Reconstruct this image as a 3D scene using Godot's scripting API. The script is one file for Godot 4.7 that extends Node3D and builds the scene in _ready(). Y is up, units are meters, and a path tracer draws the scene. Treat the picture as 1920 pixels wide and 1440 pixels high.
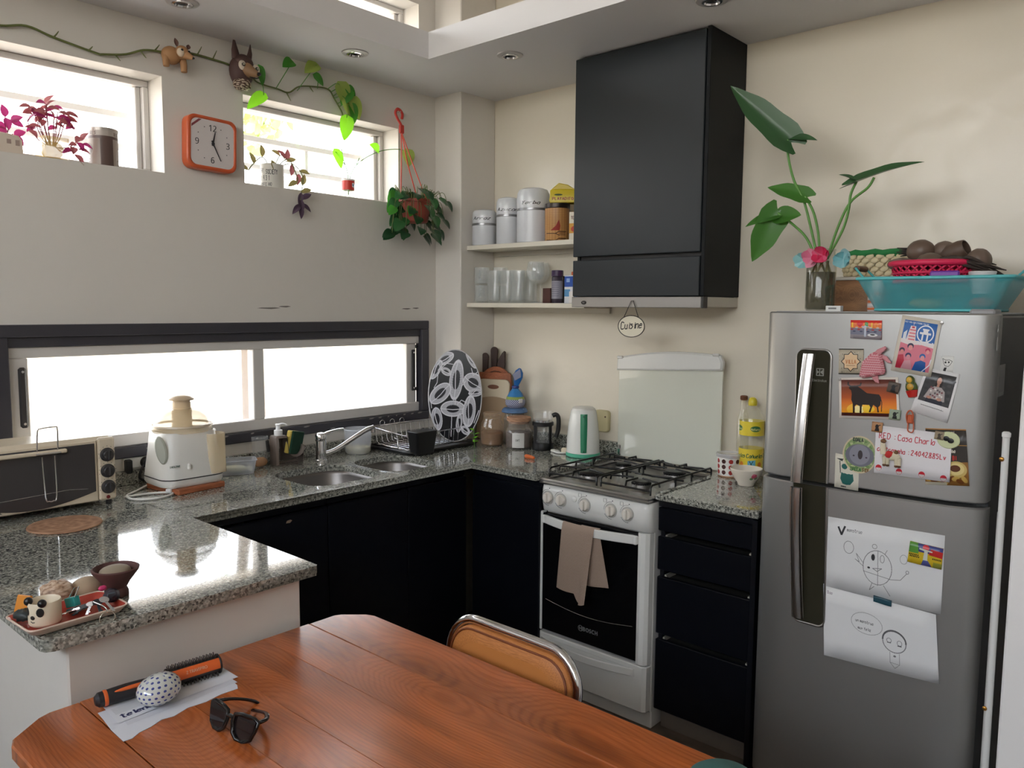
extends Node3D

# ------------------------------------------------------------------ mesh builder
class MB:
	var st := SurfaceTool.new()
	var T := Transform3D()
	func _init():
		st.begin(Mesh.PRIMITIVE_TRIANGLES)
		st.set_smooth_group(-1)
	func smooth(g):
		st.set_smooth_group(g)
		return self
	func v(p: Vector3, uv := Vector2.ZERO):
		st.set_uv(uv)
		st.add_vertex(T * p)
	func tri(a: Vector3, b: Vector3, c: Vector3, ua := Vector2.ZERO, ub := Vector2.ZERO, uc := Vector2.ZERO):
		v(a, ua); v(c, uc); v(b, ub)
	func quad(a: Vector3, b: Vector3, c: Vector3, d: Vector3, ua := Vector2(0, 1), ub := Vector2(1, 1), uc := Vector2(1, 0), ud := Vector2(0, 0)):
		tri(a, b, c, ua, ub, uc); tri(a, c, d, ua, uc, ud)
	func qout(a: Vector3, b: Vector3, c: Vector3, d: Vector3, o: Vector3):
		if (b - a).cross(c - a).dot(o) >= 0.0: quad(a, b, c, d)
		else: quad(d, c, b, a)
	# chamfered box
	func box(c: Vector3, s: Vector3, b := 0.0, B := Basis()):
		st.set_smooth_group(-1)
		var h := s * 0.5
		b = minf(b, minf(h.x, minf(h.y, h.z)) * 0.95)
		var P = func(sg: Vector3, ax: int) -> Vector3:
			var q := Vector3(sg.x * (h.x - b), sg.y * (h.y - b), sg.z * (h.z - b))
			q[ax] = sg[ax] * h[ax]
			return c + B * q
		for ax in 3:
			var u := (ax + 1) % 3
			var w := (ax + 2) % 3
			for s1 in [-1.0, 1.0]:
				var g: Array = []
				for k in [[-1, -1], [1, -1], [1, 1], [-1, 1]]:
					var sg := Vector3.ZERO
					sg[ax] = s1; sg[u] = k[0]; sg[w] = k[1]
					g.append(P.call(sg, ax))
				var o := Vector3.ZERO
				o[ax] = s1
				qout(g[0], g[1], g[2], g[3], B * o)
		if b <= 0.0: return self
		for ax in 3:
			var u := (ax + 1) % 3
			var w := (ax + 2) % 3
			for su in [-1.0, 1.0]:
				for sw in [-1.0, 1.0]:
					var s0 := Vector3.ZERO
					var s1 := Vector3.ZERO
					s0[ax] = -1; s0[u] = su; s0[w] = sw
					s1[ax] = 1; s1[u] = su; s1[w] = sw
					var o := Vector3.ZERO
					o[u] = su; o[w] = sw
					qout(P.call(s0, u), P.call(s1, u), P.call(s1, w), P.call(s0, w), B * o)
		for sx in [-1.0, 1.0]:
			for sy in [-1.0, 1.0]:
				for sz in [-1.0, 1.0]:
					var sg := Vector3(sx, sy, sz)
					var a: Vector3 = P.call(sg, 0)
					var d: Vector3 = P.call(sg, 1)
					var e: Vector3 = P.call(sg, 2)
					if (d - a).cross(e - a).dot(B * sg) >= 0.0: tri(a, d, e)
					else: tri(a, e, d)
		return self
	func span(a: Vector3, b: Vector3, bev := 0.0):
		return box((a + b) * 0.5, (b - a).abs(), bev)
	# surface of revolution about y; profile from bottom outside upward
	func lathe(pr: Array, n := 32, sharp := 35.0, sx := 1.0, sz := 1.0):
		var g := 1
		var L := [0.0]
		for i in range(1, pr.size()): L.append(L[-1] + (pr[i] - pr[i - 1]).length())
		var tot: float = maxf(L[-1], 1e-6)
		for i in pr.size() - 1:
			if i > 0:
				var d0: Vector2 = pr[i] - pr[i - 1]
				var d1: Vector2 = pr[i + 1] - pr[i]
				if absf(rad_to_deg(d0.angle_to(d1))) > sharp: g += 1
			st.set_smooth_group(g)
			var p: Vector2 = pr[i]
			var q: Vector2 = pr[i + 1]
			for k in n:
				var a := TAU * k / n
				var b := TAU * (k + 1) / n
				var a0 := Vector3(cos(a) * p.x * sx, p.y, -sin(a) * p.x * sz)
				var a1 := Vector3(cos(b) * p.x * sx, p.y, -sin(b) * p.x * sz)
				var b0 := Vector3(cos(a) * q.x * sx, q.y, -sin(a) * q.x * sz)
				var b1 := Vector3(cos(b) * q.x * sx, q.y, -sin(b) * q.x * sz)
				var u0 := float(k) / n
				var u1 := float(k + 1) / n
				var v0: float = 1.0 - L[i] / tot
				var v1: float = 1.0 - L[i + 1] / tot
				if p.x > 1e-6: tri(a0, a1, b1, Vector2(u0, v0), Vector2(u1, v0), Vector2(u1, v1))
				if q.x > 1e-6: tri(a0, b1, b0, Vector2(u0, v0), Vector2(u1, v1), Vector2(u0, v1))
		return self
	func cyl(c: Vector3, r: float, h: float, n := 24, bev := 0.0, r2 := -1.0):
		var t0 := T
		T = T * Transform3D(Basis(), c)
		if r2 < 0.0: r2 = r
		if bev > 0.0: lathe([Vector2(0, 0), Vector2(r - bev, 0), Vector2(r, bev), Vector2(r2, h - bev), Vector2(r2 - bev, h), Vector2(0, h)], n)
		else: lathe([Vector2(0, 0), Vector2(r, 0), Vector2(r2, h), Vector2(0, h)], n)
		T = t0
		return self
	# round tube along points
	func tube(pts: Array, r, n := 8, closed := false, flat := 1.0, up := Vector3.ZERO):
		st.set_smooth_group(1)
		var m := pts.size()
		var rings: Array = []
		var N := Vector3.ZERO
		for i in m:
			var t: Vector3
			if closed: t = pts[(i + 1) % m] - pts[(i - 1 + m) % m]
			else: t = pts[mini(i + 1, m - 1)] - pts[maxi(i - 1, 0)]
			t = t.normalized()
			if i == 0:
				N = up if up != Vector3.ZERO else (Vector3.UP if absf(t.y) < 0.9 else Vector3.RIGHT)
			N = (N - t * N.dot(t)).normalized()
			var Bn := t.cross(N)
			var rr: float = r[i] if r is Array else r
			var ring: Array = []
			for k in n:
				var a := TAU * k / n
				ring.append(pts[i] + N * (cos(a) * rr * flat) + Bn * (sin(a) * rr))
			rings.append(ring)
		for i in (m if closed else m - 1):
			var A: Array = rings[i]
			var C: Array = rings[(i + 1) % m]
			for k in n:
				var k1 := (k + 1) % n
				quad(A[k], A[k1], C[k1], C[k], Vector2(float(k) / n, float(i) / m), Vector2(float(k + 1) / n, float(i) / m), Vector2(float(k + 1) / n, float(i + 1) / m), Vector2(float(k) / n, float(i + 1) / m))
		if not closed:
			st.set_smooth_group(2)
			for k in range(1, n - 1):
				tri(rings[0][0], rings[0][k + 1], rings[0][k])
				tri(rings[m - 1][0], rings[m - 1][k], rings[m - 1][k + 1])
		return self
	# polygon in xy extruded along z from 0 to d; chamfer b
	func prism(poly, d: float, b := 0.0, uvs := true):
		var pp := PackedVector2Array(poly)
		if Geometry2D.is_polygon_clockwise(pp): pp.reverse()
		var n := pp.size()
		var ins := PackedVector2Array()
		var lo := pp[0]
		var hi := pp[0]
		for i in n:
			lo = lo.min(pp[i]); hi = hi.max(pp[i])
			var e0 := (pp[i] - pp[(i - 1 + n) % n]).normalized()
			var e1 := (pp[(i + 1) % n] - pp[i]).normalized()
			var nn := Vector2(-e0.y, e0.x) + Vector2(-e1.y, e1.x)
			nn = nn.normalized()
			var c := maxf(nn.dot(Vector2(-e0.y, e0.x)), 0.4)
			ins.append(pp[i] + nn * (b / c))
		var sz := hi - lo
		var UV = func(p: Vector2) -> Vector2: return Vector2((p.x - lo.x) / sz.x, 1.0 - (p.y - lo.y) / sz.y)
		var ids := Geometry2D.triangulate_polygon(ins if b > 0.0 else pp)
		st.set_smooth_group(-1)
		var top := ins if b > 0.0 else pp
		for i in range(0, ids.size(), 3):
			var a := top[ids[i]]
			var q := top[ids[i + 1]]
			var c := top[ids[i + 2]]
			if (q - a).cross(c - a) < 0.0:
				var t := q
				q = c; c = t
			tri(Vector3(a.x, a.y, d), Vector3(q.x, q.y, d), Vector3(c.x, c.y, d), UV.call(a), UV.call(q), UV.call(c))
			tri(Vector3(a.x, a.y, 0), Vector3(c.x, c.y, 0), Vector3(q.x, q.y, 0), UV.call(a), UV.call(c), UV.call(q))
		var z0 := b
		var z1 := d - b
		for i in n * 2:
			if i == n and b <= 0.0: break
			st.set_smooth_group(-1 if n <= 14 else (3 if i < n else 4))
			var top2 := i >= n
			i %= n
			var j := (i + 1) % n
			var ua: Vector2 = UV.call(pp[i])
			var ub: Vector2 = UV.call(pp[j])
			if not top2: quad(Vector3(pp[i].x, pp[i].y, z0), Vector3(pp[j].x, pp[j].y, z0), Vector3(pp[j].x, pp[j].y, z1), Vector3(pp[i].x, pp[i].y, z1), ua, ub, ub, ua)
			else:
				quad(Vector3(pp[i].x, pp[i].y, z1), Vector3(pp[j].x, pp[j].y, z1), Vector3(ins[j].x, ins[j].y, d), Vector3(ins[i].x, ins[i].y, d), ua, ub, ub, ua)
				quad(Vector3(ins[i].x, ins[i].y, 0), Vector3(ins[j].x, ins[j].y, 0), Vector3(pp[j].x, pp[j].y, z0), Vector3(pp[i].x, pp[i].y, z0), ua, ub, ub, ua)
		return self
	# grid surface f(u, v) with u, v in 0..1
	func sheet(f: Callable, nu: int, nv: int, flip := false):
		st.set_smooth_group(5)
		var g: Array = []
		for i in nu + 1:
			var row: Array = []
			for j in nv + 1: row.append(f.call(float(i) / nu, float(j) / nv))
			g.append(row)
		for i in nu:
			for j in nv:
				var u0 := float(i) / nu
				var u1 := float(i + 1) / nu
				var w0 := 1.0 - float(j) / nv
				var w1 := 1.0 - float(j + 1) / nv
				if flip: quad(g[i][j + 1], g[i + 1][j + 1], g[i + 1][j], g[i][j], Vector2(u0, w1), Vector2(u1, w1), Vector2(u1, w0), Vector2(u0, w0))
				else: quad(g[i][j], g[i + 1][j], g[i + 1][j + 1], g[i][j + 1], Vector2(u0, w0), Vector2(u1, w0), Vector2(u1, w1), Vector2(u0, w1))
		return self
	func blob(c: Vector3, r: Vector3, n := 20, f = null, B := Basis()):
		return sheetless(c, r, n, f, B)
	func sheetless(c: Vector3, r: Vector3, n: int, f, B: Basis):
		st.set_smooth_group(6)
		var m := n / 2
		var P = func(i: int, j: int) -> Vector3:
			var a := TAU * (i % n) / n
			var t := PI * j / m
			var d := Vector3(sin(t) * cos(a), -cos(t), -sin(t) * sin(a))
			var k := 1.0
			if f != null: k = f.call(d)
			return c + B * (d * r * k)
		for i in n:
			for j in m:
				var a: Vector3 = P.call(i, j)
				var b: Vector3 = P.call(i + 1, j)
				var d: Vector3 = P.call(i + 1, j + 1)
				var e: Vector3 = P.call(i, j + 1)
				var u0 := float(i) / n
				var u1 := float(i + 1) / n
				var v0 := 1.0 - float(j) / m
				var v1 := 1.0 - float(j + 1) / m
				if j > 0: tri(a, b, d, Vector2(u0, v0), Vector2(u1, v0), Vector2(u1, v1))
				if j < m - 1: tri(a, d, e, Vector2(u0, v0), Vector2(u1, v1), Vector2(u0, v1))
		return self
	func done() -> ArrayMesh:
		st.generate_normals()
		return st.commit()

# ------------------------------------------------------------------ picture painter (flat print only)
class Pic:
	var im: Image
	var w: int
	var h: int
	func _init(ww: int, hh: int, c: Color):
		w = ww; h = hh
		im = Image.create_empty(w, h, false, Image.FORMAT_RGB8)
		im.fill(c)
	func rect(x: float, y: float, dx: float, dy: float, c: Color):
		im.fill_rect(Rect2i(roundi(x * w), roundi(y * h), maxi(1, roundi(dx * w)), maxi(1, roundi(dy * h))), c)
	func poly(pts: Array, c: Color):
		var q: Array = []
		var y0 := 1e9
		var y1 := -1e9
		for i in range(0, pts.size(), 2):
			var p := Vector2(pts[i] * w, pts[i + 1] * h)
			q.append(p); y0 = minf(y0, p.y); y1 = maxf(y1, p.y)
		fillq(q, y0, y1, c)
	func fillq(q: Array, y0: float, y1: float, c: Color):
		for y in range(maxi(0, floori(y0)), mini(h - 1, ceili(y1)) + 1):
			var yy := y + 0.5
			var xs: Array = []
			for i in q.size():
				var a: Vector2 = q[i]
				var b: Vector2 = q[(i + 1) % q.size()]
				if (a.y <= yy) != (b.y <= yy): xs.append(a.x + (yy - a.y) / (b.y - a.y) * (b.x - a.x))
			xs.sort()
			for i in range(0, xs.size() - 1, 2):
				var xa := clampi(roundi(xs[i]), 0, w)
				var xb := clampi(roundi(xs[i + 1]), 0, w)
				if xb > xa: im.fill_rect(Rect2i(xa, y, xb - xa, 1), c)
	func oval(x: float, y: float, rx: float, ry: float, c: Color, rot := 0.0):
		var q: Array = []
		var y0 := 1e9
		var y1 := -1e9
		for i in 28:
			var a := TAU * i / 28.0
			var p := Vector2(cos(a) * rx * w, sin(a) * ry * h).rotated(rot) + Vector2(x * w, y * h)
			q.append(p); y0 = minf(y0, p.y); y1 = maxf(y1, p.y)
		fillq(q, y0, y1, c)
	func line(pts: Array, t: float, c: Color):   # pts flat list 0..1, t in pixels
		for i in range(0, pts.size() - 2, 2):
			var a := Vector2(pts[i] * w, pts[i + 1] * h)
			var b := Vector2(pts[i + 2] * w, pts[i + 3] * h)
			var d := (b - a).normalized() * t * 0.5
			var n := Vector2(-d.y, d.x)
			a -= d * 0.4; b += d * 0.4
			var q := [a + n, b + n, b - n, a - n]
			fillq(q, minf(a.y, b.y) - t, maxf(a.y, b.y) + t, c)
	func ring(x: float, y: float, rx: float, ry: float, t: float, c: Color, a0 := 0.0, a1 := TAU):
		var p: Array = []
		for i in 25:
			var a := a0 + (a1 - a0) * i / 24.0
			p.append(x + cos(a) * rx); p.append(y + sin(a) * ry)
		line(p, t, c)
	func text(s: String, x: float, y: float, size: float, t: float, c: Color, slant := 0.0, drop := 0.0):  # size = height of a capital as a share of h
		var px := x
		for ch in s:
			for stroke in Glyphs.of(ch):
				var q: Array = []
				for p in stroke:
					q.append(px + (p.x + slant * p.y) * size * h / w * 0.095)
					q.append(y - p.y * size * 0.125 + (px - x) * drop)
				line(q, t, c)
			px += Glyphs.width(ch) * size * h / w * 0.095
	func tex() -> ImageTexture:
		return ImageTexture.create_from_image(im)

# strokes of the hand lettering: x digit, y digit (y 0 base, 8 top); spaces split strokes
class Glyphs:
	const G := {
		"A": "002850 1343", "B": "00083847453404 3444423000", "C": "5738180602104051", "D": "00083856533000", "E": "50000848 0434", "F": "0008 0848 0434", "G": "57381806021040515434", "H": "0008 5058 0454", "I": "2028",
		"K": "0008 0448 0440", "L": "080040", "N": "00085058", "O": "2806022040525628", "P": "00083847453404", "R": "00083847453404 2450", "S": "574818053443421001", "T": "2028 0858", "U": "080210405258", "V": "082058", "Y": "082448 2420", "Z": "08580050", "M": "0008245450", "W": "0810243048", "Ñ": "00085058 1949", "É": "50000848 0434 2949",
		"a": "4525030110304144 4540", "b": "0800 0425434100", "c": "45250301103041", "d": "4525030110304144 4840", "e": "0343452503011041", "h": "0800 04254540", "i": "2520 2626", "k": "0800 0345 0340", "l": "2820", "n": "0500 04254540", "o": "2503011030434525", "q": "45250301304345 4540", "p": "0500 0425434100", "r": "0500 042545", "s": "4525051443422000", "t": "28212040 0646", "u": "050110304145 4540", "v": "052045", "z": "05450040", "y": "0522 4510", "f": "48372720 0545", "m": "0500 04152520 24354540", "ñ": "0500 04254540 1737", "g": "45250302124345 4510",
		"0": "2805022042454828", "1": "162820", "2": "07184846010040", "3": "073847452444422001", "4": "40480353", "5": "4808053544422001", "6": "3816031030423313", "7": "085820", "8": "2415183848462402001040423424", "9": "4414051738484440", ":": "2121 2525", "-": "0444", ".": "2020", ",": "2010"}
	static func of(ch: String) -> Array:
		var out: Array = []
		if not G.has(ch): return out
		var raw: String = G[ch]
		for s in raw.split(" ", false):
			if s.length() < 4: continue
			var st: Array = []
			for i in range(0, s.length() - 1, 2): st.append(Vector2(float(s[i]), float(s[i + 1])))
			if st.size() == 2 and st[0] == st[1]: st[1] += Vector2(0.5, 0.3)
			out.append(st)
		return out
	static func width(ch: String) -> float:
		if ch == " ": return 4.0
		if ch in "il:.,I": return 4.5 if ch == "I" else 3.6
		return 7.2 if ch.to_upper() == ch else 6.0

# ------------------------------------------------------------------ nodes, tags, materials
var names := {}
func numbered(n: String) -> String:
	if not names.has(n):
		names[n] = 0
		return n
	names[n] += 1
	return "%s_%03d" % [n, names[n]]
func thing(nm: String, label: String, cat: String, at := Vector3.ZERO, turn := 0.0, group := "") -> Node3D:
	var o := Node3D.new()
	o.name = numbered(nm)
	o.position = at
	o.rotation.y = turn
	tag(o, label, cat, group)
	add_child(o, true)
	return o
func tag(o: Node, label: String, cat: String, group := ""):
	o.set_meta("label", label); o.set_meta("category", cat)
	if group != "": o.set_meta("group", group)
func part(parent: Node, nm: String, mb, mat: Material, label := "") -> MeshInstance3D:
	var o := MeshInstance3D.new()
	o.name = nm
	o.mesh = mb if mb is Mesh else mb.done()
	o.material_override = mat
	if label != "": o.set_meta("label", label)
	parent.add_child(o, true)
	return o
func solo(nm: String, mb, mat: Material, label: String, cat: String, at := Vector3.ZERO, group := "") -> MeshInstance3D:
	var o := part(self, numbered(nm), mb, mat)
	o.position = at
	tag(o, label, cat, group)
	return o
func struct(nm: String, mb, mat: Material) -> MeshInstance3D:
	var o := part(self, numbered(nm), mb, mat)
	o.set_meta("kind", "structure")
	return o
func copy_of(o: Node3D, at: Vector3, label: String) -> Node3D:
	var c: Node3D = o.duplicate()
	var base := String(o.name)
	while base[base.length() - 1].is_valid_int(): base = base.left(-1)
	c.name = numbered(base.rstrip("_"))
	c.position = at
	c.set_meta("label", label)
	add_child(c, true)
	return c
func W(t: Node3D) -> MB:   # a builder whose points are given in world coordinates, for a part of t
	var m := MB.new()
	m.T = t.transform.affine_inverse()
	return m

func rgb8(r: float, g: float, b: float) -> Color:
	return Color(r / 255.0, g / 255.0, b / 255.0)
func mat(c: Color, rough := 0.5, metal := 0.0, spec := 0.5) -> StandardMaterial3D:
	var m := StandardMaterial3D.new()
	m.albedo_color = c
	m.roughness = rough
	m.metallic = metal
	m.metallic_specular = spec
	m.cull_mode = BaseMaterial3D.CULL_DISABLED
	return m
func tmat(t: Texture2D, rough := 0.5, c := Color.WHITE) -> StandardMaterial3D:
	var m := mat(c, rough)
	m.albedo_texture = t
	return m
func glass(c: Color, a := 0.12, rough := 0.05) -> StandardMaterial3D:
	var m := mat(Color(c.r, c.g, c.b, a), rough)
	m.transparency = BaseMaterial3D.TRANSPARENCY_ALPHA
	return m
func leafmat(c: Color, rough := 0.35, back := 0.6) -> StandardMaterial3D:
	var m := mat(c, rough)
	m.backlight_enabled = true
	m.backlight = c * (back / maxf(c.r, maxf(c.g, c.b)))
	return m
func noise(type: int, freq: float, sd: int, oct := 3) -> FastNoiseLite:
	var n := FastNoiseLite.new()
	n.noise_type = type
	n.frequency = freq
	n.seed = sd
	n.fractal_octaves = oct
	if oct <= 1: n.fractal_type = FastNoiseLite.FRACTAL_NONE
	return n
func ramp(cols: Array) -> Gradient:
	var g := Gradient.new()
	var off := PackedFloat32Array()
	var cc := PackedColorArray()
	for k in cols:
		off.append(k[0]); cc.append(k[1])
	g.offsets = off
	g.colors = cc
	return g
func ntex(n: FastNoiseLite, size: int, g: Gradient = null, nrm := false, bump := 4.0) -> NoiseTexture2D:
	var t := NoiseTexture2D.new()
	t.width = size; t.height = size
	t.seamless = true
	t.noise = n
	if g: t.color_ramp = g
	t.as_normal_map = nrm
	t.bump_strength = bump
	return t
func tri_tex(m: StandardMaterial3D, s: Vector3):
	m.uv1_triplanar = true
	m.uv1_world_triplanar = true
	m.uv1_scale = s
	return m
func arc(c: Vector2, r: float, a0: float, a1: float, n: int) -> Array:
	var o: Array = []
	for i in n + 1:
		var a := deg_to_rad(a0 + (a1 - a0) * i / n)
		o.append(c + Vector2(cos(a), sin(a)) * r)
	return o
func rrect(x0: float, y0: float, x1: float, y1: float, r: float, n := 4) -> Array:
	return arc(Vector2(x1 - r, y1 - r), r, 0, 90, n) + arc(Vector2(x0 + r, y1 - r), r, 90, 180, n) + arc(Vector2(x0 + r, y0 + r), r, 180, 270, n) + arc(Vector2(x1 - r, y0 + r), r, 270, 360, n)
func curve(pts: Array, n := 6) -> Array:   # Catmull-Rom through 3-D points
	var o: Array = []
	for i in pts.size() - 1:
		var p0: Vector3 = pts[maxi(i - 1, 0)]
		var p1: Vector3 = pts[i]
		var p2: Vector3 = pts[i + 1]
		var p3: Vector3 = pts[mini(i + 2, pts.size() - 1)]
		for k in n: o.append(p1.cubic_interpolate(p2, p0, p3, float(k) / n))
	o.append(pts[-1])
	return o
func lettering(parent: Node, s: String, at: Vector3, B: Basis, cap: float, m: Material, bold := false, serif := false, nm := "lettering"):
	var t := TextMesh.new()
	t.text = s
	var f := SystemFont.new()
	f.font_names = PackedStringArray(["Droid Serif" if serif else "Droid Sans"])
	if bold: f.font_weight = 700
	t.font = f
	t.font_size = 32
	t.pixel_size = cap / 23.0
	t.depth = 0.0006
	var o := MeshInstance3D.new()
	o.name = nm
	o.mesh = t
	o.material_override = m
	o.transform = Transform3D(B, at)
	parent.add_child(o, true)
	return o
# a leaf: base, direction, face normal, length, half width, droop (radians), cup, shape 0 heart 1 lance 2 arrow
func leaf(mb: MB, base: Vector3, dir: Vector3, nrm: Vector3, L: float, wd: float, droop := 0.5, cup := 0.25, shape := 0, nv := 8):
	var f := dir.normalized()
	var n := (nrm - f * nrm.dot(f)).normalized()
	var s := f.cross(n)
	var d := droop if absf(droop) > 0.01 else 0.01
	mb.sheet(func(u: float, v: float) -> Vector3:
		var x := (u - 0.5) * 2.0
		var hw := 0.0
		var back := 0.0
		if shape == 0:
			hw = wd * pow(sin(PI * pow(clampf(v, 0.0, 1.0), 0.62)), 0.75)
			back = 0.16 * L * x * x * pow(1.0 - v, 2.0)
		elif shape == 1:
			hw = wd * pow(sin(PI * pow(v, 0.85)), 0.9)
		elif shape == 3:
			hw = wd * (lerpf(0.6, 1.0, sin(v / 0.22 * PI * 0.5)) if v < 0.22 else pow(cos((v - 0.22) / 0.78 * PI * 0.5), 0.85)) * (1.0 + 0.06 * sin(v * 13.0))
			back = 0.26 * L * pow(absf(x), 1.3) * (1.0 - 0.45 * pow(x, 6.0)) * pow(1.0 - v, 3.0)
		else:
			hw = wd * pow(sin(PI * pow(v, 0.55)), 0.7)
			back = 0.35 * L * absf(x) * pow(1.0 - v, 2.0)
		var a := v * d
		var along := L * sin(a) / d - back
		var down := L * (1.0 - cos(a)) / d
		return base + f * along - n * down + s * (x * hw) + n * (cup * absf(x) * hw), 6, nv)

var M := {}

func _ready():
	# ---- camera
	var cam := Camera3D.new()
	cam.name = "camera"
	var r := Vector3(0.746246, 0.007973, -0.665622)
	var u := Vector3(-0.070252, 0.995287, -0.066840)
	cam.transform = Transform3D(Basis(r, u, r.cross(u)), Vector3(2.9518, 1.5579, 2.9710))
	cam.fov = 51.616
	cam.near = 0.05
	cam.current = true
	add_child(cam)
	# ---- sky and exposure
	var sky := ProceduralSkyMaterial.new()
	sky.sky_top_color = Color(0.88, 0.93, 1.0)
	sky.sky_horizon_color = Color(1.0, 0.985, 0.95)
	sky.ground_horizon_color = Color(0.86, 0.83, 0.76)
	sky.ground_bottom_color = Color(0.70, 0.66, 0.60)
	sky.sky_curve = 0.25
	var env := Environment.new()
	env.background_mode = Environment.BG_SKY
	env.sky = Sky.new()
	env.sky.sky_material = sky
	env.background_energy_multiplier = 9.0
	env.tonemap_mode = Environment.TONE_MAPPER_LINEAR
	env.tonemap_exposure = 1.28
	env.sdfgi_enabled = true
	env.ssao_enabled = true
	env.ssil_enabled = true
	var we := WorldEnvironment.new()
	we.name = "world_environment"
	we.environment = env
	add_child(we)
	# ---- everything that stands in the room
	materials()
	shell()
	outside()
	counters()
	cooker()
	hood()
	furniture()
	worktop_items()
	corner_items()
	wall_things()
	sill_things()
	shelf_things()
	fridge()
	magnets()
	fridge_top()
	tray_items()
	table_items()

func materials():
	# paint
	M.white = mat(rgb8(221, 216, 208), 0.45)
	M.cream = mat(rgb8(222, 214, 197), 0.27)
	M.ceil = mat(rgb8(224, 223, 224), 0.7)
	for k in ["white", "cream"]:
		M[k].normal_enabled = true
		M[k].normal_texture = ntex(noise(FastNoiseLite.TYPE_SIMPLEX, 0.012, 5), 512, null, true, 3.0)
		M[k].normal_scale = 0.25
		tri_tex(M[k], Vector3(0.9, 0.9, 0.9))
	M.reveal = mat(rgb8(236, 234, 232), 0.5)
	M.floor = tri_tex(tmat(ntex(noise(FastNoiseLite.TYPE_SIMPLEX, 0.01, 9, 5), 512, ramp([[0.0, rgb8(84, 74, 64)], [1.0, rgb8(122, 110, 98)]])), 0.35), Vector3(1.2, 1.2, 1.2))
	M.plinth = mat(rgb8(120, 112, 104), 0.5)
	# granite
	var gn := noise(FastNoiseLite.TYPE_CELLULAR, 0.075, 21, 1)
	gn.cellular_return_type = FastNoiseLite.RETURN_CELL_VALUE
	gn.cellular_jitter = 1.0
	var g := tmat(ntex(gn, 1024, ramp([[0.0, rgb8(56, 57, 55)], [0.12, rgb8(84, 86, 83)], [0.22, rgb8(126, 128, 122)], [0.5, rgb8(160, 161, 153)], [0.8, rgb8(186, 186, 177)], [1.0, rgb8(216, 215, 206)]])), 0.07)
	tri_tex(g, Vector3(3.1, 3.1, 3.1))
	g.detail_enabled = true
	g.detail_blend_mode = BaseMaterial3D.BLEND_MODE_MUL
	g.detail_albedo = ntex(noise(FastNoiseLite.TYPE_SIMPLEX, 0.03, 4, 4), 512, ramp([[0.0, rgb8(170, 172, 170)], [0.45, rgb8(226, 226, 222)], [1.0, rgb8(255, 255, 255)]]))
	g.metallic_specular = 0.7
	g.clearcoat_enabled = true
	g.clearcoat = 0.4
	g.clearcoat_roughness = 0.02
	M.granite = g
	# dark paint
	M.navy = mat(rgb8(8, 10, 17), 0.34, 0.0, 0.35)
	M.navy_side = mat(rgb8(9, 11, 18), 0.3)
	M.hood = mat(rgb8(27, 34, 39), 0.38)
	M.hood_side = mat(rgb8(22, 25, 27), 0.55, 0.0, 0.3)
	M.darktrim = mat(rgb8(58, 57, 64), 0.42)
	M.black = mat(rgb8(16, 16, 18), 0.35)
	M.blackgloss = mat(rgb8(10, 10, 12), 0.08)
	M.rubber = mat(rgb8(24, 24, 26), 0.6)
	M.iron = mat(rgb8(14, 14, 15), 0.3)
	M.knobgrey = mat(rgb8(52, 50, 50), 0.45)
	# metals
	M.alu = mat(rgb8(212, 208, 204), 0.42, 0.1)
	M.chrome = mat(rgb8(225, 225, 228), 0.1, 1.0)
	M.steel = mat(rgb8(176, 174, 172), 0.3, 1.0)
	M.sink = mat(rgb8(132, 128, 126), 0.4, 1.0)
	M.fridge = mat(rgb8(178, 178, 176), 0.4, 0.9)
	M.fridge_side = mat(rgb8(60, 62, 66), 0.4)
	M.brass = mat(rgb8(190, 140, 70), 0.35, 1.0)
	# plastics, enamel
	M.enamel = mat(rgb8(222, 222, 218), 0.16)
	M.plastic = mat(rgb8(226, 224, 218), 0.35)
	M.ivory = mat(rgb8(222, 208, 184), 0.32)
	M.paper = mat(rgb8(226, 225, 226), 0.75)
	M.clear = glass(rgb8(235, 240, 240), 0.10)
	M.pane = glass(rgb8(240, 245, 245), 0.06, 0.02)
	M.frost = glass(rgb8(245, 245, 245), 0.25, 0.08)
	M.milky = mat(Color(0.86, 0.88, 0.92, 0.45), 0.3)
	M.milky.transparency = BaseMaterial3D.TRANSPARENCY_ALPHA
	# wood
	M.wood_img = wood_image(1024, 256, 3, 17.0)
	M.table = tmat(M.wood_img, 0.24, rgb8(200, 112, 52))
	M.table.clearcoat_enabled = true
	M.table.clearcoat = 0.4
	M.table.clearcoat_roughness = 0.16
	M.woodlight = tmat(M.wood_img, 0.5, rgb8(225, 185, 140))
	M.wooddark = tmat(M.wood_img, 0.5, rgb8(110, 72, 56))
	M.woodred = tmat(M.wood_img, 0.5, rgb8(190, 118, 80))
	M.cork = tmat(ntex(noise(FastNoiseLite.TYPE_CELLULAR, 0.05, 8, 1), 256, ramp([[0.0, rgb8(150, 110, 84)], [1.0, rgb8(202, 160, 128)]])), 0.8)
	# leaves
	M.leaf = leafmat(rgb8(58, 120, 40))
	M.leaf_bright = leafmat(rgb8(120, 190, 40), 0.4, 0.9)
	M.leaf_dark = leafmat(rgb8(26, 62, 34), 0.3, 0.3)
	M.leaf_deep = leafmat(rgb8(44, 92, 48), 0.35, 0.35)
	M.leaf_var = leafmat(rgb8(150, 170, 80), 0.4, 0.6)
	M.leaf_purple = leafmat(rgb8(150, 44, 96), 0.4, 0.5)
	M.leaf_rose = leafmat(rgb8(172, 96, 100), 0.45, 0.35)
	M.leaf_olive = leafmat(rgb8(140, 128, 78), 0.45, 0.35)
	M.leaf_plum = leafmat(rgb8(70, 52, 70), 0.45, 0.3)
	M.stem = mat(rgb8(104, 112, 62), 0.5)
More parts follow.
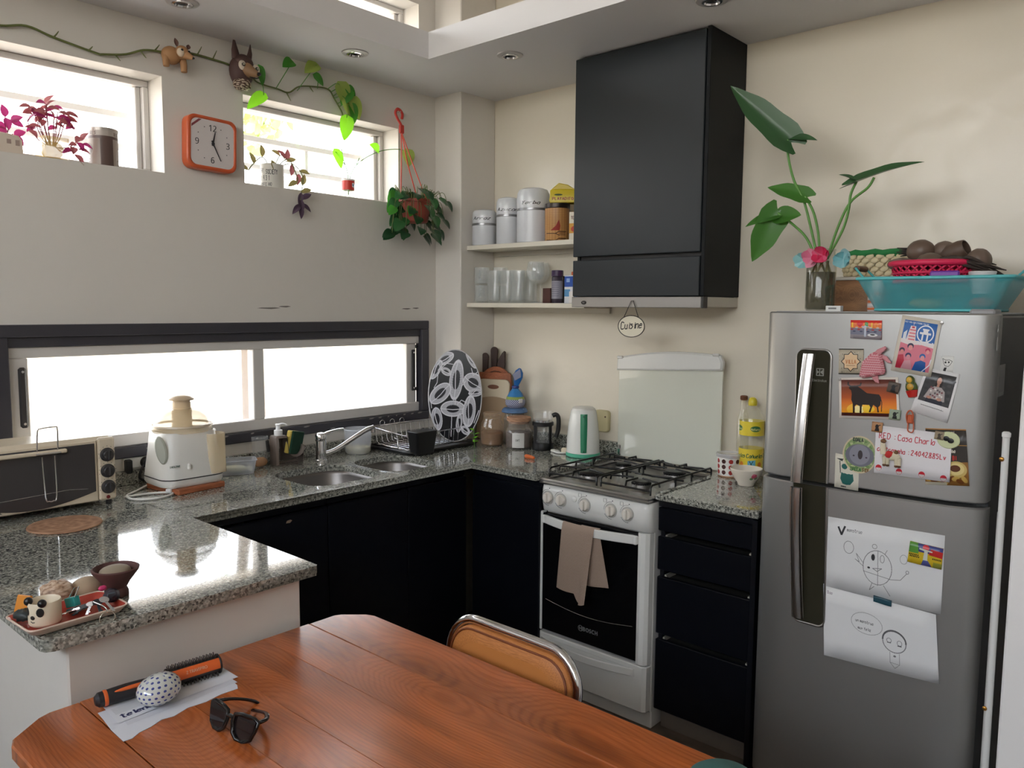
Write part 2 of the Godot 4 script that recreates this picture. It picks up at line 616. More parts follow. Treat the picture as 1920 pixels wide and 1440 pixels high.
	M.stem_green = mat(rgb8(88, 140, 60), 0.45)
	M.red = mat(rgb8(206, 62, 52), 0.4)
	M.terracotta = mat(rgb8(146, 64, 48), 0.6)
	M.brown = mat(rgb8(86, 58, 46), 0.55)
	M.teal = mat(rgb8(92, 186, 190), 0.45)

func wood_image(w: int, h: int, sd: int, k: float) -> ImageTexture:
	var im := Image.create_empty(w, h, false, Image.FORMAT_RGB8)
	var n1 := noise(FastNoiseLite.TYPE_SIMPLEX, 0.9, sd, 2)
	var n2 := noise(FastNoiseLite.TYPE_SIMPLEX, 1.0, sd + 1, 2)
	for x in w:
		var u := float(x) / w
		var bow := 0.42 + 0.3 * n1.get_noise_1d(u * 1.6 + 3.0)
		var mid := 0.62 + 0.3 * n1.get_noise_1d(u * 1.1 + 40.0)
		for y in h:
			var v := float(y) / h
			var d := sqrt(pow(v - mid, 2.0) + bow * bow) + 0.012 * n1.get_noise_2d(u * 3.0, v * 4.0)
			var ring := pow(0.5 + 0.5 * sin(d * k * 12.0), 2.0)
			var fib := 0.5 + 0.5 * n2.get_noise_2d(u * 9.0, v * 220.0)
			var t := clampf(0.95 - 0.07 * ring - 0.16 * fib + 0.14 * n1.get_noise_2d(u * 2.0, v * 2.0 + 9.0), 0.0, 1.0)
			im.set_pixel(x, y, Color(t, t * (0.96 - 0.03 * ring), t * (0.94 - 0.05 * ring)))
	return ImageTexture.create_from_image(im)

func wall(nm: String, a: Vector3, b: Vector3, ax: int, holes: Array, m: Material):
	# a slab from a to b, thin along ax, with openings [u0, y0, u1, y1] along the other horizontal axis
	var u := 2 if ax == 0 else 0
	var us := [a[u], b[u]]
	var ys := [a.y, b.y]
	for q in holes:
		us.append(q[0]); us.append(q[2]); ys.append(q[1]); ys.append(q[3])
	us.sort(); ys.sort()
	var mb := MB.new()
	for i in us.size() - 1:
		if us[i + 1] - us[i] < 1e-5: continue
		var run := -1.0
		for j in ys.size() - 1:
			if ys[j + 1] - ys[j] < 1e-5: continue
			var cu: float = (us[i] + us[i + 1]) * 0.5
			var cy: float = (ys[j] + ys[j + 1]) * 0.5
			var hole := false
			for q in holes:
				if cu > q[0] and cu < q[2] and cy > q[1] and cy < q[3]: hole = true
			if hole:
				if run > -0.5:
					cell(mb, a, b, u, us[i], us[i + 1], run, ys[j])
				run = -1.0
			elif run < -0.5: run = ys[j] if ys[j] > -0.4 else -0.4
		if run > -0.5: cell(mb, a, b, u, us[i], us[i + 1], run, ys[-1])
	return struct(nm, mb, m)
func cell(mb: MB, a: Vector3, b: Vector3, u: int, u0: float, u1: float, y0: float, y1: float):
	var p := a
	var q := b
	p[u] = u0; q[u] = u1; p.y = y0; q.y = y1
	mb.span(p, q)

func shell():
	var top := 3.45
	# openings of the window wall: wide low window, two upper windows, clerestory
	wall("wall_left", Vector3(-0.28, -0.1, -0.2), Vector3(0, top, 5.4), 0, [[0.33, 1.03, 2.16, 1.445], [0.475, 2.04, 1.2705, 2.386], [1.5936, 2.04, 2.75, 2.386], [0.344, 2.72, 4.7, 2.984]], M.white)
	wall("wall_back", Vector3(0, -0.1, -0.2), Vector3(5.2, top, 0), 2, [], M.cream)
	wall("wall_right", Vector3(5.2, -0.1, -0.2), Vector3(5.4, top, 5.4), 0, [], M.white)
	wall("wall_rear", Vector3(0, -0.1, 5.2), Vector3(5.2, top, 5.4), 2, [[0.5, 2.1, 4.6, 3.2]], M.white)
	struct("floor", MB.new().span(Vector3(-0.28, -0.1, -0.2), Vector3(5.4, 0, 5.4)), M.floor)
	struct("ceiling", MB.new().span(Vector3(-0.28, top, -0.2), Vector3(5.4, top + 0.15, 5.4)), M.ceil)
	var sf := MB.new()
	sf.span(Vector3(0, 2.573, 0), Vector3(0.433, 2.68, 5.2))
	sf.span(Vector3(0.433, 2.573, 0), Vector3(5.2, 2.68, 0.676))
	struct("ceiling_soffit", sf, M.ceil)
	struct("pillar", MB.new().span(Vector3(0, 0, 0), Vector3(0.181, top, 0.241), 0.004), M.white)
	struct("wall_stub", MB.new().span(Vector3(2.645, 0, 0), Vector3(2.80, 2.573, 1.0), 0.004), M.reveal)
	struct("wall_peninsula", MB.new().span(Vector3(0.0, 0, 1.86), Vector3(1.245, 0.8735, 2.41), 0.004), M.white)
	# frame of the doorway end of the stub
	# --- low window
	var fr := MB.new()
	var z0 := 0.297
	var z1 := 2.20
	fr.span(Vector3(-0.03, 1.445, z0), Vector3(0.018, 1.4865, z1), 0.003)
	fr.span(Vector3(-0.03, 0.9996, z0), Vector3(0.018, 1.04, z1), 0.003)
	fr.span(Vector3(-0.03, 1.04, z0), Vector3(0.018, 1.445, 0.345), 0.003)
	fr.span(Vector3(-0.03, 1.04, 2.135), Vector3(0.018, 1.445, z1), 0.003)
	# stepped inner lining
	fr.span(Vector3(-0.06, 1.412, 0.345), Vector3(0.006, 1.445, 2.135), 0.002)
	var tr := struct("trim_1", fr, M.darktrim)
	var rng := RandomNumberGenerator.new()
	rng.seed = 11
	for i in 16:   # chipped paint along the lower rail
		var z := 0.36 + 0.05 * i if i < 7 else rng.randf_range(0.7, 1.75)
		var y := 1.034 if i < 10 else rng.randf_range(1.008, 1.03)
		var c := MB.new()
		c.T = Transform3D(Basis(Vector3(0, 0, -1), Vector3(0, 1, 0), Vector3(1, 0, 0)), Vector3(0.018, y, z))
		var wd := rng.randf_range(0.004, 0.018)
		c.prism([Vector2(-wd, -0.002), Vector2(-wd * 0.3, -0.004), Vector2(wd * 0.6, -0.002), Vector2(wd, 0.001), Vector2(wd * 0.2, 0.003), Vector2(-wd * 0.7, 0.002)], 0.0003)
		part(tr, "paint_chip", c, mat(rgb8(150, 146, 142), 0.7))
	for q in [[1.545, 1.175, 0.055], [1.552, 1.10, 0.03], [1.545, 0.43, 0.03], [1.548, 0.37, 0.022]]:
		var c := MB.new()
		c.T = Transform3D(Basis(Vector3(0, 0, -1), Vector3(0, 1, 0), Vector3(1, 0, 0)), Vector3(0.0, q[0], q[1]))
		var wd: float = q[2]
		c.prism([Vector2(-wd, -0.001), Vector2(wd * 0.2, -0.004), Vector2(wd, 0.0), Vector2(wd * 0.5, 0.003), Vector2(-wd * 0.6, 0.002)], 0.0003)
		part(get_node("wall_left"), "scuff_mark", c, mat(rgb8(120, 114, 108), 0.8))
	var w1 := Node3D.new()
	w1.name = "window_1"; w1.set_meta("kind", "structure")
	add_child(w1)
	var f := MB.new()
	for q in [[1.375, 1.412, 0.345, 2.135], [1.04, 1.085, 0.345, 2.135], [1.085, 1.375, 2.075, 2.135], [1.085, 1.375, 1.20, 1.25]]:
		f.span(Vector3(-0.05, q[0], q[2]), Vector3(-0.004 if q[2] > 1.0 or q[3] > 2.0 else -0.01, q[1], q[3]), 0.003)
	f.span(Vector3(-0.055, 1.06, 0.362), Vector3(-0.012, 1.375, 0.42), 0.003)
	f.span(Vector3(-0.06, 1.06, 0.345), Vector3(-0.03, 1.40, 0.365), 0.002)
	part(w1, "window_frame", f, M.alu)
	part(w1, "pane", MB.new().span(Vector3(-0.034, 1.08, 1.245), Vector3(-0.028, 1.38, 2.08)), M.frost)
	part(w1, "pane", MB.new().span(Vector3(-0.04, 1.08, 0.41), Vector3(-0.034, 1.38, 1.205)), M.frost)
	for z in [2.094, 0.380]:
		var hd := part(w1, "pull_handle", MB.new().span(Vector3(-0.012, 1.143, z - 0.012), Vector3(0.004 if z > 1 else -0.004, 1.345, z + 0.012), 0.006), M.knobgrey)
		for y in [1.157, 1.331]:
			var sc := MB.new()
			sc.T = Transform3D(Basis(Vector3(0, 0, 1), -PI / 2), Vector3(0.003 if z > 1 else -0.005, y, z))
			part(hd, "screw", sc.cyl(Vector3.ZERO, 0.0045, 0.003, 10), M.chrome)
	for y in [1.36, 1.15]:
		part(w1, "catch", MB.new().blob(Vector3(-0.012, y, 0.358), Vector3(0.01, 0.009, 0.007), 10), M.black)
	# --- the two upper windows and the clerestory
	high_window(2, 0.475, 1.2705, 2.04, 2.386, true)
	high_window(3, 1.5936, 2.75, 2.04, 2.386, true)
	high_window(4, 0.344, 4.7, 2.72, 2.984, false)
	var w5 := Node3D.new()
	w5.name = "window_5"; w5.set_meta("kind", "structure")
	add_child(w5)
	var f5 := MB.new()
	for q in [[0.5, 4.6, 2.1, 2.15], [0.5, 4.6, 3.15, 3.2]]: f5.span(Vector3(q[0], q[2], 5.24), Vector3(q[1], q[3], 5.3), 0.004)
	for x in [0.5, 2.52, 4.54]: f5.span(Vector3(x, 2.15, 5.24), Vector3(x + 0.06, 3.15, 5.3), 0.004)
	part(w5, "window_frame", f5, M.alu)
	part(w5, "pane", MB.new().span(Vector3(0.55, 2.14, 5.268), Vector3(4.55, 3.16, 5.272)), M.pane)

func outside():
	# leafy tree crown beyond the right upper window
	var t := thing("tree", "sunlit yellow-green tree crown outside, seen through the right upper window", "tree", Vector3(-4.2, 0, -1.2))
	part(t, "trunk", MB.new().tube([Vector3(0, -0.1, 0), Vector3(0.05, 1.6, 0.05), Vector3(0.0, 3.0, 0.2)], [0.12, 0.1, 0.05], 10), mat(rgb8(96, 80, 66), 0.8))
	var rng := RandomNumberGenerator.new()
	rng.seed = 21
	var m := MB.new()
	for i in 420:
		var d := Vector3(rng.randfn(), rng.randfn(), rng.randfn()).normalized() * pow(rng.randf(), 0.4)
		leaf(m, Vector3(0.1, 3.35, 0.3) + d * Vector3(0.6, 0.42, 0.62), Vector3(rng.randfn(), rng.randfn() - 0.4, rng.randfn()), Vector3(rng.randfn(), 1, rng.randfn()), 0.13, 0.05, 0.5, 0.2, 1, 3)
	var c := part(t, "crown", m, leafmat(rgb8(170, 190, 110), 0.5, 0.35))
	c.set_meta("kind", "stuff")

func high_window(k: int, z0: float, z1: float, y0: float, y1: float, bars: bool):
	var w := Node3D.new()
	w.name = "window_%d" % k; w.set_meta("kind", "structure")
	add_child(w)
	var f := MB.new()
	var t := 0.022
	f.span(Vector3(-0.17, y1 - t, z0), Vector3(-0.11, y1, z1), 0.003)
	f.span(Vector3(-0.17, y0, z0), Vector3(-0.11, y0 + t, z1), 0.003)
	f.span(Vector3(-0.17, y0 + t, z0), Vector3(-0.11, y1 - t, z0 + t), 0.003)
	f.span(Vector3(-0.17, y0 + t, z1 - t), Vector3(-0.11, y1 - t, z1), 0.003)
	f.span(Vector3(-0.16, y0 + t, z0 + t), Vector3(-0.13, y1 - t, z0 + t + 0.02), 0.003)
	part(w, "window_frame", f, M.alu)
	part(w, "pane", MB.new().span(Vector3(-0.146, y0 + t, z0 + t), Vector3(-0.142, y1 - t, z1 - t)), M.pane)
	if not bars: return
	for i in 2:
		var y := lerpf(y0, y1, 0.33 + 0.34 * i)
		part(w, "security_bar", MB.new().span(Vector3(-0.25, y - 0.012, z0 + 0.03), Vector3(-0.225, y + 0.012, z1), 0.002), M.alu)
	var ym := lerpf(y0, y1, 0.5)
	part(w, "security_bar", MB.new().span(Vector3(-0.245, ym - 0.06, lerpf(z0, z1, 0.44) - 0.009), Vector3(-0.23, ym + 0.06, lerpf(z0, z1, 0.44) + 0.009), 0.002), M.alu)

func plan(y: float) -> Transform3D:   # prism outlines given as (x, -z), extruded upwards from y
	return Transform3D(Basis(Vector3(1, 0, 0), Vector3(0, 0, -1), Vector3(0, 1, 0)), Vector3(0, y, 0))
func xz(pts: Array) -> Array:
	var o: Array = []
	for p in pts: o.append(Vector2(p.x, -p.y))
	return o
func loft(mb: MB, rings: Array, closed := true, cap_last := false, g := 4):
	mb.smooth(g)
	for i in rings.size() - 1:
		var n: int = rings[i].size()
		for k in (n if closed else n - 1):
			var k1 := (k + 1) % n
			mb.quad(rings[i][k], rings[i][k1], rings[i + 1][k1], rings[i + 1][k])
	if cap_last:
		var L: Array = rings[-1]
		var c := Vector3.ZERO
		for p in L: c += p
		c /= L.size()
		mb.smooth(g + 1)
		for k in L.size(): mb.tri(L[k], L[(k + 1) % L.size()], c)

const BOWLS := [[0.215, 1.003, 0.55, 1.335], [0.235, 0.70, 0.55, 0.972]]

func counters():
	# ---- granite worktop, cut in two along the middle of the sink so that the bowls are open
	var xm := 0.38
	var back: Array = [Vector2(0, 0), Vector2(xm, 0)]
	var front: Array = []
	for i in [1, 0]:
		var b: Array = BOWLS[i]
		var o := rrect(b[0], b[1], b[2], b[3], 0.09, 5)
		var bk: Array = []
		var ft: Array = []
		for p in o:
			if p.x < xm: bk.append(p)
			else: ft.append(p)
		bk.sort_custom(func(p, q): return p.y < q.y if absf(p.y - q.y) > 1e-6 else p.x > q.x if p.y < (b[1] + b[3]) * 0.5 else p.x < q.x)
		ft.sort_custom(func(p, q): return p.y < q.y if absf(p.y - q.y) > 1e-6 else p.x < q.x if p.y < (b[1] + b[3]) * 0.5 else p.x > q.x)
		back += [Vector2(xm, b[1])] + bk + [Vector2(xm, b[3])]
		front += [Vector2(xm, b[1])] + ft + [Vector2(xm, b[3])]
	back += [Vector2(xm, 2.4623), Vector2(0, 2.4623)]
	front.reverse()
	var fr: Array = [Vector2(xm, 0), Vector2(0.973, 0)] + arcs(Vector2(0.967, 0.597), 0.006) + [Vector2(0.615, 0.603), Vector2(0.615, 1.8276), Vector2(1.273, 1.8276), Vector2(1.279, 1.834), Vector2(1.279, 2.442), Vector2(1.271, 2.457), Vector2(1.258, 2.4623), Vector2(xm, 2.4623)] + front
	var w := thing("worktop", "speckled grey granite worktop running under the windows and out over the white peninsula", "worktop")
	var mb := MB.new()
	mb.T = plan(0.874)
	mb.prism(xz(back), 0.026)
	mb.prism(xz(fr), 0.026)
	part(w, "slab", mb, M.granite)
	solo("splashback", MB.new().span(Vector3(0.001, 0.9003, 0.242), Vector3(0.02, 0.952, 2.46), 0.002), M.granite, "long low granite splashback strip under the dark window frame", "splashback")
	solo("splashback", MB.new().span(Vector3(0.182, 0.9003, 0.001), Vector3(0.972, 0.955, 0.02), 0.002), M.granite, "short low granite splashback strip behind the kettle and jars", "splashback")
	var r := thing("worktop", "short granite worktop between the cooker and the fridge", "worktop")
	part(r, "slab", MB.new().span(Vector3(1.48, 0.874, 0.0), Vector3(1.869, 0.9, 0.5443), 0.003), M.granite)
	# ---- double sink
	var s := thing("sink", "brushed steel double bowl sink set into the granite worktop", "sink", Vector3(0.38, 0.72, 1.02))
	for b in BOWLS:
		var m := W(s)
		var rings: Array = []
		for q in [[-0.012, 0.8735], [0.0, 0.8735], [0.004, 0.86], [0.012, 0.75], [0.03, 0.725], [0.06, 0.72]]:
			var ring: Array = []
			for p in rrect(b[0] + q[0], b[1] + q[0], b[2] - q[0], b[3] - q[0], maxf(0.09 - q[0] * 0.6, 0.03), 6): ring.append(Vector3(p.x, q[1], p.y))
			rings.append(ring)
		loft(m, rings, true, true)
		var bo := part(s, "bowl", m, M.sink)
		part(bo, "drain", W(s).cyl(Vector3((b[0] + b[2]) * 0.5, 0.7205, (b[1] + b[3]) * 0.5), 0.04, 0.004, 24, 0.001), M.chrome)
	part(s, "divider", W(s).span(Vector3(0.235, 0.84, 0.972), Vector3(0.55, 0.872, 1.003), 0.006), M.steel)
	# ---- base cabinets under the window
	var zs := [0.605, 0.934, 1.312, 1.838]
	var lab := ["navy base cabinet below the dish rack, in the inner corner", "navy base cabinet door below the right sink bowl", "navy base cabinet beside the white peninsula, with a chipped paint spot"]
	for i in 3:
		var c := thing("base_cabinet", lab[i], "cabinet", Vector3(0.3, 0, (zs[i] + zs[i + 1]) * 0.5))
		var m := W(c)
		m.span(Vector3(0.03, 0.09, zs[i]), Vector3(0.57, 0.868, zs[i] + 0.016))
		m.span(Vector3(0.03, 0.09, zs[i + 1] - 0.016), Vector3(0.57, 0.868, zs[i + 1] - 0.001))
		m.span(Vector3(0.03, 0.09, zs[i] + 0.016), Vector3(0.57, 0.106, zs[i + 1] - 0.016))
		part(c, "body", m, M.navy)
		part(c, "top_rail", W(c).span(Vector3(0.55, 0.842, zs[i] + 0.001), Vector3(0.578, 0.872, zs[i + 1] - 0.002), 0.001), M.navy)
		part(c, "door", W(c).span(Vector3(0.572, 0.095, zs[i] + 0.0015), Vector3(0.59, 0.836, zs[i + 1] - 0.0015), 0.002), M.navy)
		part(c, "plinth", W(c).span(Vector3(0.5, 0.0, zs[i]), Vector3(0.52, 0.089, zs[i + 1] - 0.001)), M.navy_side)
		if i == 2:
			var ch := W(c)
			ch.T = ch.T * Transform3D(Basis(Vector3(0, 1, 0), PI / 2), Vector3(0.590, 0.812, 1.474))
			part(c, "chipped_spot", ch.prism([Vector2(-0.012, -0.004), Vector2(0.004, -0.005), Vector2(0.013, 0.002), Vector2(0.006, 0.006), Vector2(-0.008, 0.004)], 0.0006), mat(rgb8(150, 130, 110), 0.7))
	var c2 := thing("base_cabinet", "navy corner cabinet between the window run and the cooker", "cabinet", Vector3(0.78, 0, 0.3))
	var m2 := W(c2)
	m2.span(Vector3(0.60, 0.09, 0.03), Vector3(0.972, 0.868, 0.56))
	part(c2, "body", m2, M.navy)
	part(c2, "top_rail", W(c2).span(Vector3(0.60, 0.845, 0.56), Vector3(0.972, 0.868, 0.572), 0.001), M.navy)
	part(c2, "door", W(c2).span(Vector3(0.60, 0.095, 0.562), Vector3(0.972, 0.838, 0.58), 0.002), M.navy)
	part(c2, "plinth", W(c2).span(Vector3(0.60, 0.0, 0.48), Vector3(0.972, 0.089, 0.5)), M.navy_side)
	# ---- drawer unit right of the cooker
	var d := thing("drawer_unit", "black drawer unit with finger gaps between the cooker and the fridge", "cabinet", Vector3(1.675, 0, 0.27))
	m2 = W(d)
	m2.span(Vector3(1.486, 0.09, 0.02), Vector3(1.502, 0.868, 0.505))
	m2.span(Vector3(1.848, 0.0, 0.02), Vector3(1.866, 0.868, 0.54))
	m2.span(Vector3(1.502, 0.09, 0.02), Vector3(1.848, 0.868, 0.40))
	m2.span(Vector3(1.486, 0.850, 0.40), Vector3(1.848, 0.871, 0.525))
	part(d, "body", m2, M.navy_side)
	var ys := [0.092, 0.358, 0.38, 0.592, 0.618, 0.740, 0.762, 0.846]
	for i in 4:
		part(d, "drawer_front", W(d).span(Vector3(1.488, ys[i * 2], 0.512), Vector3(1.845, ys[i * 2 + 1], 0.53), 0.0025), M.navy)
		if i < 3:
			var it := part(d, "drawer_box", W(d).span(Vector3(1.506, ys[i * 2] + 0.02, 0.41), Vector3(1.842, ys[i * 2 + 1] - 0.012, 0.505), 0.002), mat(rgb8(34, 32, 30), 0.6))
			part(it, "drawer_side", W(d).span(Vector3(1.506, ys[i * 2 + 1] - 0.012, 0.42), Vector3(1.514, ys[i * 2 + 1] + 0.004, 0.508), 0.001), mat(rgb8(150, 146, 134), 0.6))
			part(it, "drawer_side", W(d).span(Vector3(1.826, ys[i * 2 + 1] - 0.012, 0.42), Vector3(1.834, ys[i * 2 + 1] + 0.004, 0.508), 0.001), mat(rgb8(150, 146, 134), 0.6))
	part(d, "kick_board", W(d).span(Vector3(1.486, 0.0, 0.455), Vector3(1.847, 0.086, 0.473), 0.001), M.plinth)

func arcs(c: Vector2, r: float) -> Array:
	return [c + Vector2(r, 0), c + Vector2(r * 0.7, r * 0.7), c + Vector2(0, r)]

func cooker():
	var s := thing("cooker", "white gas cooker with black oven window and a towel on its handle", "cooker", Vector3(1.227, 0, 0.3))
	var x0 := 0.977
	var x1 := 1.477
	var m := W(s)
	m.span(Vector3(x0, 0.07, 0.05), Vector3(x1, 0.858, 0.535), 0.004)
	part(s, "body", m, M.enamel)
	m = W(s)
	m.span(Vector3(x0 + 0.012, 0.0, 0.08), Vector3(x1 - 0.004, 0.07, 0.52), 0.004)
	part(s, "plinth", m, M.enamel)
	# control panel: curved face with round ends
	m = W(s)
	var rings: Array = []
	for q in [[0.752, 0.560], [0.757, 0.572], [0.80, 0.580], [0.84, 0.578], [0.858, 0.572], [0.863, 0.562]]:
		var ring: Array = []
		for p in rrect(x0 - 0.004, 0.44, x1 + 0.004, q[1], 0.03, 6): ring.append(Vector3(p.x, q[0], -p.y))
		var rr: Array = []
		for p in ring: rr.append(Vector3(p.x, p.y, -p.z))
		rings.append(rr)
	rings.reverse()
	loft(m, rings, true, true)
	var cp := part(s, "control_panel", m, M.enamel)
	var kx := [1.018, 1.082, 1.197, 1.316, 1.389]
	for i in 5:
		var k := W(s)
		k.T = k.T * Transform3D(Basis(Vector3(1, 0, 0), PI / 2), Vector3(kx[i], 0.812, 0.577))
		var ring := W(s)
		ring.T = k.T
		part(cp, "dial_ring", ring.lathe([Vector2(0.021, 0.0), Vector2(0.027, 0.0), Vector2(0.0265, 0.0045), Vector2(0.0215, 0.0045)], 28), mat(rgb8(176, 174, 168), 0.3))
		k.lathe([Vector2(0.021, 0), Vector2(0.020, 0.012), Vector2(0.018, 0.0145), Vector2(0, 0.0145)], 28)
		k.box(Vector3(0, 0.017, 0), Vector3(0.012, 0.014, 0.036), 0.003)
		part(s, "knob", k, mat(rgb8(226, 220, 210), 0.3))
		var mk := W(s)
		mk.T = k.T
		for j in 14:
			var a := PI * (0.35 + 1.0 * j / 13.0) + PI * 0.15
			mk.box(Vector3(cos(a) * 0.032, 0.0022, sin(a) * 0.032), Vector3(0.0062, 0.0006, 0.0014), 0.0, Basis(Vector3.UP, -a + PI / 2))
		mk.cyl(Vector3(0.006, 0.0015, -0.037), 0.0022, 0.0012, 8)
		part(cp, "dial_mark", mk, mat(rgb8(70, 70, 72), 0.5))
	var bt := W(s)
	bt.T = bt.T * Transform3D(Basis(Vector3(1, 0, 0), PI / 2), Vector3(1.146, 0.826, 0.577))
	part(s, "ignition_button", bt.lathe([Vector2(0.012, 0), Vector2(0.011, 0.005), Vector2(0.006, 0.008), Vector2(0, 0.008)], 20), M.enamel)
	for xx in [1.172, 1.288, 1.362]:
		var sq := W(s)
		var y0 := 0.846
		for q in [[-0.007, -0.007, 0.007, -0.006], [-0.007, 0.006, 0.007, 0.007], [-0.007, -0.006, -0.006, 0.006], [0.006, -0.006, 0.007, 0.006]]:
			sq.span(Vector3(xx + q[0], y0 + q[1], 0.5775), Vector3(xx + q[2], y0 + q[3], 0.5792))
		part(cp, "symbol", sq, mat(rgb8(160, 160, 158), 0.5))
	# hob
	m = W(s)
	m.span(Vector3(x0 - 0.004, 0.863, 0.06), Vector3(x1 + 0.003, 0.874, 0.585), 0.004)
	m.span(Vector3(x0 - 0.004, 0.874, 0.555), Vector3(x1 + 0.003, 0.886, 0.585), 0.005)
	m.span(Vector3(x0 - 0.004, 0.874, 0.06), Vector3(x0 + 0.014, 0.886, 0.553), 0.005)
	m.span(Vector3(x1 - 0.014, 0.874, 0.06), Vector3(x1 + 0.003, 0.886, 0.553), 0.005)
	m.span(Vector3(x0 - 0.004, 0.874, 0.06), Vector3(x1 + 0.003, 0.886, 0.078), 0.005)
	var hob := part(s, "hob", m, M.steel)
	for q in [[1.105, 0.425, 0.043], [1.350, 0.430, 0.034], [1.105, 0.185, 0.030], [1.350, 0.185, 0.040]]:
		var b := W(s)
		var r: float = q[2]
		b.T = b.T * Transform3D(Basis(), Vector3(q[0], 0.874, q[1]))
		b.lathe([Vector2(r * 1.7, 0), Vector2(r * 1.25, 0.006), Vector2(r * 1.15, 0.006), Vector2(r * 1.1, 0.02), Vector2(r * 0.9, 0.023), Vector2(0, 0.023)], 36)
		var bp := part(s, "burner", b, M.steel)
		var cpx := W(s)
		cpx.T = b.T
		part(bp, "burner_cap", cpx.lathe([Vector2(r * 0.98, 0.024), Vector2(r * 0.98, 0.029), Vector2(r * 0.85, 0.033), Vector2(0, 0.034)], 36), M.iron)
		var rim := W(s)
		rim.T = b.T
		for k in 24:
			var a := TAU * k / 24
			rim.box(Vector3(cos(a) * r * 1.0, 0.0225, sin(a) * r * 1.0), Vector3(0.002, 0.006, r * 0.22), 0.0, Basis(Vector3.UP, -a + PI / 2))
		part(bp, "burner_teeth", rim, M.iron)
	# pan supports: one wire frame for each side
	for gx in [[0.995, 1.225], [1.245, 1.462]]:
		var g := W(s)
		var y := 0.922
		var w0: float = gx[0]
		var w1: float = gx[1]
		var rw := 0.0038
		for xx in [w0, w1]:
			g.tube([Vector3(xx, 0.886, 0.545), Vector3(xx, y - 0.008, 0.545), Vector3(xx, y, 0.535), Vector3(xx, y, 0.10), Vector3(xx, y - 0.008, 0.09), Vector3(xx, 0.886, 0.09)], rw, 7)
		for z in [0.545, 0.31, 0.09]:
			g.tube([Vector3(w0, 0.902, z), Vector3(w1, 0.902, z)], rw, 7)
		var xc := (w0 + w1) * 0.5
		for zc in [0.427, 0.185]:
			for dz in [-0.055, 0.055]:
				g.tube([Vector3(w0, 0.905, zc + dz), Vector3(w0 + 0.004, y - 0.002, zc + dz), Vector3(w0 + 0.02, y, zc + dz), Vector3(xc - 0.02, y, zc + dz * 0.55)], rw, 7)
				g.tube([Vector3(w1, 0.905, zc + dz), Vector3(w1 - 0.004, y - 0.002, zc + dz), Vector3(w1 - 0.02, y, zc + dz), Vector3(xc + 0.02, y, zc + dz * 0.55)], rw, 7)
			g.tube([Vector3(xc, 0.902, zc + (0.118 if zc > 0.3 else -0.095)), Vector3(xc, y, zc + (0.11 if zc > 0.3 else -0.088)), Vector3(xc, y, zc + (0.035 if zc > 0.3 else -0.03))], rw, 7)
		for xx in [w0, w1]:
			for z in [0.25, 0.37]: g.tube([Vector3(xx, y, z), Vector3(xx, 0.888, z)], rw, 6)
		part(s, "pan_support", g, M.iron)
	# oven door
	m = W(s)
	m.span(Vector3(0.980, 0.262, 0.536), Vector3(1.430, 0.742, 0.566), 0.003)
	var dr := part(s, "oven_door", m, M.blackgloss, "black glass oven door")
	var rail := W(s)
	rail.T = rail.T * plan(0.258)
	var prof := [Vector2(1.430, -0.536)] + [Vector2(1.430, -0.568), Vector2(1.445, -0.574), Vector2(1.462, -0.570), Vector2(1.473, -0.558), Vector2(1.476, -0.536)]
	rail.prism(prof, 0.492)
	var lr := W(s)
	lr.span(Vector3(0.966, 0.258, 0.536), Vector3(0.980, 0.748, 0.568), 0.004)
	part(dr, "side_trim", rail, M.enamel)
	part(dr, "side_trim", lr, M.enamel)
	m = W(s)
	var hp: Array = []
	var hq: Array = []
	for i in 13:
		var t := i / 12.0
		hp.append(Vector2(lerpf(0.982, 1.428, t), -(0.572 + 0.042 * sin(PI * t))))
	for i in range(12, -1, -1): hq.append(hp[i] + Vector2(0, 0.016))
	m.T = m.T * plan(0.703)
	m.prism(hp + hq, 0.033, 0.003)
	for xx in [0.984, 1.414]: m.box(Vector3(xx + 0.006, -0.563, 0.0165), Vector3(0.014, 0.03, 0.033), 0.003)
	part(dr, "door_handle", m, M.enamel)
	var ap: Array = []
	for i in 25:
		var t := i / 24.0
		ap.append(Vector3(lerpf(1.0, 1.412, t), 0.392 - 0.022 * sin(PI * t), 0.5665))
	part(dr, "chrome_line", W(s).tube(ap, 0.0013, 5), M.chrome)
	lettering(dr, "BOSCH", Vector3(1.222, 0.319, 0.5665) - s.position, Basis(), 0.016, mat(rgb8(120, 122, 126), 0.4), true)
	var bd: Array = []
	for i in 20: bd.append(Vector3(1.176 + cos(TAU * i / 20) * 0.011, 0.319 + sin(TAU * i / 20) * 0.011, 0.5665))
	var lg := W(s)
	lg.tube(bd, 0.001, 4, true)
	lg.box(Vector3(1.176, 0.319, 0.5665), Vector3(0.016, 0.003, 0.001))
	lg.box(Vector3(1.171, 0.319, 0.5665), Vector3(0.003, 0.014, 0.001))
	lg.box(Vector3(1.181, 0.319, 0.5665), Vector3(0.003, 0.014, 0.001))
	part(dr, "emblem", lg, mat(rgb8(120, 122, 126), 0.4))
	# warming drawer
	m = W(s)
	m.T = m.T * plan(0.078)
	m.prism([Vector2(0.966, -0.536)] + [Vector2(0.966, -0.562), Vector2(0.98, -0.572), Vector2(1.46, -0.572), Vector2(1.474, -0.562), Vector2(1.477, -0.536)], 0.174, 0.003)
	var wd := part(s, "drawer", m, M.enamel)
	m = W(s)
	hp = []
	hq = []
	for i in 13:
		var t := i / 12.0
		hp.append(Vector2(lerpf(0.984, 1.428, t), -(0.573 + 0.036 * sin(PI * t))))
	for i in range(12, -1, -1): hq.append(Vector2(hp[i].x, -0.571))
	m.T = m.T * plan(0.205)
	m.prism(hp + hq, 0.03, 0.003)
	part(wd, "drawer_handle", m, M.enamel)
	# raised glass lid with its white rail
	m = W(s)
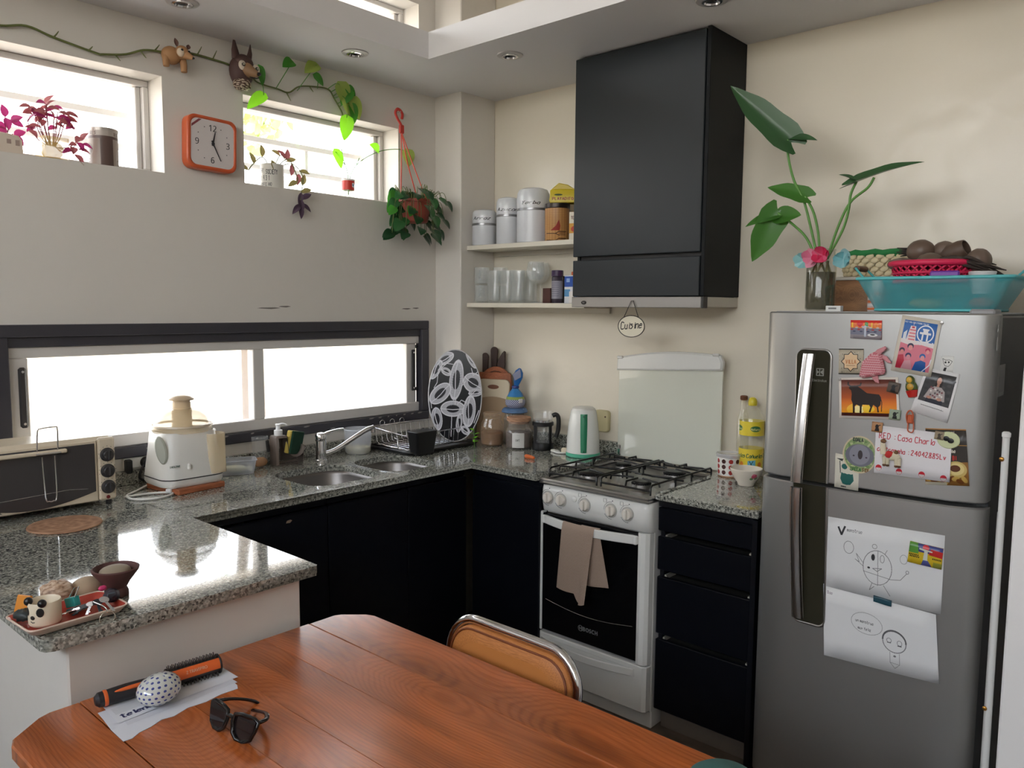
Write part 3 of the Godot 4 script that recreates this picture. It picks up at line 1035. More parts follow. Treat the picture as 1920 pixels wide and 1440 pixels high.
	m.span(Vector3(0.985, 0.905, 0.048), Vector3(1.480, 1.34, 0.054), 0.001)
	var lg2 := mat(Color(0.93, 0.94, 0.89, 0.6), 0.03)
	lg2.transparency = BaseMaterial3D.TRANSPARENCY_ALPHA
	var lid := part(s, "glass_lid", m, lg2, "raised glass hob lid against the wall")
	var tp: Array = [Vector2(0.980, 1.285), Vector2(1.482, 1.312), Vector2(1.484, 1.345)]
	for i in 13:
		var t := i / 12.0
		tp.append(Vector2(lerpf(1.470, 0.992, t), lerpf(1.372, 1.345, t) + 0.018 * sin(PI * t)))
	tp.append(Vector2(0.982, 1.335))
	m = W(s)
	m.T = m.T * Transform3D(Basis(), Vector3(0, 0, 0.040))
	m.prism(tp, 0.030, 0.007)
	part(lid, "lid_rail", m, M.enamel)
	for q in [Vector3(1.0, 1.343, 0.07), Vector3(1.455, 1.373, 0.068)]:
		part(lid, "rail_cap", W(s).box(q, Vector3(0.03, 0.012, 0.014), 0.004), M.enamel)
	m = W(s)
	m.span(Vector3(0.99, 0.886, 0.042), Vector3(1.004, 0.955, 0.062), 0.002)
	part(lid, "lid_hinge", m, M.chrome)
	# towel
	var t := thing("towel", "beige waffle towel folded over the oven door handle", "towel", Vector3(1.19, 0.44, 0.62))
	var tm := tmat(ntex(noise(FastNoiseLite.TYPE_CELLULAR, 0.12, 3, 1), 256, ramp([[0.0, rgb8(150, 128, 112)], [1.0, rgb8(198, 176, 160)]])), 0.95)
	tm.uv1_scale = Vector3(3, 4, 1)
	tm.heightmap_enabled = false
	tm.normal_enabled = true
	tm.normal_texture = ntex(noise(FastNoiseLite.TYPE_CELLULAR, 0.12, 3, 1), 256, null, true, 6.0)
	var fz := func(x: float) -> float: return 0.572 + 0.042 * sin(PI * clampf((x - 0.982) / 0.446, 0.0, 1.0))
	m = W(t)
	m.sheet(func(u: float, v: float) -> Vector3:
		var lo := 0.471 - 0.012 * u if u < 0.55 else 0.4644 - 0.03 * sin((u - 0.55) / 0.45 * PI * 0.75)
		var xt := 1.112 + 0.152 * u
		var xb := 1.086 + 0.152 * u + 0.012 * sin(u * 6.0)
		var k := (v - 0.14) / 0.86
		var z0: float = fz.call(xt)
		if v < 0.14:
			var a := PI * (1.0 - v / 0.14) * 0.5
			return Vector3(xt, 0.7195 + 0.02 * sin(a), z0 + 0.004 - 0.012 * (1.0 - cos(a)) + 0.0)
		var fold := 0.008 * sin(u * 7.0 + 0.6) * k + (0.012 * k if u > 0.8 else 0.0)
		return Vector3(lerpf(xt, xb, k), lerpf(0.7195, lo, k), z0 + 0.006 + fold - 0.01 * k), 20, 22)
	part(t, "front_fold", m, tm)
	m = W(t)
	m.sheet(func(u: float, v: float) -> Vector3:
		var xt := 1.20 + 0.082 * u
		var xb := 1.205 + 0.108 * u
		var z0: float = fz.call(xt)
		if v < 0.12: return Vector3(xt, 0.738 + 0.003 * sin(v * 26.0), z0 - 0.018 + v * 0.1)
		var k := (v - 0.12) / 0.88
		return Vector3(lerpf(xt, xb, k), lerpf(0.738, 0.515 - 0.008 * (1.0 - u), k), z0 - 0.003 - 0.02 * k + 0.006 * sin(u * 5.0) * k), 12, 18)
	part(t, "rear_fold", m, tm)

func hood():
	var h := thing("range_hood", "tall dark grey boxed range hood hung below the ceiling soffit", "range hood", Vector3(1.205, 1.556, 0.0))
	part(h, "side_panel", W(h).span(Vector3(1.494, 1.603, 0.001), Vector3(1.510, 2.5725, 0.288), 0.002), M.hood_side)
	part(h, "side_panel", W(h).span(Vector3(0.908, 1.603, 0.001), Vector3(0.922, 2.5725, 0.27), 0.002), M.hood_side)
	part(h, "body", W(h).span(Vector3(0.924, 1.60, 0.001), Vector3(1.490, 2.572, 0.264)), M.black)
	part(h, "upper_door", W(h).span(Vector3(0.901, 1.768, 0.272), Vector3(1.491, 2.566, 0.291), 0.0025), M.hood)
	part(h, "lower_door", W(h).span(Vector3(0.901, 1.604, 0.272), Vector3(1.491, 1.752, 0.291), 0.0025), M.hood)
	var ca := part(h, "canopy", W(h).span(Vector3(0.899, 1.559, 0.264), Vector3(1.502, 1.602, 0.293), 0.002), M.steel, "brushed steel strip")
	part(ca, "end_cap", W(h).span(Vector3(1.502, 1.559, 0.262), Vector3(1.514, 1.602, 0.293), 0.002), M.knobgrey)
	part(h, "underside", W(h).span(Vector3(0.905, 1.562, 0.004), Vector3(1.508, 1.601, 0.262), 0.002), mat(rgb8(196, 190, 178), 0.5))
	var e := W(h)
	e.T = e.T * Transform3D(Basis(Vector3(1, 0, 0), PI / 2), Vector3(0.963, 1.578, 0.293))
	var bd := part(ca, "badge", e.lathe([Vector2(0.0135, 0), Vector2(0.0125, 0.002), Vector2(0, 0.002)], 24, 35.0, 1.0, 0.6), M.black)
	lettering(bd, "TST", Vector3(0.963, 1.578, 0.2955) - h.position, Basis(), 0.006, M.chrome, true)
	# sign
	var s := thing("hanging_sign", "small oval cream sign reading Cuisine hung on a cord below the hood", "sign", Vector3(1.206, 1.443, 0.301))
	var p := Pic.new(256, 176, rgb8(222, 216, 196))
	p.text("Cuisine", 0.10, 0.64, 0.33, 8.0, rgb8(14, 14, 16), 0.12, -0.1)
	var m := W(s)
	var ov: Array = []
	for i in 32: ov.append(Vector2(1.206 + cos(TAU * i / 32) * 0.0615, 1.485 + sin(TAU * i / 32) * 0.0425))
	m.T = m.T * Transform3D(Basis(), Vector3(0, 0, 0.297))
	m.prism(ov, 0.007, 0.001)
	part(s, "plaque", m, tmat(p.tex(), 0.45))
	var o3: Array = []
	for q in ov: o3.append(Vector3(q.x, q.y, 0.3045))
	part(s, "black_rim", W(s).tube(o3, 0.0016, 5, true), M.black)
	part(s, "cord", W(s).tube([Vector3(1.168, 1.517, 0.302), Vector3(1.200, 1.586, 0.2965), Vector3(1.208, 1.586, 0.2965), Vector3(1.238, 1.52, 0.302)], 0.0014, 5), M.black)

func furniture():
	# ---- table
	var t := thing("table", "varnished orange-brown pine table with clipped corners in the foreground", "table", Vector3(2.0, 0, 2.12))
	var outl := PackedVector2Array([Vector2(1.268, 1.775), Vector2(1.277, 1.757), Vector2(1.325, 1.712), Vector2(1.350, 1.703), Vector2(2.70, 1.703), Vector2(2.74, 1.74), Vector2(2.74, 2.50), Vector2(2.70, 2.545), Vector2(1.352, 2.545), Vector2(1.325, 2.535), Vector2(1.277, 2.478), Vector2(1.268, 2.455)])
	var ws := [0.15, 0.13, 0.145, 0.12, 0.15, 0.147]
	var z := 1.703
	for i in 6:
		var strip := PackedVector2Array([Vector2(1.0, z), Vector2(3.0, z), Vector2(3.0, z + ws[i] - 0.0006), Vector2(1.0, z + ws[i] - 0.0006)])
		var pc := Geometry2D.intersect_polygons(outl, strip)
		var m := W(t)
		m.T = m.T * plan(0.722)
		m.prism(xz(Array(pc[0])), 0.028, 0.0007 if i > 0 and i < 5 else 0.003)
		var wm: StandardMaterial3D = M.table.duplicate()
		wm.uv1_scale = Vector3(1.0 if i % 2 == 0 else -1.0, 0.55 + 0.1 * (i % 3), 1)
		wm.uv1_offset = Vector3(0.17 * i, 0.31 * i, 0)
		part(t, "plank", m, wm)
		z += ws[i]
	var m2 := W(t)
	for q in [[1.36, 1.80, 2.66, 1.825], [1.36, 2.43, 2.66, 2.455], [1.36, 1.825, 1.385, 2.43], [2.635, 1.825, 2.66, 2.43]]:
		m2.span(Vector3(q[0], 0.62, q[1]), Vector3(q[2], 0.721, q[3]))
	part(t, "apron", m2, M.table)
	for q in [Vector2(1.385, 1.825), Vector2(2.635, 1.825), Vector2(1.385, 2.43), Vector2(2.635, 2.43)]:
		part(t, "leg", W(t).span(Vector3(q.x - 0.035, 0, q.y - 0.035), Vector3(q.x + 0.035, 0.72, q.y + 0.035), 0.006), M.table)
	# ---- chair
	var c := thing("chair", "chrome tube chair with a tan padded back, pushed in behind the table", "chair", Vector3(1.75, 0, 1.80))
	var fp: Array = [Vector3(1.548, 0.0, 1.60), Vector3(1.548, 0.45, 1.66)]
	fp = [Vector3(1.556, 0.44, 1.70), Vector3(1.550, 0.56, 1.655), Vector3(1.548, 0.67, 1.628)]
	for p in arc(Vector2(1.632, 0.705), 0.084, 180, 90, 8): fp.append(Vector3(p.x, p.y, 1.622 - (p.y - 0.70) * 0.12))
	for p in arc(Vector2(1.866, 0.705), 0.084, 90, 0, 8): fp.append(Vector3(p.x, p.y, 1.622 - (p.y - 0.70) * 0.12))
	fp += [Vector3(1.950, 0.67, 1.628), Vector3(1.948, 0.56, 1.655), Vector3(1.942, 0.44, 1.70)]
	part(c, "back_frame", W(c).tube(fp, 0.0115, 10), M.chrome)
	var tan := mat(rgb8(206, 134, 72), 0.42)
	tan.albedo_texture = ntex(noise(FastNoiseLite.TYPE_SIMPLEX, 0.02, 6, 4), 256, ramp([[0.0, rgb8(210, 200, 190)], [1.0, rgb8(255, 255, 255)]]))
	var m3 := W(c)
	m3.T = m3.T * Transform3D(Basis(Vector3(1, 0, 0), 0.12).rotated(Vector3.UP, 0), Vector3(0, 0, 0)) if false else m3.T
	var outl2 := rrect(1.562, 0.50, 1.936, 0.776, 0.07, 6)
	var rings: Array = []
	for q in [[0.006, -0.018], [0.0, -0.010], [0.0, 0.010], [0.008, 0.017], [0.03, 0.021]]:
		var ring: Array = []
		for p in rrect(1.562 + q[0], 0.50 + q[0], 1.936 - q[0], 0.776 - q[0], 0.07, 6):
			ring.append(Vector3(p.x, p.y, 1.622 - (p.y - 0.70) * 0.12 + q[1]))
		rings.append(ring)
	loft(m3, rings, true, true)
	var pad := part(c, "backrest", m3, tan)
	var pp: Array = []
	for p in rrect(1.567, 0.505, 1.931, 0.771, 0.066, 6): pp.append(Vector3(p.x, p.y, 1.622 - (p.y - 0.70) * 0.12 + 0.017))
	part(pad, "piping", W(c).tube(pp, 0.0028, 6, true), mat(rgb8(120, 62, 28), 0.5))
	part(c, "seat", W(c).box(Vector3(1.75, 0.45, 1.88), Vector3(0.37, 0.05, 0.36), 0.018), tan)
	for sx in [-1.0, 1.0]:
		part(c, "leg", W(c).tube([Vector3(1.749 + sx * 0.193, 0.44, 1.70), Vector3(1.749 + sx * 0.2, 0.42, 1.74), Vector3(1.749 + sx * 0.2, 0.012, 1.66)], 0.0115, 8), M.chrome)
		part(c, "leg", W(c).tube([Vector3(1.749 + sx * 0.193, 0.42, 1.70), Vector3(1.749 + sx * 0.193, 0.42, 2.04), Vector3(1.749 + sx * 0.2, 0.012, 2.08)], 0.0115, 8), M.chrome)

const WALLX := Basis(Vector3(0, 0, -1), Vector3(0, 1, 0), Vector3(1, 0, 0))   # lettering and discs that face +x

func ring_box(x0: float, z0: float, x1: float, z1: float, r: float, y: float) -> Array:
	var o: Array = []
	for p in rrect(x0, z0, x1, z1, r, 5): o.append(Vector3(p.x, y, p.y))
	return o

func worktop_items():
	var Y := 0.9
	# ---- toaster oven
	var o := thing("toaster_oven", "cream toaster oven with a smoked glass door and three black dials", "toaster oven", Vector3(0.17, Y, 2.13))
	part(o, "body", W(o).span(Vector3(0.075, 0.916, 1.914), Vector3(0.262, 1.128, 2.345), 0.014), M.ivory)
	part(o, "control_panel", W(o).span(Vector3(0.255, 0.919, 1.916), Vector3(0.272, 1.125, 1.970), 0.006), M.ivory)
	# door: cream frame with the smiling lower edge, dark glass above it
	var m := W(o)
	m.T = m.T * Transform3D(WALLX, Vector3(0.258, 0, 0))
	m.prism([Vector2(-2.343, 0.922), Vector2(-1.973, 0.922), Vector2(-1.973, 1.118), Vector2(-2.343, 1.118)], 0.012, 0.002)
	var door := part(o, "door", m, M.ivory)
	var gp: Array = [Vector2(-1.980, 0.953), Vector2(-1.980, 1.110), Vector2(-2.336, 1.110), Vector2(-2.336, 0.955)]
	for i in 15:
		var t := i / 14.0
		gp.append(Vector2(lerpf(-2.336, -1.980, t), 0.954 - 0.030 * sin(PI * t)))
	gp.remove_at(3)
	gp.remove_at(0)
	m = W(o)
	m.T = m.T * Transform3D(WALLX, Vector3(0.269, 0, 0))
	m.prism(gp, 0.004, 0.0008)
	part(door, "glass", m, mat(rgb8(66, 63, 64), 0.06))
	m = W(o)
	m.tube([Vector3(0.272, 0.965, 2.0), Vector3(0.2735, 0.972, 2.06), Vector3(0.272, 0.962, 2.33)], 0.001, 5)
	part(door, "rack_wire", m, M.chrome)
	m = W(o)
	m.span(Vector3(0.272, 1.094, 2.065), Vector3(0.288, 1.106, 2.265), 0.003)
	m.span(Vector3(0.268, 1.088, 2.25), Vector3(0.284, 1.106, 2.265), 0.003)
	part(door, "door_handle", m, M.ivory)
	for i in 3:
		var y: float = [1.069, 1.016, 0.963][i]
		var k := W(o)
		k.T = k.T * Transform3D(Basis(Vector3(0, 0, 1), -PI / 2), Vector3(0.272, y, 1.942))
		k.lathe([Vector2(0.0225, 0), Vector2(0.022, 0.004), Vector2(0.018, 0.006), Vector2(0.017, 0.015), Vector2(0.015, 0.017), Vector2(0, 0.017)], 28)
		k.box(Vector3(0, 0.018, 0), Vector3(0.03, 0.008, 0.006), 0.002)
		part(o, "dial", k, M.knobgrey)
		var mk := W(o)
		for j in 9:
			var a := -0.3 + 3.8 * j / 8.0
			mk.box(Vector3(0.2724, y + sin(a) * 0.028, 1.942 + cos(a) * 0.026), Vector3(0.0008, 0.002, 0.002))
		part(o, "dial_mark", mk, M.knobgrey)
	var lp := W(o)
	lp.T = lp.T * Transform3D(Basis(Vector3(0, 0, 1), -PI / 2), Vector3(0.272, 0.9295, 1.944))
	part(o, "pilot_light", lp.cyl(Vector3.ZERO, 0.006, 0.004, 14, 0.001), mat(rgb8(120, 26, 24), 0.3))
	for z in [1.932, 2.325]:
		for x in [0.095, 0.245]: part(o, "foot", W(o).cyl(Vector3(x, 0.9, z), 0.009, 0.017, 12, 0.001), M.rubber)
	lettering(door, "HOUSE", Vector3(0.2712, 0.9335, 2.272) - o.position, WALLX, 0.011, M.knobgrey, true)
	# wire grip hanging over the door handle
	var g := thing("tray_grip", "bent wire tray grip hooked over the toaster oven door handle", "tray grip", Vector3(0.29, 0.95, 2.12))
	m = W(g)
	m.tube(curve([Vector3(0.283, 1.096, 2.150), Vector3(0.284, 1.165, 2.146), Vector3(0.284, 1.176, 2.138), Vector3(0.284, 1.178, 2.10), Vector3(0.284, 1.170, 2.090), Vector3(0.284, 1.10, 2.092)], 4), 0.0022, 6)
	m.tube(curve([Vector3(0.293, 1.09, 2.14), Vector3(0.294, 0.965, 2.135), Vector3(0.294, 0.950, 2.126), Vector3(0.294, 0.950, 2.114), Vector3(0.294, 0.965, 2.104), Vector3(0.293, 1.09, 2.105)], 4), 0.0024, 6)
	m.tube([Vector3(0.2925, 1.098, 2.155), Vector3(0.2925, 1.098, 2.085)], 0.003, 6)
	part(g, "wire", m, M.chrome)
	# ---- cork mat
	m = MB.new()
	m.lathe([Vector2(0, 0), Vector2(0.098, 0), Vector2(0.1, 0.002), Vector2(0.098, 0.005), Vector2(0, 0.005)], 48)
	solo("cork_mat", m, M.cork, "round cork mat lying on the granite in front of the toaster oven", "mat", Vector3(0.425, Y + 0.0005, 2.128))
	# ---- juicer on its board
	var bd := thing("wooden_board", "small square wooden board under the juicer", "board", Vector3(0.20, Y, 1.647), 0.0)
	m = MB.new()
	m.box(Vector3(0, 0.01, 0), Vector3(0.20, 0.02, 0.185), 0.003, Basis(Vector3.UP, 0.12))
	part(bd, "board", m, M.woodred)
	var j := thing("juicer", "white electric juicer with an amber clear lid and feed chute", "juicer", Vector3(0.185, Y + 0.02, 1.647))
	m = MB.new()
	var rr: Array = []
	for q in [[0.002, 0.098, 0.108], [0.012, 0.104, 0.114], [0.03, 0.104, 0.114], [0.12, 0.094, 0.104], [0.185, 0.088, 0.098], [0.190, 0.084, 0.094]]: rr.append(ring_box(-q[1], -q[2], q[1], q[2], 0.05, q[0]))
	rr.reverse()
	loft(m, rr)
	part(j, "body", m, M.plastic)
	m = MB.new()
	rr = []
	for q in [[0.028, 0.1055, 0.1155], [0.032, 0.1055, 0.1155]]: rr.append(ring_box(-q[1], -q[2], q[1], q[2], 0.05, q[0]))
	rr.reverse()
	loft(m, rr)
	part(j, "seam", m, M.knobgrey)
	for q in [[0.08, 0.08], [0.08, -0.08], [-0.08, 0.08], [-0.08, -0.08]]:
		part(j, "foot", MB.new().lathe([Vector2(0, 0), Vector2(0.014, 0), Vector2(0.02, 0.008), Vector2(0.02, 0.016)], 16), M.plastic).position = Vector3(q[0], 0, q[1])
	var amber := mat(Color(0.97, 0.88, 0.72, 0.42), 0.12)
	amber.transparency = BaseMaterial3D.TRANSPARENCY_ALPHA
	m = MB.new()
	m.lathe([Vector2(0.100, 0.186), Vector2(0.102, 0.19), Vector2(0.100, 0.206), Vector2(0.090, 0.232), Vector2(0.068, 0.254), Vector2(0.042, 0.264), Vector2(0.033, 0.266)], 40)
	var lid := part(j, "clear_lid", m, amber)
	part(lid, "lid_rim", MB.new().lathe([Vector2(0.101, 0.204), Vector2(0.1045, 0.206), Vector2(0.103, 0.212), Vector2(0.1, 0.212)], 40), mat(rgb8(206, 190, 166), 0.3))
	m = MB.new()
	m.lathe([Vector2(0.034, 0.20), Vector2(0.034, 0.268), Vector2(0.031, 0.27), Vector2(0.031, 0.288), Vector2(0.03, 0.288), Vector2(0.03, 0.2)], 28)
	part(j, "feed_chute", m, mat(rgb8(220, 196, 160), 0.35))
	m = MB.new()
	m.lathe([Vector2(0.029, 0.27), Vector2(0.029, 0.296), Vector2(0.042, 0.297), Vector2(0.043, 0.301), Vector2(0.03, 0.309), Vector2(0.014, 0.313), Vector2(0, 0.313)], 28)
	part(j, "pusher", m, mat(rgb8(214, 190, 158), 0.4))
	# pulp box at the front right, side latches
	m = MB.new()
	rr = []
	for q in [[0.035, 0.0], [0.12, 0.012], [0.178, 0.016]]: rr.append(ring_box(0.045, -0.116 + q[1] * 0.3, 0.108 + q[1] * 0.3, -0.045, 0.02, q[0]))
	rr.reverse()
	loft(m, rr)
	part(j, "pulp_container", m, amber)
	for s in [1.0, -1.0]:
		m = MB.new()
		var e: Array = []
		for i in 20: e.append(Vector2(cos(TAU * i / 20) * 0.02, sin(TAU * i / 20) * 0.05))
		m.T = Transform3D(Basis(Vector3.UP, PI * 0.5 - s * (PI * 0.5) + (0.7 if s > 0 else -0.35)) * Basis(Vector3(0, 0, 1), 0.18 * s), Vector3(0.062 if s > 0 else 0.02, 0.135, 0.104 * s))
		m.prism(e, 0.012, 0.004)
		part(j, "latch", m, mat(rgb8(176, 178, 166), 0.35) if s > 0 else M.plastic)
	m = MB.new()
	m.box(Vector3(0.101, 0.072, 0.028), Vector3(0.012, 0.022, 0.012), 0.004)
	part(j, "switch", m, M.plastic)
	lettering(j, "SKILINE", Vector3(0.1005, 0.078, 0.078), WALLX, 0.007, mat(rgb8(30, 70, 60), 0.5), true)
	# cable, adapter and wall sockets behind the oven
	var cb := MB.new()
	cb.tube(curve([Vector3(0.10, 0.912, 1.73), Vector3(0.14, 0.905, 1.79), Vector3(0.20, 0.905, 1.855), Vector3(0.27, 0.905, 1.86), Vector3(0.31, 0.905, 1.80), Vector3(0.285, 0.905, 1.735), Vector3(0.25, 0.906, 1.745), Vector3(0.22, 0.905, 1.80), Vector3(0.215, 0.905, 1.87)], 6), 0.004, 7)
	var cab := solo("power_cable", cb, M.plastic, "white cable coiled on the granite between oven and juicer", "cable")
	part(cab, "cable_tag", MB.new().box(Vector3(0.262, 0.914, 1.735), Vector3(0.02, 0.012, 0.024), 0.002, Basis(Vector3.UP, 0.6)), M.paper)
	var so := thing("wall_socket", "white wall socket half hidden behind the juicer, with black adapter", "socket", Vector3(0.0, 0.97, 1.72))
	part(so, "plate", W(so).span(Vector3(0.0005, 0.958, 1.665), Vector3(0.009, 0.996, 1.785), 0.002), M.plastic)
	part(so, "adapter", W(so).span(Vector3(0.009, 0.945, 1.762), Vector3(0.034, 0.994, 1.785), 0.004), M.rubber)
	m = W(so)
	m.T = m.T * Transform3D(Basis(Vector3(0, 0, 1), -PI / 2), Vector3(0.009, 0.976, 1.708))
	part(so, "plug", m.cyl(Vector3.ZERO, 0.02, 0.03, 20, 0.004), M.rubber)
	part(so, "plug_cable", W(so).tube(curve([Vector3(0.03, 0.976, 1.715), Vector3(0.045, 0.955, 1.738), Vector3(0.04, 0.925, 1.742), Vector3(0.035, 0.91, 1.72)], 5), 0.0045, 7), M.rubber)
	# ---- clear tub with soap
	var tb := thing("plastic_tub", "small clear rectangular tub holding a pale bar of soap", "tub", Vector3(0.118, Y, 1.40), -0.42)
	m = MB.new()
	rr = []
	for q in [[0.056, 0.043, 0.071], [0.052, 0.040, 0.068], [0.003, 0.034, 0.060], [0.001, 0.030, 0.056]]: rr.append(ring_box(-q[1], -q[2], q[1], q[2], 0.012, q[0]))
	loft(m, rr, true, true)
	part(tb, "wall", m, M.milky)
	m = MB.new()
	var rim: Array = []
	for p in ring_box(-0.043, -0.071, 0.043, 0.071, 0.012, 0.056): rim.append(p)
	part(tb, "rim", m.tube(rim, 0.0018, 5, true), M.milky)
	m = MB.new()
	m.blob(Vector3(0.0, 0.021, 0.008), Vector3(0.024, 0.014, 0.042), 20)
	solo("soap_bar", m, mat(rgb8(226, 226, 196), 0.5), "pale oval soap bar lying in the clear tub", "soap", tb.position).rotation.y = -0.42
	m = MB.new()
	m.blob(Vector3(0.004, 0.016, -0.046), Vector3(0.012, 0.013, 0.01), 14)
	solo("soap_piece", m, mat(rgb8(222, 222, 200), 0.5), "broken end of soap in the clear tub, next to the bar", "soap", tb.position).rotation.y = -0.42
	# ---- clear bag with a black clip
	var bg := thing("plastic_bag", "crumpled clear plastic bag with ochre contents, closed by a black clip", "bag", Vector3(0.075, Y, 1.275))
	m = MB.new()
	m.lathe([Vector2(0, 0.001), Vector2(0.03, 0.001), Vector2(0.034, 0.02), Vector2(0.03, 0.05), Vector2(0.034, 0.08), Vector2(0.037, 0.125), Vector2(0.034, 0.128)], 9, 20.0, 0.7, 1.0)
	part(bg, "bag", m, M.clear)
	part(bg, "contents", MB.new().blob(Vector3(0, 0.022, 0), Vector3(0.02, 0.02, 0.029), 14, func(d: Vector3) -> float: return 1.0 + 0.12 * sin(d.x * 9.0) * cos(d.z * 7.0)), mat(rgb8(176, 120, 60), 0.7))
	part(bg, "clip", MB.new().box(Vector3(0.024, 0.088, -0.022), Vector3(0.01, 0.05, 0.014), 0.003, Basis(Vector3(1, 0, 0), 0.12)), M.rubber)
	# ---- soap dispenser with sponge
	var sd := thing("soap_dispenser", "taupe soap dispenser with white pump and a scooped sponge pocket", "dispenser", Vector3(0.085, Y, 1.156))
	m = MB.new()
	var pf: Array = [Vector2(-0.066, 0.004), Vector2(-0.060, 0.0), Vector2(0.058, 0.0), Vector2(0.064, 0.004), Vector2(0.066, 0.075), Vector2(0.060, 0.078)]
	for i in 9:
		var a := PI * i / 8.0
		pf.append(Vector2(0.025 + 0.033 * cos(a), 0.074 - 0.036 * sin(a)))
	pf += [Vector2(-0.012, 0.118), Vector2(-0.018, 0.124), Vector2(-0.060, 0.124), Vector2(-0.066, 0.118)]
	m.T = Transform3D(WALLX, Vector3(-0.032, 0, 0))
	m.prism(pf, 0.064, 0.008)
	part(sd, "body", m, mat(rgb8(112, 100, 92), 0.55))
	m = MB.new()
	m.lathe([Vector2(0.017, 0.124), Vector2(0.017, 0.146), Vector2(0.010, 0.148), Vector2(0.008, 0.163), Vector2(0.011, 0.164), Vector2(0.011, 0.171), Vector2(0, 0.172)], 20)
	part(sd, "pocket_back", MB.new().box(Vector3(-0.026, 0.062, -0.022), Vector3(0.008, 0.10, 0.08), 0.003), mat(rgb8(104, 93, 86), 0.55))
	var pu := part(sd, "pump", m, mat(rgb8(236, 236, 236), 0.3))
	pu.position = Vector3(0, 0, 0.04)
	part(pu, "nozzle", MB.new().tube(curve([Vector3(0, 0.168, 0), Vector3(0.004, 0.170, -0.02), Vector3(0.008, 0.163, -0.036)], 5), [0.008, 0.008, 0.0075, 0.007, 0.0068, 0.0065, 0.006, 0.006, 0.0058, 0.0055, 0.005], 8, false, 0.6), mat(rgb8(236, 236, 236), 0.3))
	var sp := thing("sponge", "yellow and green scouring sponge stuck upright in the soap dispenser", "sponge", Vector3(0.090, Y + 0.045, 1.130))
	var B := Basis(WALLX) * Basis(Vector3(0, 0, 1), -0.22) * Basis(Vector3.UP, 0.35)
	part(sp, "foam_side", MB.new().box(B * Vector3(-0.012, 0.042, -0.005), Vector3(0.066, 0.095, 0.022), 0.004, B), mat(rgb8(214, 190, 96), 0.85))
	part(sp, "scouring_side", MB.new().box(B * Vector3(-0.004, 0.042, 0.011), Vector3(0.074, 0.096, 0.010), 0.002, B), mat(rgb8(22, 62, 46), 0.9))
	# ---- tap
	var tp := thing("tap", "chrome single lever mixer tap behind the sink", "tap", Vector3(0.132, Y, 1.022))
	m = MB.new()
	m.lathe([Vector2(0.026, 0.0), Vector2(0.026, 0.005), Vector2(0.0225, 0.008), Vector2(0.0225, 0.085), Vector2(0.021, 0.09)], 28)
	part(tp, "body", m, M.chrome)
	m = MB.new()
	m.lathe([Vector2(0.0225, 0.086), Vector2(0.0245, 0.09), Vector2(0.024, 0.108), Vector2(0.018, 0.12), Vector2(0.0, 0.124)], 28)
	m.tube(curve([Vector3(0.0, 0.104, 0.0), Vector3(0.006, 0.118, -0.03), Vector3(0.012, 0.127, -0.075), Vector3(0.014, 0.129, -0.105)], 5), [0.02, 0.02, 0.019, 0.018, 0.017, 0.0155, 0.014, 0.0125, 0.011, 0.010, 0.0095, 0.009, 0.0085, 0.008, 0.0075, 0.007], 10, false, 0.45)
	part(tp, "lever", m, M.chrome)
	m = MB.new()
	m.tube(curve([Vector3(0.0, 0.028, -0.012), Vector3(0.03, 0.045, -0.055), Vector3(0.072, 0.098, -0.13), Vector3(0.085, 0.122, -0.175), Vector3(0.092, 0.131, -0.21)], 6), 0.0105, 12)
	var spt := part(tp, "spout", m, M.chrome)
	part(spt, "aerator", MB.new().cyl(Vector3(0.0925, 0.108, -0.205), 0.011, 0.018, 16, 0.002), M.chrome)
	# ---- milky tub behind the spout
	var mt := thing("plastic_bowl", "cloudy round plastic tub behind the tap spout", "tub", Vector3(0.098, Y, 0.802))
	m = MB.new()
	m.lathe([Vector2(0, 0.001), Vector2(0.05, 0.001), Vector2(0.056, 0.01), Vector2(0.061, 0.105), Vector2(0.064, 0.108), Vector2(0.062, 0.112), Vector2(0.059, 0.108)], 36)
	part(mt, "tub", m, M.milky)
	part(mt, "residue", MB.new().lathe([Vector2(0, 0.002), Vector2(0.049, 0.002), Vector2(0.054, 0.01), Vector2(0.055, 0.03), Vector2(0, 0.032)], 32), mat(Color(0.8, 0.78, 0.62), 0.5))
	dish_rack()

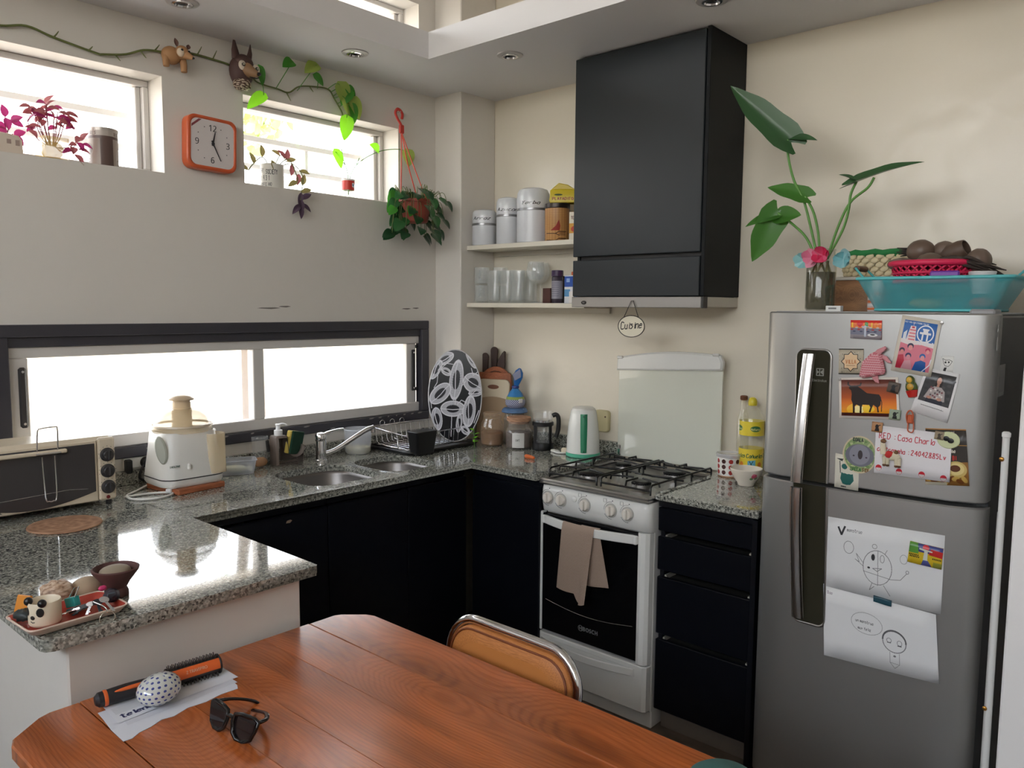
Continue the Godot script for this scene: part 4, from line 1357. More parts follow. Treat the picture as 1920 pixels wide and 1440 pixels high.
func dish_rack():
	var Y := 0.9
	var r := thing("dish_rack", "chrome wire dish rack standing on a black drip tray", "dish rack", Vector3(0.19, Y, 0.475))
	var m := W(r)
	var rr: Array = []
	for q in [[0.918, 0.0], [0.918, 0.006], [0.908, 0.012], [0.907, 0.03]]: rr.append(ring_box(0.03 + q[1], 0.26 + q[1], 0.335 - q[1], 0.702 - q[1], 0.03, q[0]))
	loft(m, rr, true, true)
	var rr2: Array = []
	for q in [[0.918, 0.0], [0.902, 0.004], [0.9005, 0.012]]: rr2.append(ring_box(0.03 + q[1], 0.26 + q[1], 0.335 - q[1], 0.702 - q[1], 0.03, q[0]))
	rr2.reverse()
	loft(m, rr2)
	part(r, "drip_tray", m, M.black)
	# wire frame
	var x0 := 0.045
	var x1 := 0.29
	var z0 := 0.285
	var z1 := 0.69
	var top := 1.0
	m = W(r)
	m.tube([Vector3(x0, top, z0), Vector3(x1, top - 0.015, z0), Vector3(x1, top - 0.015, z1), Vector3(x0, top, z1)], 0.003, 7, true)
	m.tube([Vector3(x0 + 0.02, 0.918, z0 + 0.01), Vector3(x1 - 0.01, 0.918, z0 + 0.01), Vector3(x1 - 0.01, 0.918, z1 - 0.02), Vector3(x0 + 0.02, 0.918, z1 - 0.02)], 0.0028, 7, true)
	part(r, "rim_wire", m, M.chrome)
	for i in 13:
		var z := lerpf(z0 + 0.015, z1 - 0.03, i / 12.0)
		var w := W(r)
		w.tube([Vector3(x0, top, z), Vector3(x0 + 0.012, 0.93, z), Vector3(x0 + 0.03, 0.92, z), Vector3(x1 - 0.02, 0.92, z), Vector3(x1 - 0.004, 0.93, z), Vector3(x1, top - 0.015, z)], 0.0016, 5)
		part(r, "cross_wire", w, M.chrome)
	for i in 9:
		var z := lerpf(0.32, 0.60, i / 8.0)
		var w := W(r)
		w.tube(curve([Vector3(0.20, 0.92, z), Vector3(0.205, 0.965, z + 0.012), Vector3(0.213, 0.972, z + 0.016), Vector3(0.221, 0.965, z + 0.012), Vector3(0.226, 0.92, z)], 3), 0.0017, 5)
		part(r, "plate_prong", w, M.chrome)
	for z in [0.50, 0.56, 0.62]:
		var w := W(r)
		var lp: Array = []
		for i in 12: lp.append(Vector3(x0, top + 0.012 + 0.012 * cos(TAU * i / 12), z + 0.014 * sin(TAU * i / 12)))
		part(r, "cup_loop", w.tube(lp, 0.0014, 5, true), M.chrome)
	m = W(r)
	m.tube([Vector3(0.255, 0.92, 0.70), Vector3(0.255, 0.968, 0.704), Vector3(0.235, 0.972, 0.704)], 0.003, 6)
	part(r, "side_hook", m, M.chrome)
	var c := thing("cutlery_holder", "empty black plastic cutlery holder hooked on the dish rack front", "cutlery holder", Vector3(0.315, Y + 0.003, 0.625))
	m = W(c)
	rr = []
	for q in [[1.008, 0.0], [1.008, 0.003], [0.915, 0.014]]: rr.append(ring_box(0.296 + q[1] * 0.6, 0.565 + q[1], 0.372 - q[1], 0.69 - q[1], 0.012, q[0]))
	loft(m, rr, true, true)
	rr = []
	for q in [[1.008, 0.0], [1.004, 0.001], [0.906, 0.012]]: rr.append(ring_box(0.296 + q[1] * 0.6, 0.565 + q[1], 0.372 - q[1], 0.69 - q[1], 0.012, q[0]))
	rr.reverse()
	loft(m, rr, true, true)
	part(c, "box", m, M.black)
	for z in [0.585, 0.67]: part(c, "hook", W(c).tube([Vector3(0.30, 1.0, z), Vector3(0.297, 1.011, z), Vector3(0.287, 1.011, z), Vector3(0.284, 0.995, z)], 0.0025, 6), M.black)
	# ---- painted oval platter leaning in the rack
	var P := Pic.new(384, 640, rgb8(20, 21, 25))
	var wh := rgb8(216, 216, 222)
	for q in [[0.30, 0.10, 0.16, 0.05, -0.5, 1], [0.14, 0.22, 0.07, 0.10, 0.5, 0], [0.33, 0.24, 0.09, 0.035, 0.5, 0], [0.52, 0.33, 0.11, 0.19, 0.12, 1], [0.22, 0.48, 0.21, 0.075, -0.75, 1], [0.84, 0.36, 0.17, 0.09, 0.6, 1], [0.80, 0.10, 0.06, 0.10, -0.5, 1], [0.88, 0.47, 0.11, 0.035, -0.1, 0], [0.46, 0.645, 0.2, 0.075, 0.0, 1], [0.77, 0.67, 0.10, 0.15, 0.1, 1], [0.16, 0.76, 0.09, 0.11, -0.1, 1], [0.58, 0.80, 0.05, 0.09, 0.1, 0], [0.70, 0.88, 0.06, 0.05, -0.8, 0]]:
		q[2] *= 1.18; q[3] *= 1.18
		P.oval(q[0], q[1], q[2], q[3], wh, q[4])
		P.oval(q[0], q[1], q[2] * 0.90, q[3] * 0.86, rgb8(176, 176, 184), q[4])
		P.oval(q[0], q[1], q[2] * 0.52, q[3] * 0.48, rgb8(34, 34, 40), q[4])
		var c2 := Vector2(q[0], q[1])
		var ax := Vector2(q[2] * 384.0, 0).rotated(q[4]) if q[2] * 384.0 > q[3] * 640.0 else Vector2(0, q[3] * 640.0).rotated(q[4])
		var a := c2 + Vector2(ax.x / 384.0, ax.y / 640.0)
		var b := c2 - Vector2(ax.x / 384.0, ax.y / 640.0)
		var nrm := Vector2(-ax.y, ax.x).normalized() * 7.0
		var mid := (a + b) * 0.5 + Vector2(nrm.x / 384.0, nrm.y / 640.0)
		P.line([a.x, a.y, (a.x + mid.x) / 2 - nrm.x / 500.0, (a.y + mid.y) / 2, mid.x, mid.y, (b.x + mid.x) / 2 + nrm.x / 300.0, (b.y + mid.y) / 2, b.x, b.y], 6.0, wh)
		for k in 15:
			var t := 0.08 + 0.84 * k / 14.0
			var p := a.lerp(b, t)
			var len2 := sin(PI * t) * 0.86
			var sd := Vector2(-ax.y, ax.x).normalized() * (minf(q[2] * 384.0, q[3] * 640.0) * len2)
			for sg in [1.0, -1.0]:
				var e: Vector2 = p + Vector2(sd.x / 384.0, sd.y / 640.0) * sg
				P.line([e.x, e.y, lerpf(e.x, p.x, 0.45), lerpf(e.y, p.y, 0.45) + 0.008], 1.6, wh)
	for ln in [[0.30, 0.14, 0.18, 0.22, 0.16, 0.36, 0.10, 0.42], [0.20, 0.22, 0.34, 0.15, 0.46, 0.16], [0.52, 0.52, 0.50, 0.60], [0.62, 0.40, 0.70, 0.34], [0.90, 0.44, 0.74, 0.52, 0.64, 0.66, 0.66, 0.80, 0.78, 0.90], [0.54, 0.60, 0.62, 0.55, 0.72, 0.58], [0.44, 0.72, 0.43, 0.95], [0.86, 0.80, 0.95, 0.66], [0.80, 0.20, 0.84, 0.28, 0.92, 0.24], [0.04, 0.55, 0.06, 0.64]]: P.line(ln, 5.0, wh)
	var ov := thing("serving_platter", "large oval black platter painted with white arum leaves, upright in the rack", "platter", Vector3(0.27, Y + 0.021, 0.365))
	var Bp := Basis(Vector3.UP, 0.72) * Basis(Vector3(1, 0, 0), -0.10)
	ov.basis = Bp
	var e2: Array = []
	for i in 48: e2.append(Vector2(cos(TAU * i / 48) * 0.126, 0.217 + sin(TAU * i / 48) * 0.217))
	m = MB.new()
	m.prism(e2, 0.008, 0.002)
	var pm := tmat(P.tex(), 0.2)
	pm.metallic_specular = 0.35
	part(ov, "plate", m, pm)
	var rm: Array = []
	for q in e2: rm.append(Vector3(q.x * 1.0, 0.217 + (q.y - 0.217) * 1.0, 0.006))
	part(ov, "rim", MB.new().tube(rm, 0.003, 6, true), mat(rgb8(196, 196, 200), 0.3))
	var lf := thing("herb_sprig", "little green herb sprig lying against the platter foot in the rack", "herb", Vector3(0.395, Y + 0.03, 0.36))
	for i in 7:
		var l := MB.new()
		var a := i * 0.95
		leaf(l, Vector3(0, 0.018 * (i % 4), 0), Vector3(cos(a), 0.6, sin(a)), Vector3(0, 1, 0.3), 0.028, 0.007, 0.5, 0.2, 1, 4)
		part(lf, "leaf", l, M.leaf_bright)
	part(lf, "stem", MB.new().tube([Vector3(0, -0.028, 0), Vector3(0.002, 0.02, 0), Vector3(0, 0.06, 0.004)], 0.0016, 5), M.stem_green)

func corner_items():
	var Y := 0.9
	# ---- boards and paddles in the corner behind the platter
	var b := thing("chopping_board", "pale beige chopping board with a dark curved lower half and handle slot", "chopping board", Vector3(0.275, Y, 0.104))
	b.basis = Basis(Vector3.UP, 0.35) * Basis(Vector3(1, 0, 0), -0.04)
	var m := MB.new()
	m.prism(rrect(-0.085, 0.0, 0.085, 0.30, 0.025, 5), 0.012, 0.002)
	part(b, "board", m, mat(rgb8(206, 192, 166), 0.5))
	m = MB.new()
	var lo: Array = [Vector2(-0.083, 0.003), Vector2(0.083, 0.003)]
	for i in 9: lo.append(Vector2(lerpf(0.084, -0.084, i / 8.0), 0.20 + 0.014 * sin(PI * i / 8.0)))
	m.T = Transform3D(Basis(), Vector3(0, 0, 0.0115))
	m.prism(lo, 0.0015)
	part(b, "darker_half", m, mat(rgb8(160, 134, 104), 0.55))
	m = MB.new()
	var sl: Array = []
	for i in 20: sl.append(Vector2(cos(TAU * i / 20) * 0.03 + 0.0, 0.262 + sin(TAU * i / 20) * 0.011))
	m.T = Transform3D(Basis(), Vector3(0, 0, 0.0118))
	m.prism(sl, 0.001)
	part(b, "handle_slot", m, mat(rgb8(116, 70, 48), 0.6))
	var b2 := thing("chopping_board", "brown wooden board standing just behind the pale one", "chopping board", Vector3(0.278, Y, 0.084))
	b2.basis = Basis(Vector3.UP, 0.35) * Basis(Vector3(1, 0, 0), -0.04)
	part(b2, "board", MB.new().prism(rrect(-0.10, 0.0, 0.075, 0.332, 0.012, 4), 0.012, 0.002), M.woodred)
	var b3 := thing("chopping_board", "reddish round-topped wooden board, tallest of the three in the corner", "chopping board", Vector3(0.252, Y, 0.061))
	b3.basis = Basis(Vector3.UP, 0.35) * Basis(Vector3(1, 0, 0), -0.03)
	var rt: Array = [Vector2(-0.085, 0.0), Vector2(0.085, 0.0)] + arc(Vector2(0, 0.275), 0.085, 0, 180, 16)
	part(b3, "board", MB.new().prism(rt, 0.014, 0.002), M.woodred)
	m = MB.new()
	m.T = Transform3D(Basis(), Vector3(0, 0, 0.014))
	m.tube([Vector3(-0.06, 0.27, 0)] + v3(arc(Vector2(0, 0.275), 0.062, 175, 5, 14)), 0.003, 5)
	part(b3, "juice_groove", m, M.wooddark)
	var pd := [["dark wooden paddle with a rounded grip, standing in the corner", 0.215, 0.03, 0.455, 0], ["dark wooden spatula with a slanted tip beside the rounded paddle", 0.262, 0.032, 0.438, 1], ["dark wooden spoon handle mostly hidden by the platter", 0.190, 0.07, 0.425, 0]]
	for q in pd:
		var pt := thing("wooden_paddle", q[0], "kitchen utensil", Vector3(q[1], Y, q[2]), 0.3, "wooden utensils in the corner")
		var pl: Array = [Vector2(-0.012, 0.0), Vector2(0.012, 0.0), Vector2(0.014, q[3] - 0.13)]
		if q[4] == 0: pl += [Vector2(0.020, q[3] - 0.02)] + arc(Vector2(0, q[3] - 0.018), 0.02, 0, 180, 8) + [Vector2(-0.020, q[3] - 0.02), Vector2(-0.014, q[3] - 0.13)]
		else: pl += [Vector2(0.024, q[3] - 0.07), Vector2(0.026, q[3] - 0.004), Vector2(0.018, q[3]), Vector2(0.006, q[3] - 0.012), Vector2(-0.02, q[3] - 0.06), Vector2(-0.016, q[3] - 0.13)]
		part(pt, "handle", MB.new().prism(pl, 0.012, 0.003), mat(rgb8(62, 44, 38), 0.55))
	# ---- jars
	var jr := thing("glass_jar", "open glass jar with a brown filling beside the dish rack", "jar", Vector3(0.388, Y, 0.232))
	m = MB.new()
	m.lathe([Vector2(0, 0.001), Vector2(0.046, 0.001), Vector2(0.053, 0.01), Vector2(0.055, 0.06), Vector2(0.052, 0.105), Vector2(0.042, 0.125), Vector2(0.042, 0.142), Vector2(0.045, 0.145), Vector2(0.045, 0.155), Vector2(0.041, 0.158), Vector2(0.039, 0.155)], 32)
	part(jr, "glass", m, glass(rgb8(200, 170, 140), 0.2))
	part(jr, "filling", MB.new().lathe([Vector2(0, 0.004), Vector2(0.045, 0.004), Vector2(0.051, 0.012), Vector2(0.052, 0.06), Vector2(0.046, 0.068), Vector2(0, 0.066)], 28), mat(rgb8(122, 88, 62), 0.8))
	m = MB.new()
	for y in [0.13, 0.137]: m.lathe([Vector2(0.0425, y), Vector2(0.044, y + 0.002), Vector2(0.0425, y + 0.004)], 28)
	part(jr, "thread", m, glass(rgb8(200, 180, 150), 0.3))
	var bj := thing("glass_jar", "glass jar with a speckled blue lid under the blue pouch", "jar", Vector3(0.418, Y, 0.105))
	m = MB.new()
	m.lathe([Vector2(0, 0.001), Vector2(0.05, 0.001), Vector2(0.054, 0.008), Vector2(0.054, 0.12), Vector2(0.046, 0.14), Vector2(0.046, 0.15)], 32)
	part(bj, "glass", m, glass(rgb8(190, 180, 165), 0.22))
	part(bj, "filling", MB.new().lathe([Vector2(0, 0.004), Vector2(0.05, 0.004), Vector2(0.051, 0.118), Vector2(0, 0.118)], 28), mat(rgb8(150, 134, 112), 0.8))
	m = MB.new()
	m.lathe([Vector2(0, 0.15), Vector2(0.062, 0.150), Vector2(0.064, 0.153), Vector2(0.060, 0.164), Vector2(0.052, 0.171), Vector2(0, 0.172)], 32)
	part(bj, "lid", m, tmat(ntex(noise(FastNoiseLite.TYPE_CELLULAR, 0.1, 2, 1), 128, ramp([[0.0, rgb8(96, 128, 170)], [0.7, rgb8(74, 106, 146)], [1.0, rgb8(150, 176, 204)]])), 0.5))
	var P := Pic.new(128, 128, rgb8(52, 60, 110))
	for i in 16:
		for k in 16:
			if (i + k) % 2 == 0: P.rect(i / 16.0, k / 16.0, 1.0 / 16, 1.0 / 16, rgb8(196, 200, 214))
	var pc := thing("cloth_pouch", "blue chequered pouch tied at the neck, sitting on the blue jar lid", "pouch", Vector3(0.422, Y + 0.172, 0.105))
	m = MB.new()
	m.lathe([Vector2(0, 0.0), Vector2(0.034, 0.001), Vector2(0.047, 0.015), Vector2(0.049, 0.034), Vector2(0.045, 0.042)], 24)
	var pch := tmat(P.tex(), 0.8)
	pch.uv1_scale = Vector3(4, 1, 1)
	part(pc, "chequered_base", m, pch)
	part(pc, "green_band", MB.new().lathe([Vector2(0.0452, 0.042), Vector2(0.042, 0.053), Vector2(0.04, 0.055)], 24), mat(rgb8(150, 168, 84), 0.6))
	m = MB.new()
	m.lathe([Vector2(0.04, 0.055), Vector2(0.032, 0.072), Vector2(0.017, 0.09), Vector2(0.014, 0.095)], 10, 10.0)
	part(pc, "blue_cover", m, mat(rgb8(58, 134, 198), 0.45))
	m = MB.new()
	m.lathe([Vector2(0.013, 0.092), Vector2(0.018, 0.097), Vector2(0.017, 0.105), Vector2(0.012, 0.109)], 16)
	part(pc, "tie", m, mat(rgb8(50, 64, 132), 0.5))
	m = MB.new()
	m.T = Transform3D(Basis(Vector3(0, 0, 1), -0.28), Vector3(0.002, 0.10, 0))
	m.lathe([Vector2(0.011, 0.004), Vector2(0.02, 0.03), Vector2(0.026, 0.055), Vector2(0.022, 0.078), Vector2(0.006, 0.096), Vector2(0, 0.097)], 9, 10.0, 1.0, 0.7)
	part(pc, "gathered_top", m, mat(rgb8(36, 104, 176), 0.4))
	m = MB.new()
	m.T = Transform3D(Basis(Vector3.UP, 0.6) * Basis(Vector3(0, 0, 1), -0.35), Vector3(0.026, 0.165, 0.016))
	m.prism([Vector2(-0.022, -0.01), Vector2(0.0, -0.034), Vector2(0.022, -0.006), Vector2(0.004, 0.03)], 0.004, 0.001)
	part(pc, "chequered_flap", m, tmat(P.tex(), 0.8))
	part(pc, "white_tag", MB.new().box(Vector3(0.05, 0.038, 0.018), Vector3(0.004, 0.02, 0.024), 0.001), M.paper)
	# ---- coffee jar
	var cj := thing("coffee_jar", "glass coffee jar with cork lid and white label between jar and press", "jar", Vector3(0.522, Y, 0.192))
	m = MB.new()
	m.lathe([Vector2(0, 0.001), Vector2(0.055, 0.001), Vector2(0.061, 0.008), Vector2(0.062, 0.075), Vector2(0.056, 0.092), Vector2(0.048, 0.100), Vector2(0.048, 0.118), Vector2(0.052, 0.120), Vector2(0.052, 0.126)], 36)
	part(cj, "glass", m, glass(rgb8(210, 200, 190), 0.18))
	part(cj, "coffee", MB.new().lathe([Vector2(0, 0.004), Vector2(0.054, 0.004), Vector2(0.0585, 0.01), Vector2(0.059, 0.074), Vector2(0, 0.074)], 32), mat(rgb8(56, 36, 28), 0.9))
	part(cj, "cork_lid", MB.new().lathe([Vector2(0.047, 0.116), Vector2(0.05, 0.126), Vector2(0.056, 0.128), Vector2(0.057, 0.143), Vector2(0.054, 0.146), Vector2(0, 0.146)], 32), M.cork)
	var lp := Pic.new(128, 136, rgb8(214, 212, 208))
	lp.text("CAFÉ", 0.30, 0.55, 0.12, 2.5, rgb8(70, 66, 64))
	lp.line([0.38, 0.14, 0.62, 0.14], 2.0, rgb8(170, 168, 164))
	lp.line([0.36, 0.9, 0.64, 0.9], 2.0, rgb8(180, 178, 174))
	m = MB.new()
	m.sheet(func(u: float, v: float) -> Vector3:
		var a := -0.90 + (u - 0.5) * 0.92
		return Vector3(cos(a) * 0.0628, 0.008 + 0.069 * v, -sin(a) * 0.0628), 10, 2)
	part(cj, "label", m, tmat(lp.tex(), 0.7))
	# ---- french press
	var fp := thing("french_press", "black framed glass coffee press with a loop handle", "coffee press", Vector3(0.634, Y, 0.150))
	part(fp, "glass", MB.new().lathe([Vector2(0.0, 0.012), Vector2(0.043, 0.012), Vector2(0.045, 0.018), Vector2(0.045, 0.172), Vector2(0.048, 0.178), Vector2(0.046, 0.178)], 32), glass(rgb8(190, 195, 195), 0.14))
	m = MB.new()
	m.lathe([Vector2(0.0, 0.001), Vector2(0.048, 0.001), Vector2(0.05, 0.006), Vector2(0.05, 0.034), Vector2(0.0465, 0.036)], 32)
	m.lathe([Vector2(0.0465, 0.112), Vector2(0.05, 0.114), Vector2(0.05, 0.128), Vector2(0.0465, 0.13)], 32)
	for k in 4:
		var a := -0.9 + PI / 4 + k * PI / 2
		m.box(Vector3(cos(a) * 0.0485, 0.075, -sin(a) * 0.0485), Vector3(0.004, 0.085, 0.018), 0.001, Basis(Vector3.UP, a))
	part(fp, "frame", m, M.black)
	m = MB.new()
	m.tube(curve([Vector3(0.046, 0.16, -0.012), Vector3(0.058, 0.166, -0.022), Vector3(0.067, 0.15, -0.03), Vector3(0.067, 0.10, -0.03), Vector3(0.058, 0.06, -0.024)], 5), 0.007, 8, false, 1.5)
	part(fp, "handle", m, M.black)
	part(fp, "plunger_disc", MB.new().cyl(Vector3(0, 0.128, 0), 0.043, 0.012, 28, 0.002), M.chrome)
	# ---- kettle
	var k := thing("kettle", "white electric kettle with a mint green stripe and base", "kettle", Vector3(0.866, Y, 0.150))
	m = MB.new()
	m.lathe([Vector2(0.0, 0.001), Vector2(0.073, 0.001), Vector2(0.076, 0.004), Vector2(0.076, 0.016), Vector2(0.0735, 0.018)], 44)
	part(k, "base", m, mat(rgb8(86, 178, 146), 0.35))
	m = MB.new()
	m.lathe([Vector2(0.0735, 0.0185), Vector2(0.0735, 0.024), Vector2(0.072, 0.08), Vector2(0.066, 0.14), Vector2(0.059, 0.188), Vector2(0.056, 0.203), Vector2(0.052, 0.208)], 44)
	part(k, "body", m, mat(rgb8(228, 228, 222), 0.22))
	m = MB.new()
	m.lathe([Vector2(0.052, 0.207), Vector2(0.050, 0.214), Vector2(0.042, 0.2195), Vector2(0, 0.222)], 36)
	part(k, "lid", m, mat(rgb8(222, 220, 212), 0.3))
	m = MB.new()
	var rad := func(y: float) -> float: return lerpf(0.0735, 0.0565, clampf((y - 0.03) / 0.17, 0.0, 1.0) ** 1.4) + 0.0022
	m.sheet(func(u: float, v: float) -> Vector3:
		var y := 0.026 + 0.168 * v
		var a := -0.90 + (u - 0.5) * lerpf(0.34, 0.52, v)
		var r: float = rad.call(y) + 0.004 * sin(PI * u)
		return Vector3(cos(a) * r, y, -sin(a) * r), 8, 14)
	var stp := part(k, "handle_strip", m, mat(rgb8(40, 128, 92), 0.35))
	for y in [0.185, 0.033]:
		var a := -0.90
		var r: float = rad.call(y) + 0.004
		part(stp, "stud", MB.new().blob(Vector3(cos(a) * r, y, -sin(a) * r), Vector3(0.005, 0.005, 0.005), 10), mat(rgb8(30, 104, 76), 0.3))
	var kc := MB.new()
	kc.tube(curve([Vector3(0.79, 0.905, 0.16), Vector3(0.765, 0.905, 0.19), Vector3(0.74, 0.905, 0.185), Vector3(0.72, 0.905, 0.15)], 5), 0.0042, 7)
	var kk := solo("kettle_cable", kc, M.plastic, "white kettle lead with its plug lying left of the kettle", "cable")
	part(kk, "plug", MB.new().box(Vector3(0.775, 0.915, 0.165), Vector3(0.03, 0.022, 0.022), 0.004, Basis(Vector3.UP, 0.5)), M.ivory)
	part(kk, "adapter", MB.new().box(Vector3(0.728, 0.9065, 0.175), Vector3(0.05, 0.011, 0.022), 0.003, Basis(Vector3.UP, -0.35)), M.plastic)
	var so := thing("wall_socket", "yellowed plastic wall socket behind the kettle", "socket", Vector3(0.866, 1.04, 0.0))
	m = W(so)
	m.T = m.T * Transform3D(Basis(), Vector3(0.872, 1.043, 0.001))
	m.prism(rrect(-0.038, -0.05, 0.038, 0.05, 0.016, 5), 0.02, 0.004)
	part(so, "plate", m, mat(rgb8(206, 196, 154), 0.4))
	m = W(so)
	m.T = m.T * Transform3D(Basis(Vector3(1, 0, 0), PI / 2), Vector3(0.893, 1.064, 0.021))
	part(so, "screw", m.cyl(Vector3.ZERO, 0.004, 0.0015, 10), M.brown)
	# ---- carrot end on the granite
	m = MB.new()
	m.tube(curve([Vector3(-0.028, 0.008, -0.005), Vector3(-0.012, 0.009, 0.003), Vector3(0.008, 0.008, 0.002), Vector3(0.03, 0.007, 0.006)], 4), [0.006, 0.0085, 0.009, 0.009, 0.009, 0.009, 0.009, 0.0085, 0.008, 0.0075, 0.007, 0.006, 0.004], 9)
	solo("carrot_piece", m, mat(rgb8(212, 104, 44), 0.55), "small orange carrot piece lying on the granite near the kettle", "food", Vector3(0.742, Y, 0.368))
	# ---- right worktop: tub, bowl, oil bottles, paper
	var yt := thing("yoghurt_tub", "clear plastic tub printed with red and dark dots, lid on", "tub", Vector3(1.538, Y, 0.092))
	P = Pic.new(256, 64, rgb8(232, 228, 222))
	for i in 10:
		for q in 3:
			P.oval(0.05 + i * 0.1, 0.2 + q * 0.3, 0.030, 0.12, rgb8(170, 48, 44) if i % 2 == 0 else rgb8(70, 34, 30))
	m = MB.new()
	m.lathe([Vector2(0.0, 0.001), Vector2(0.040, 0.001), Vector2(0.043, 0.006)], 32)
	part(yt, "base", m, mat(rgb8(214, 160, 120), 0.5))
	part(yt, "printed_wall", MB.new().lathe([Vector2(0.043, 0.006), Vector2(0.046, 0.078)], 36), tmat(P.tex(), 0.4))
	part(yt, "lid", MB.new().lathe([Vector2(0.0455, 0.077), Vector2(0.050, 0.079), Vector2(0.051, 0.090), Vector2(0.048, 0.093), Vector2(0.043, 0.090), Vector2(0, 0.090)], 36), glass(rgb8(240, 240, 240), 0.4))
	var bw := thing("bowl", "small cream bowl with a pink rose print in front of the oil bottles", "bowl", Vector3(1.664, Y, 0.205))
	m = MB.new()
	m.lathe([Vector2(0, 0.001), Vector2(0.027, 0.001), Vector2(0.03, 0.004), Vector2(0.032, 0.012), Vector2(0.046, 0.032), Vector2(0.056, 0.052), Vector2(0.059, 0.064), Vector2(0.058, 0.0665), Vector2(0.055, 0.064), Vector2(0.05, 0.048), Vector2(0.035, 0.022), Vector2(0, 0.016)], 40)
	part(bw, "bowl", m, mat(rgb8(226, 216, 200), 0.2))
	for q in [[-0.55, 0.044, 0.012, rgb8(206, 84, 110)], [-0.35, 0.036, 0.008, rgb8(110, 140, 90)], [-0.72, 0.034, 0.007, rgb8(110, 140, 90)], [-0.62, 0.05, 0.006, rgb8(226, 130, 150)]]:
		var r: float = lerpf(0.046, 0.056, (q[1] - 0.032) / 0.02)
		m = MB.new()
		m.T = Transform3D(Basis(Vector3.UP, q[0]) * Basis(Vector3(0, 0, 1), -0.45), Vector3(cos(q[0]) * r, q[1], -sin(q[0]) * r))
		m.blob(Vector3.ZERO, Vector3(0.0012, q[2] * 0.8, q[2]), 12)
		part(bw, "rose_print", m, mat(q[3], 0.3))
	P = Pic.new(512, 160, rgb8(232, 206, 60))
	P.rect(0, 0.86, 1, 0.14, rgb8(206, 176, 40))
	for i in 4:
		P.text("Cañuelas", 0.01 + i * 0.25, 0.40, 0.17, 5.0, rgb8(40, 92, 60), 0.15)
		P.poly([0.03 + i * 0.25, 0.95, 0.03 + i * 0.25, 0.55, 0.13 + i * 0.25, 0.5, 0.13 + i * 0.25, 0.95], rgb8(110, 180, 206))
		P.line([0.05 + i * 0.25, 0.55, 0.10 + i * 0.25, 0.85], 5.0, rgb8(30, 70, 60))
		P.line([0.10 + i * 0.25, 0.55, 0.05 + i * 0.25, 0.85], 5.0, rgb8(30, 70, 60))
		P.oval(0.19 + i * 0.25, 0.72, 0.03, 0.12, rgb8(220, 130, 40))
	var P2 := Pic.new(512, 110, rgb8(236, 212, 60))
	for i in 4:
		P2.oval(0.12 + i * 0.25, 0.5, 0.07, 0.2, rgb8(60, 120, 70))
		P2.text("Natural", 0.06 + i * 0.25, 0.6, 0.15, 3.0, rgb8(236, 226, 150))
	var ob := thing("oil_bottle", "clear oil bottle with two yellow labels and a yellow cap", "bottle", Vector3(1.612, Y, 0.058))
	m = MB.new()
	m.lathe([Vector2(0, 0.001), Vector2(0.040, 0.001), Vector2(0.046, 0.008), Vector2(0.0465, 0.12), Vector2(0.044, 0.13), Vector2(0.044, 0.155), Vector2(0.0465, 0.165), Vector2(0.0465, 0.215), Vector2(0.042, 0.245), Vector2(0.026, 0.272), Vector2(0.016, 0.282), Vector2(0.014, 0.29)], 36)
	part(ob, "bottle", m, glass(rgb8(225, 225, 190), 0.16))
	part(ob, "lower_label", MB.new().lathe([Vector2(0.0472, 0.035), Vector2(0.0472, 0.118)], 36), tmat(P.tex(), 0.4))
	part(ob, "upper_label", MB.new().lathe([Vector2(0.0472, 0.170), Vector2(0.0468, 0.225)], 36), tmat(P2.tex(), 0.4))
	part(ob, "cap", MB.new().lathe([Vector2(0.016, 0.284), Vector2(0.017, 0.288), Vector2(0.017, 0.302), Vector2(0.012, 0.312), Vector2(0.006, 0.316), Vector2(0, 0.316)], 20), mat(rgb8(226, 206, 60), 0.35))
	var ob2 := thing("oil_bottle", "slim clear glass bottle with a brown stopper behind the oil bottle", "bottle", Vector3(1.560, Y, 0.026))
	m = MB.new()
	m.lathe([Vector2(0, 0.001), Vector2(0.02, 0.001), Vector2(0.024, 0.006), Vector2(0.024, 0.22), Vector2(0.012, 0.255), Vector2(0.011, 0.30)], 24)
	part(ob2, "bottle", m, glass(rgb8(225, 215, 180), 0.2))
	part(ob2, "stopper", MB.new().cyl(Vector3(0, 0.298, 0), 0.0145, 0.018, 18, 0.003), mat(rgb8(112, 66, 40), 0.6))
	m = MB.new()
	m.T = Transform3D(Basis(Vector3.UP, 1.1), Vector3.ZERO)
	m.prism([Vector2(-0.05, 0.0), Vector2(0.04, 0.0), Vector2(0.03, 0.085), Vector2(-0.02, 0.105)], 0.012, 0.002)
	solo("paper_packet", m, M.paper, "white paper packet standing beside the bowl, against the fridge", "packet", Vector3(1.80, Y, 0.19))

func v3(a: Array) -> Array:
	var o: Array = []
	for p in a: o.append(Vector3(p.x, p.y, 0))
	return o

func disc_x(x: float, y: float, z: float) -> Transform3D:   # lathe axis turned to +x
	return Transform3D(Basis(Vector3(0, 0, 1), -PI / 2), Vector3(x, y, z))

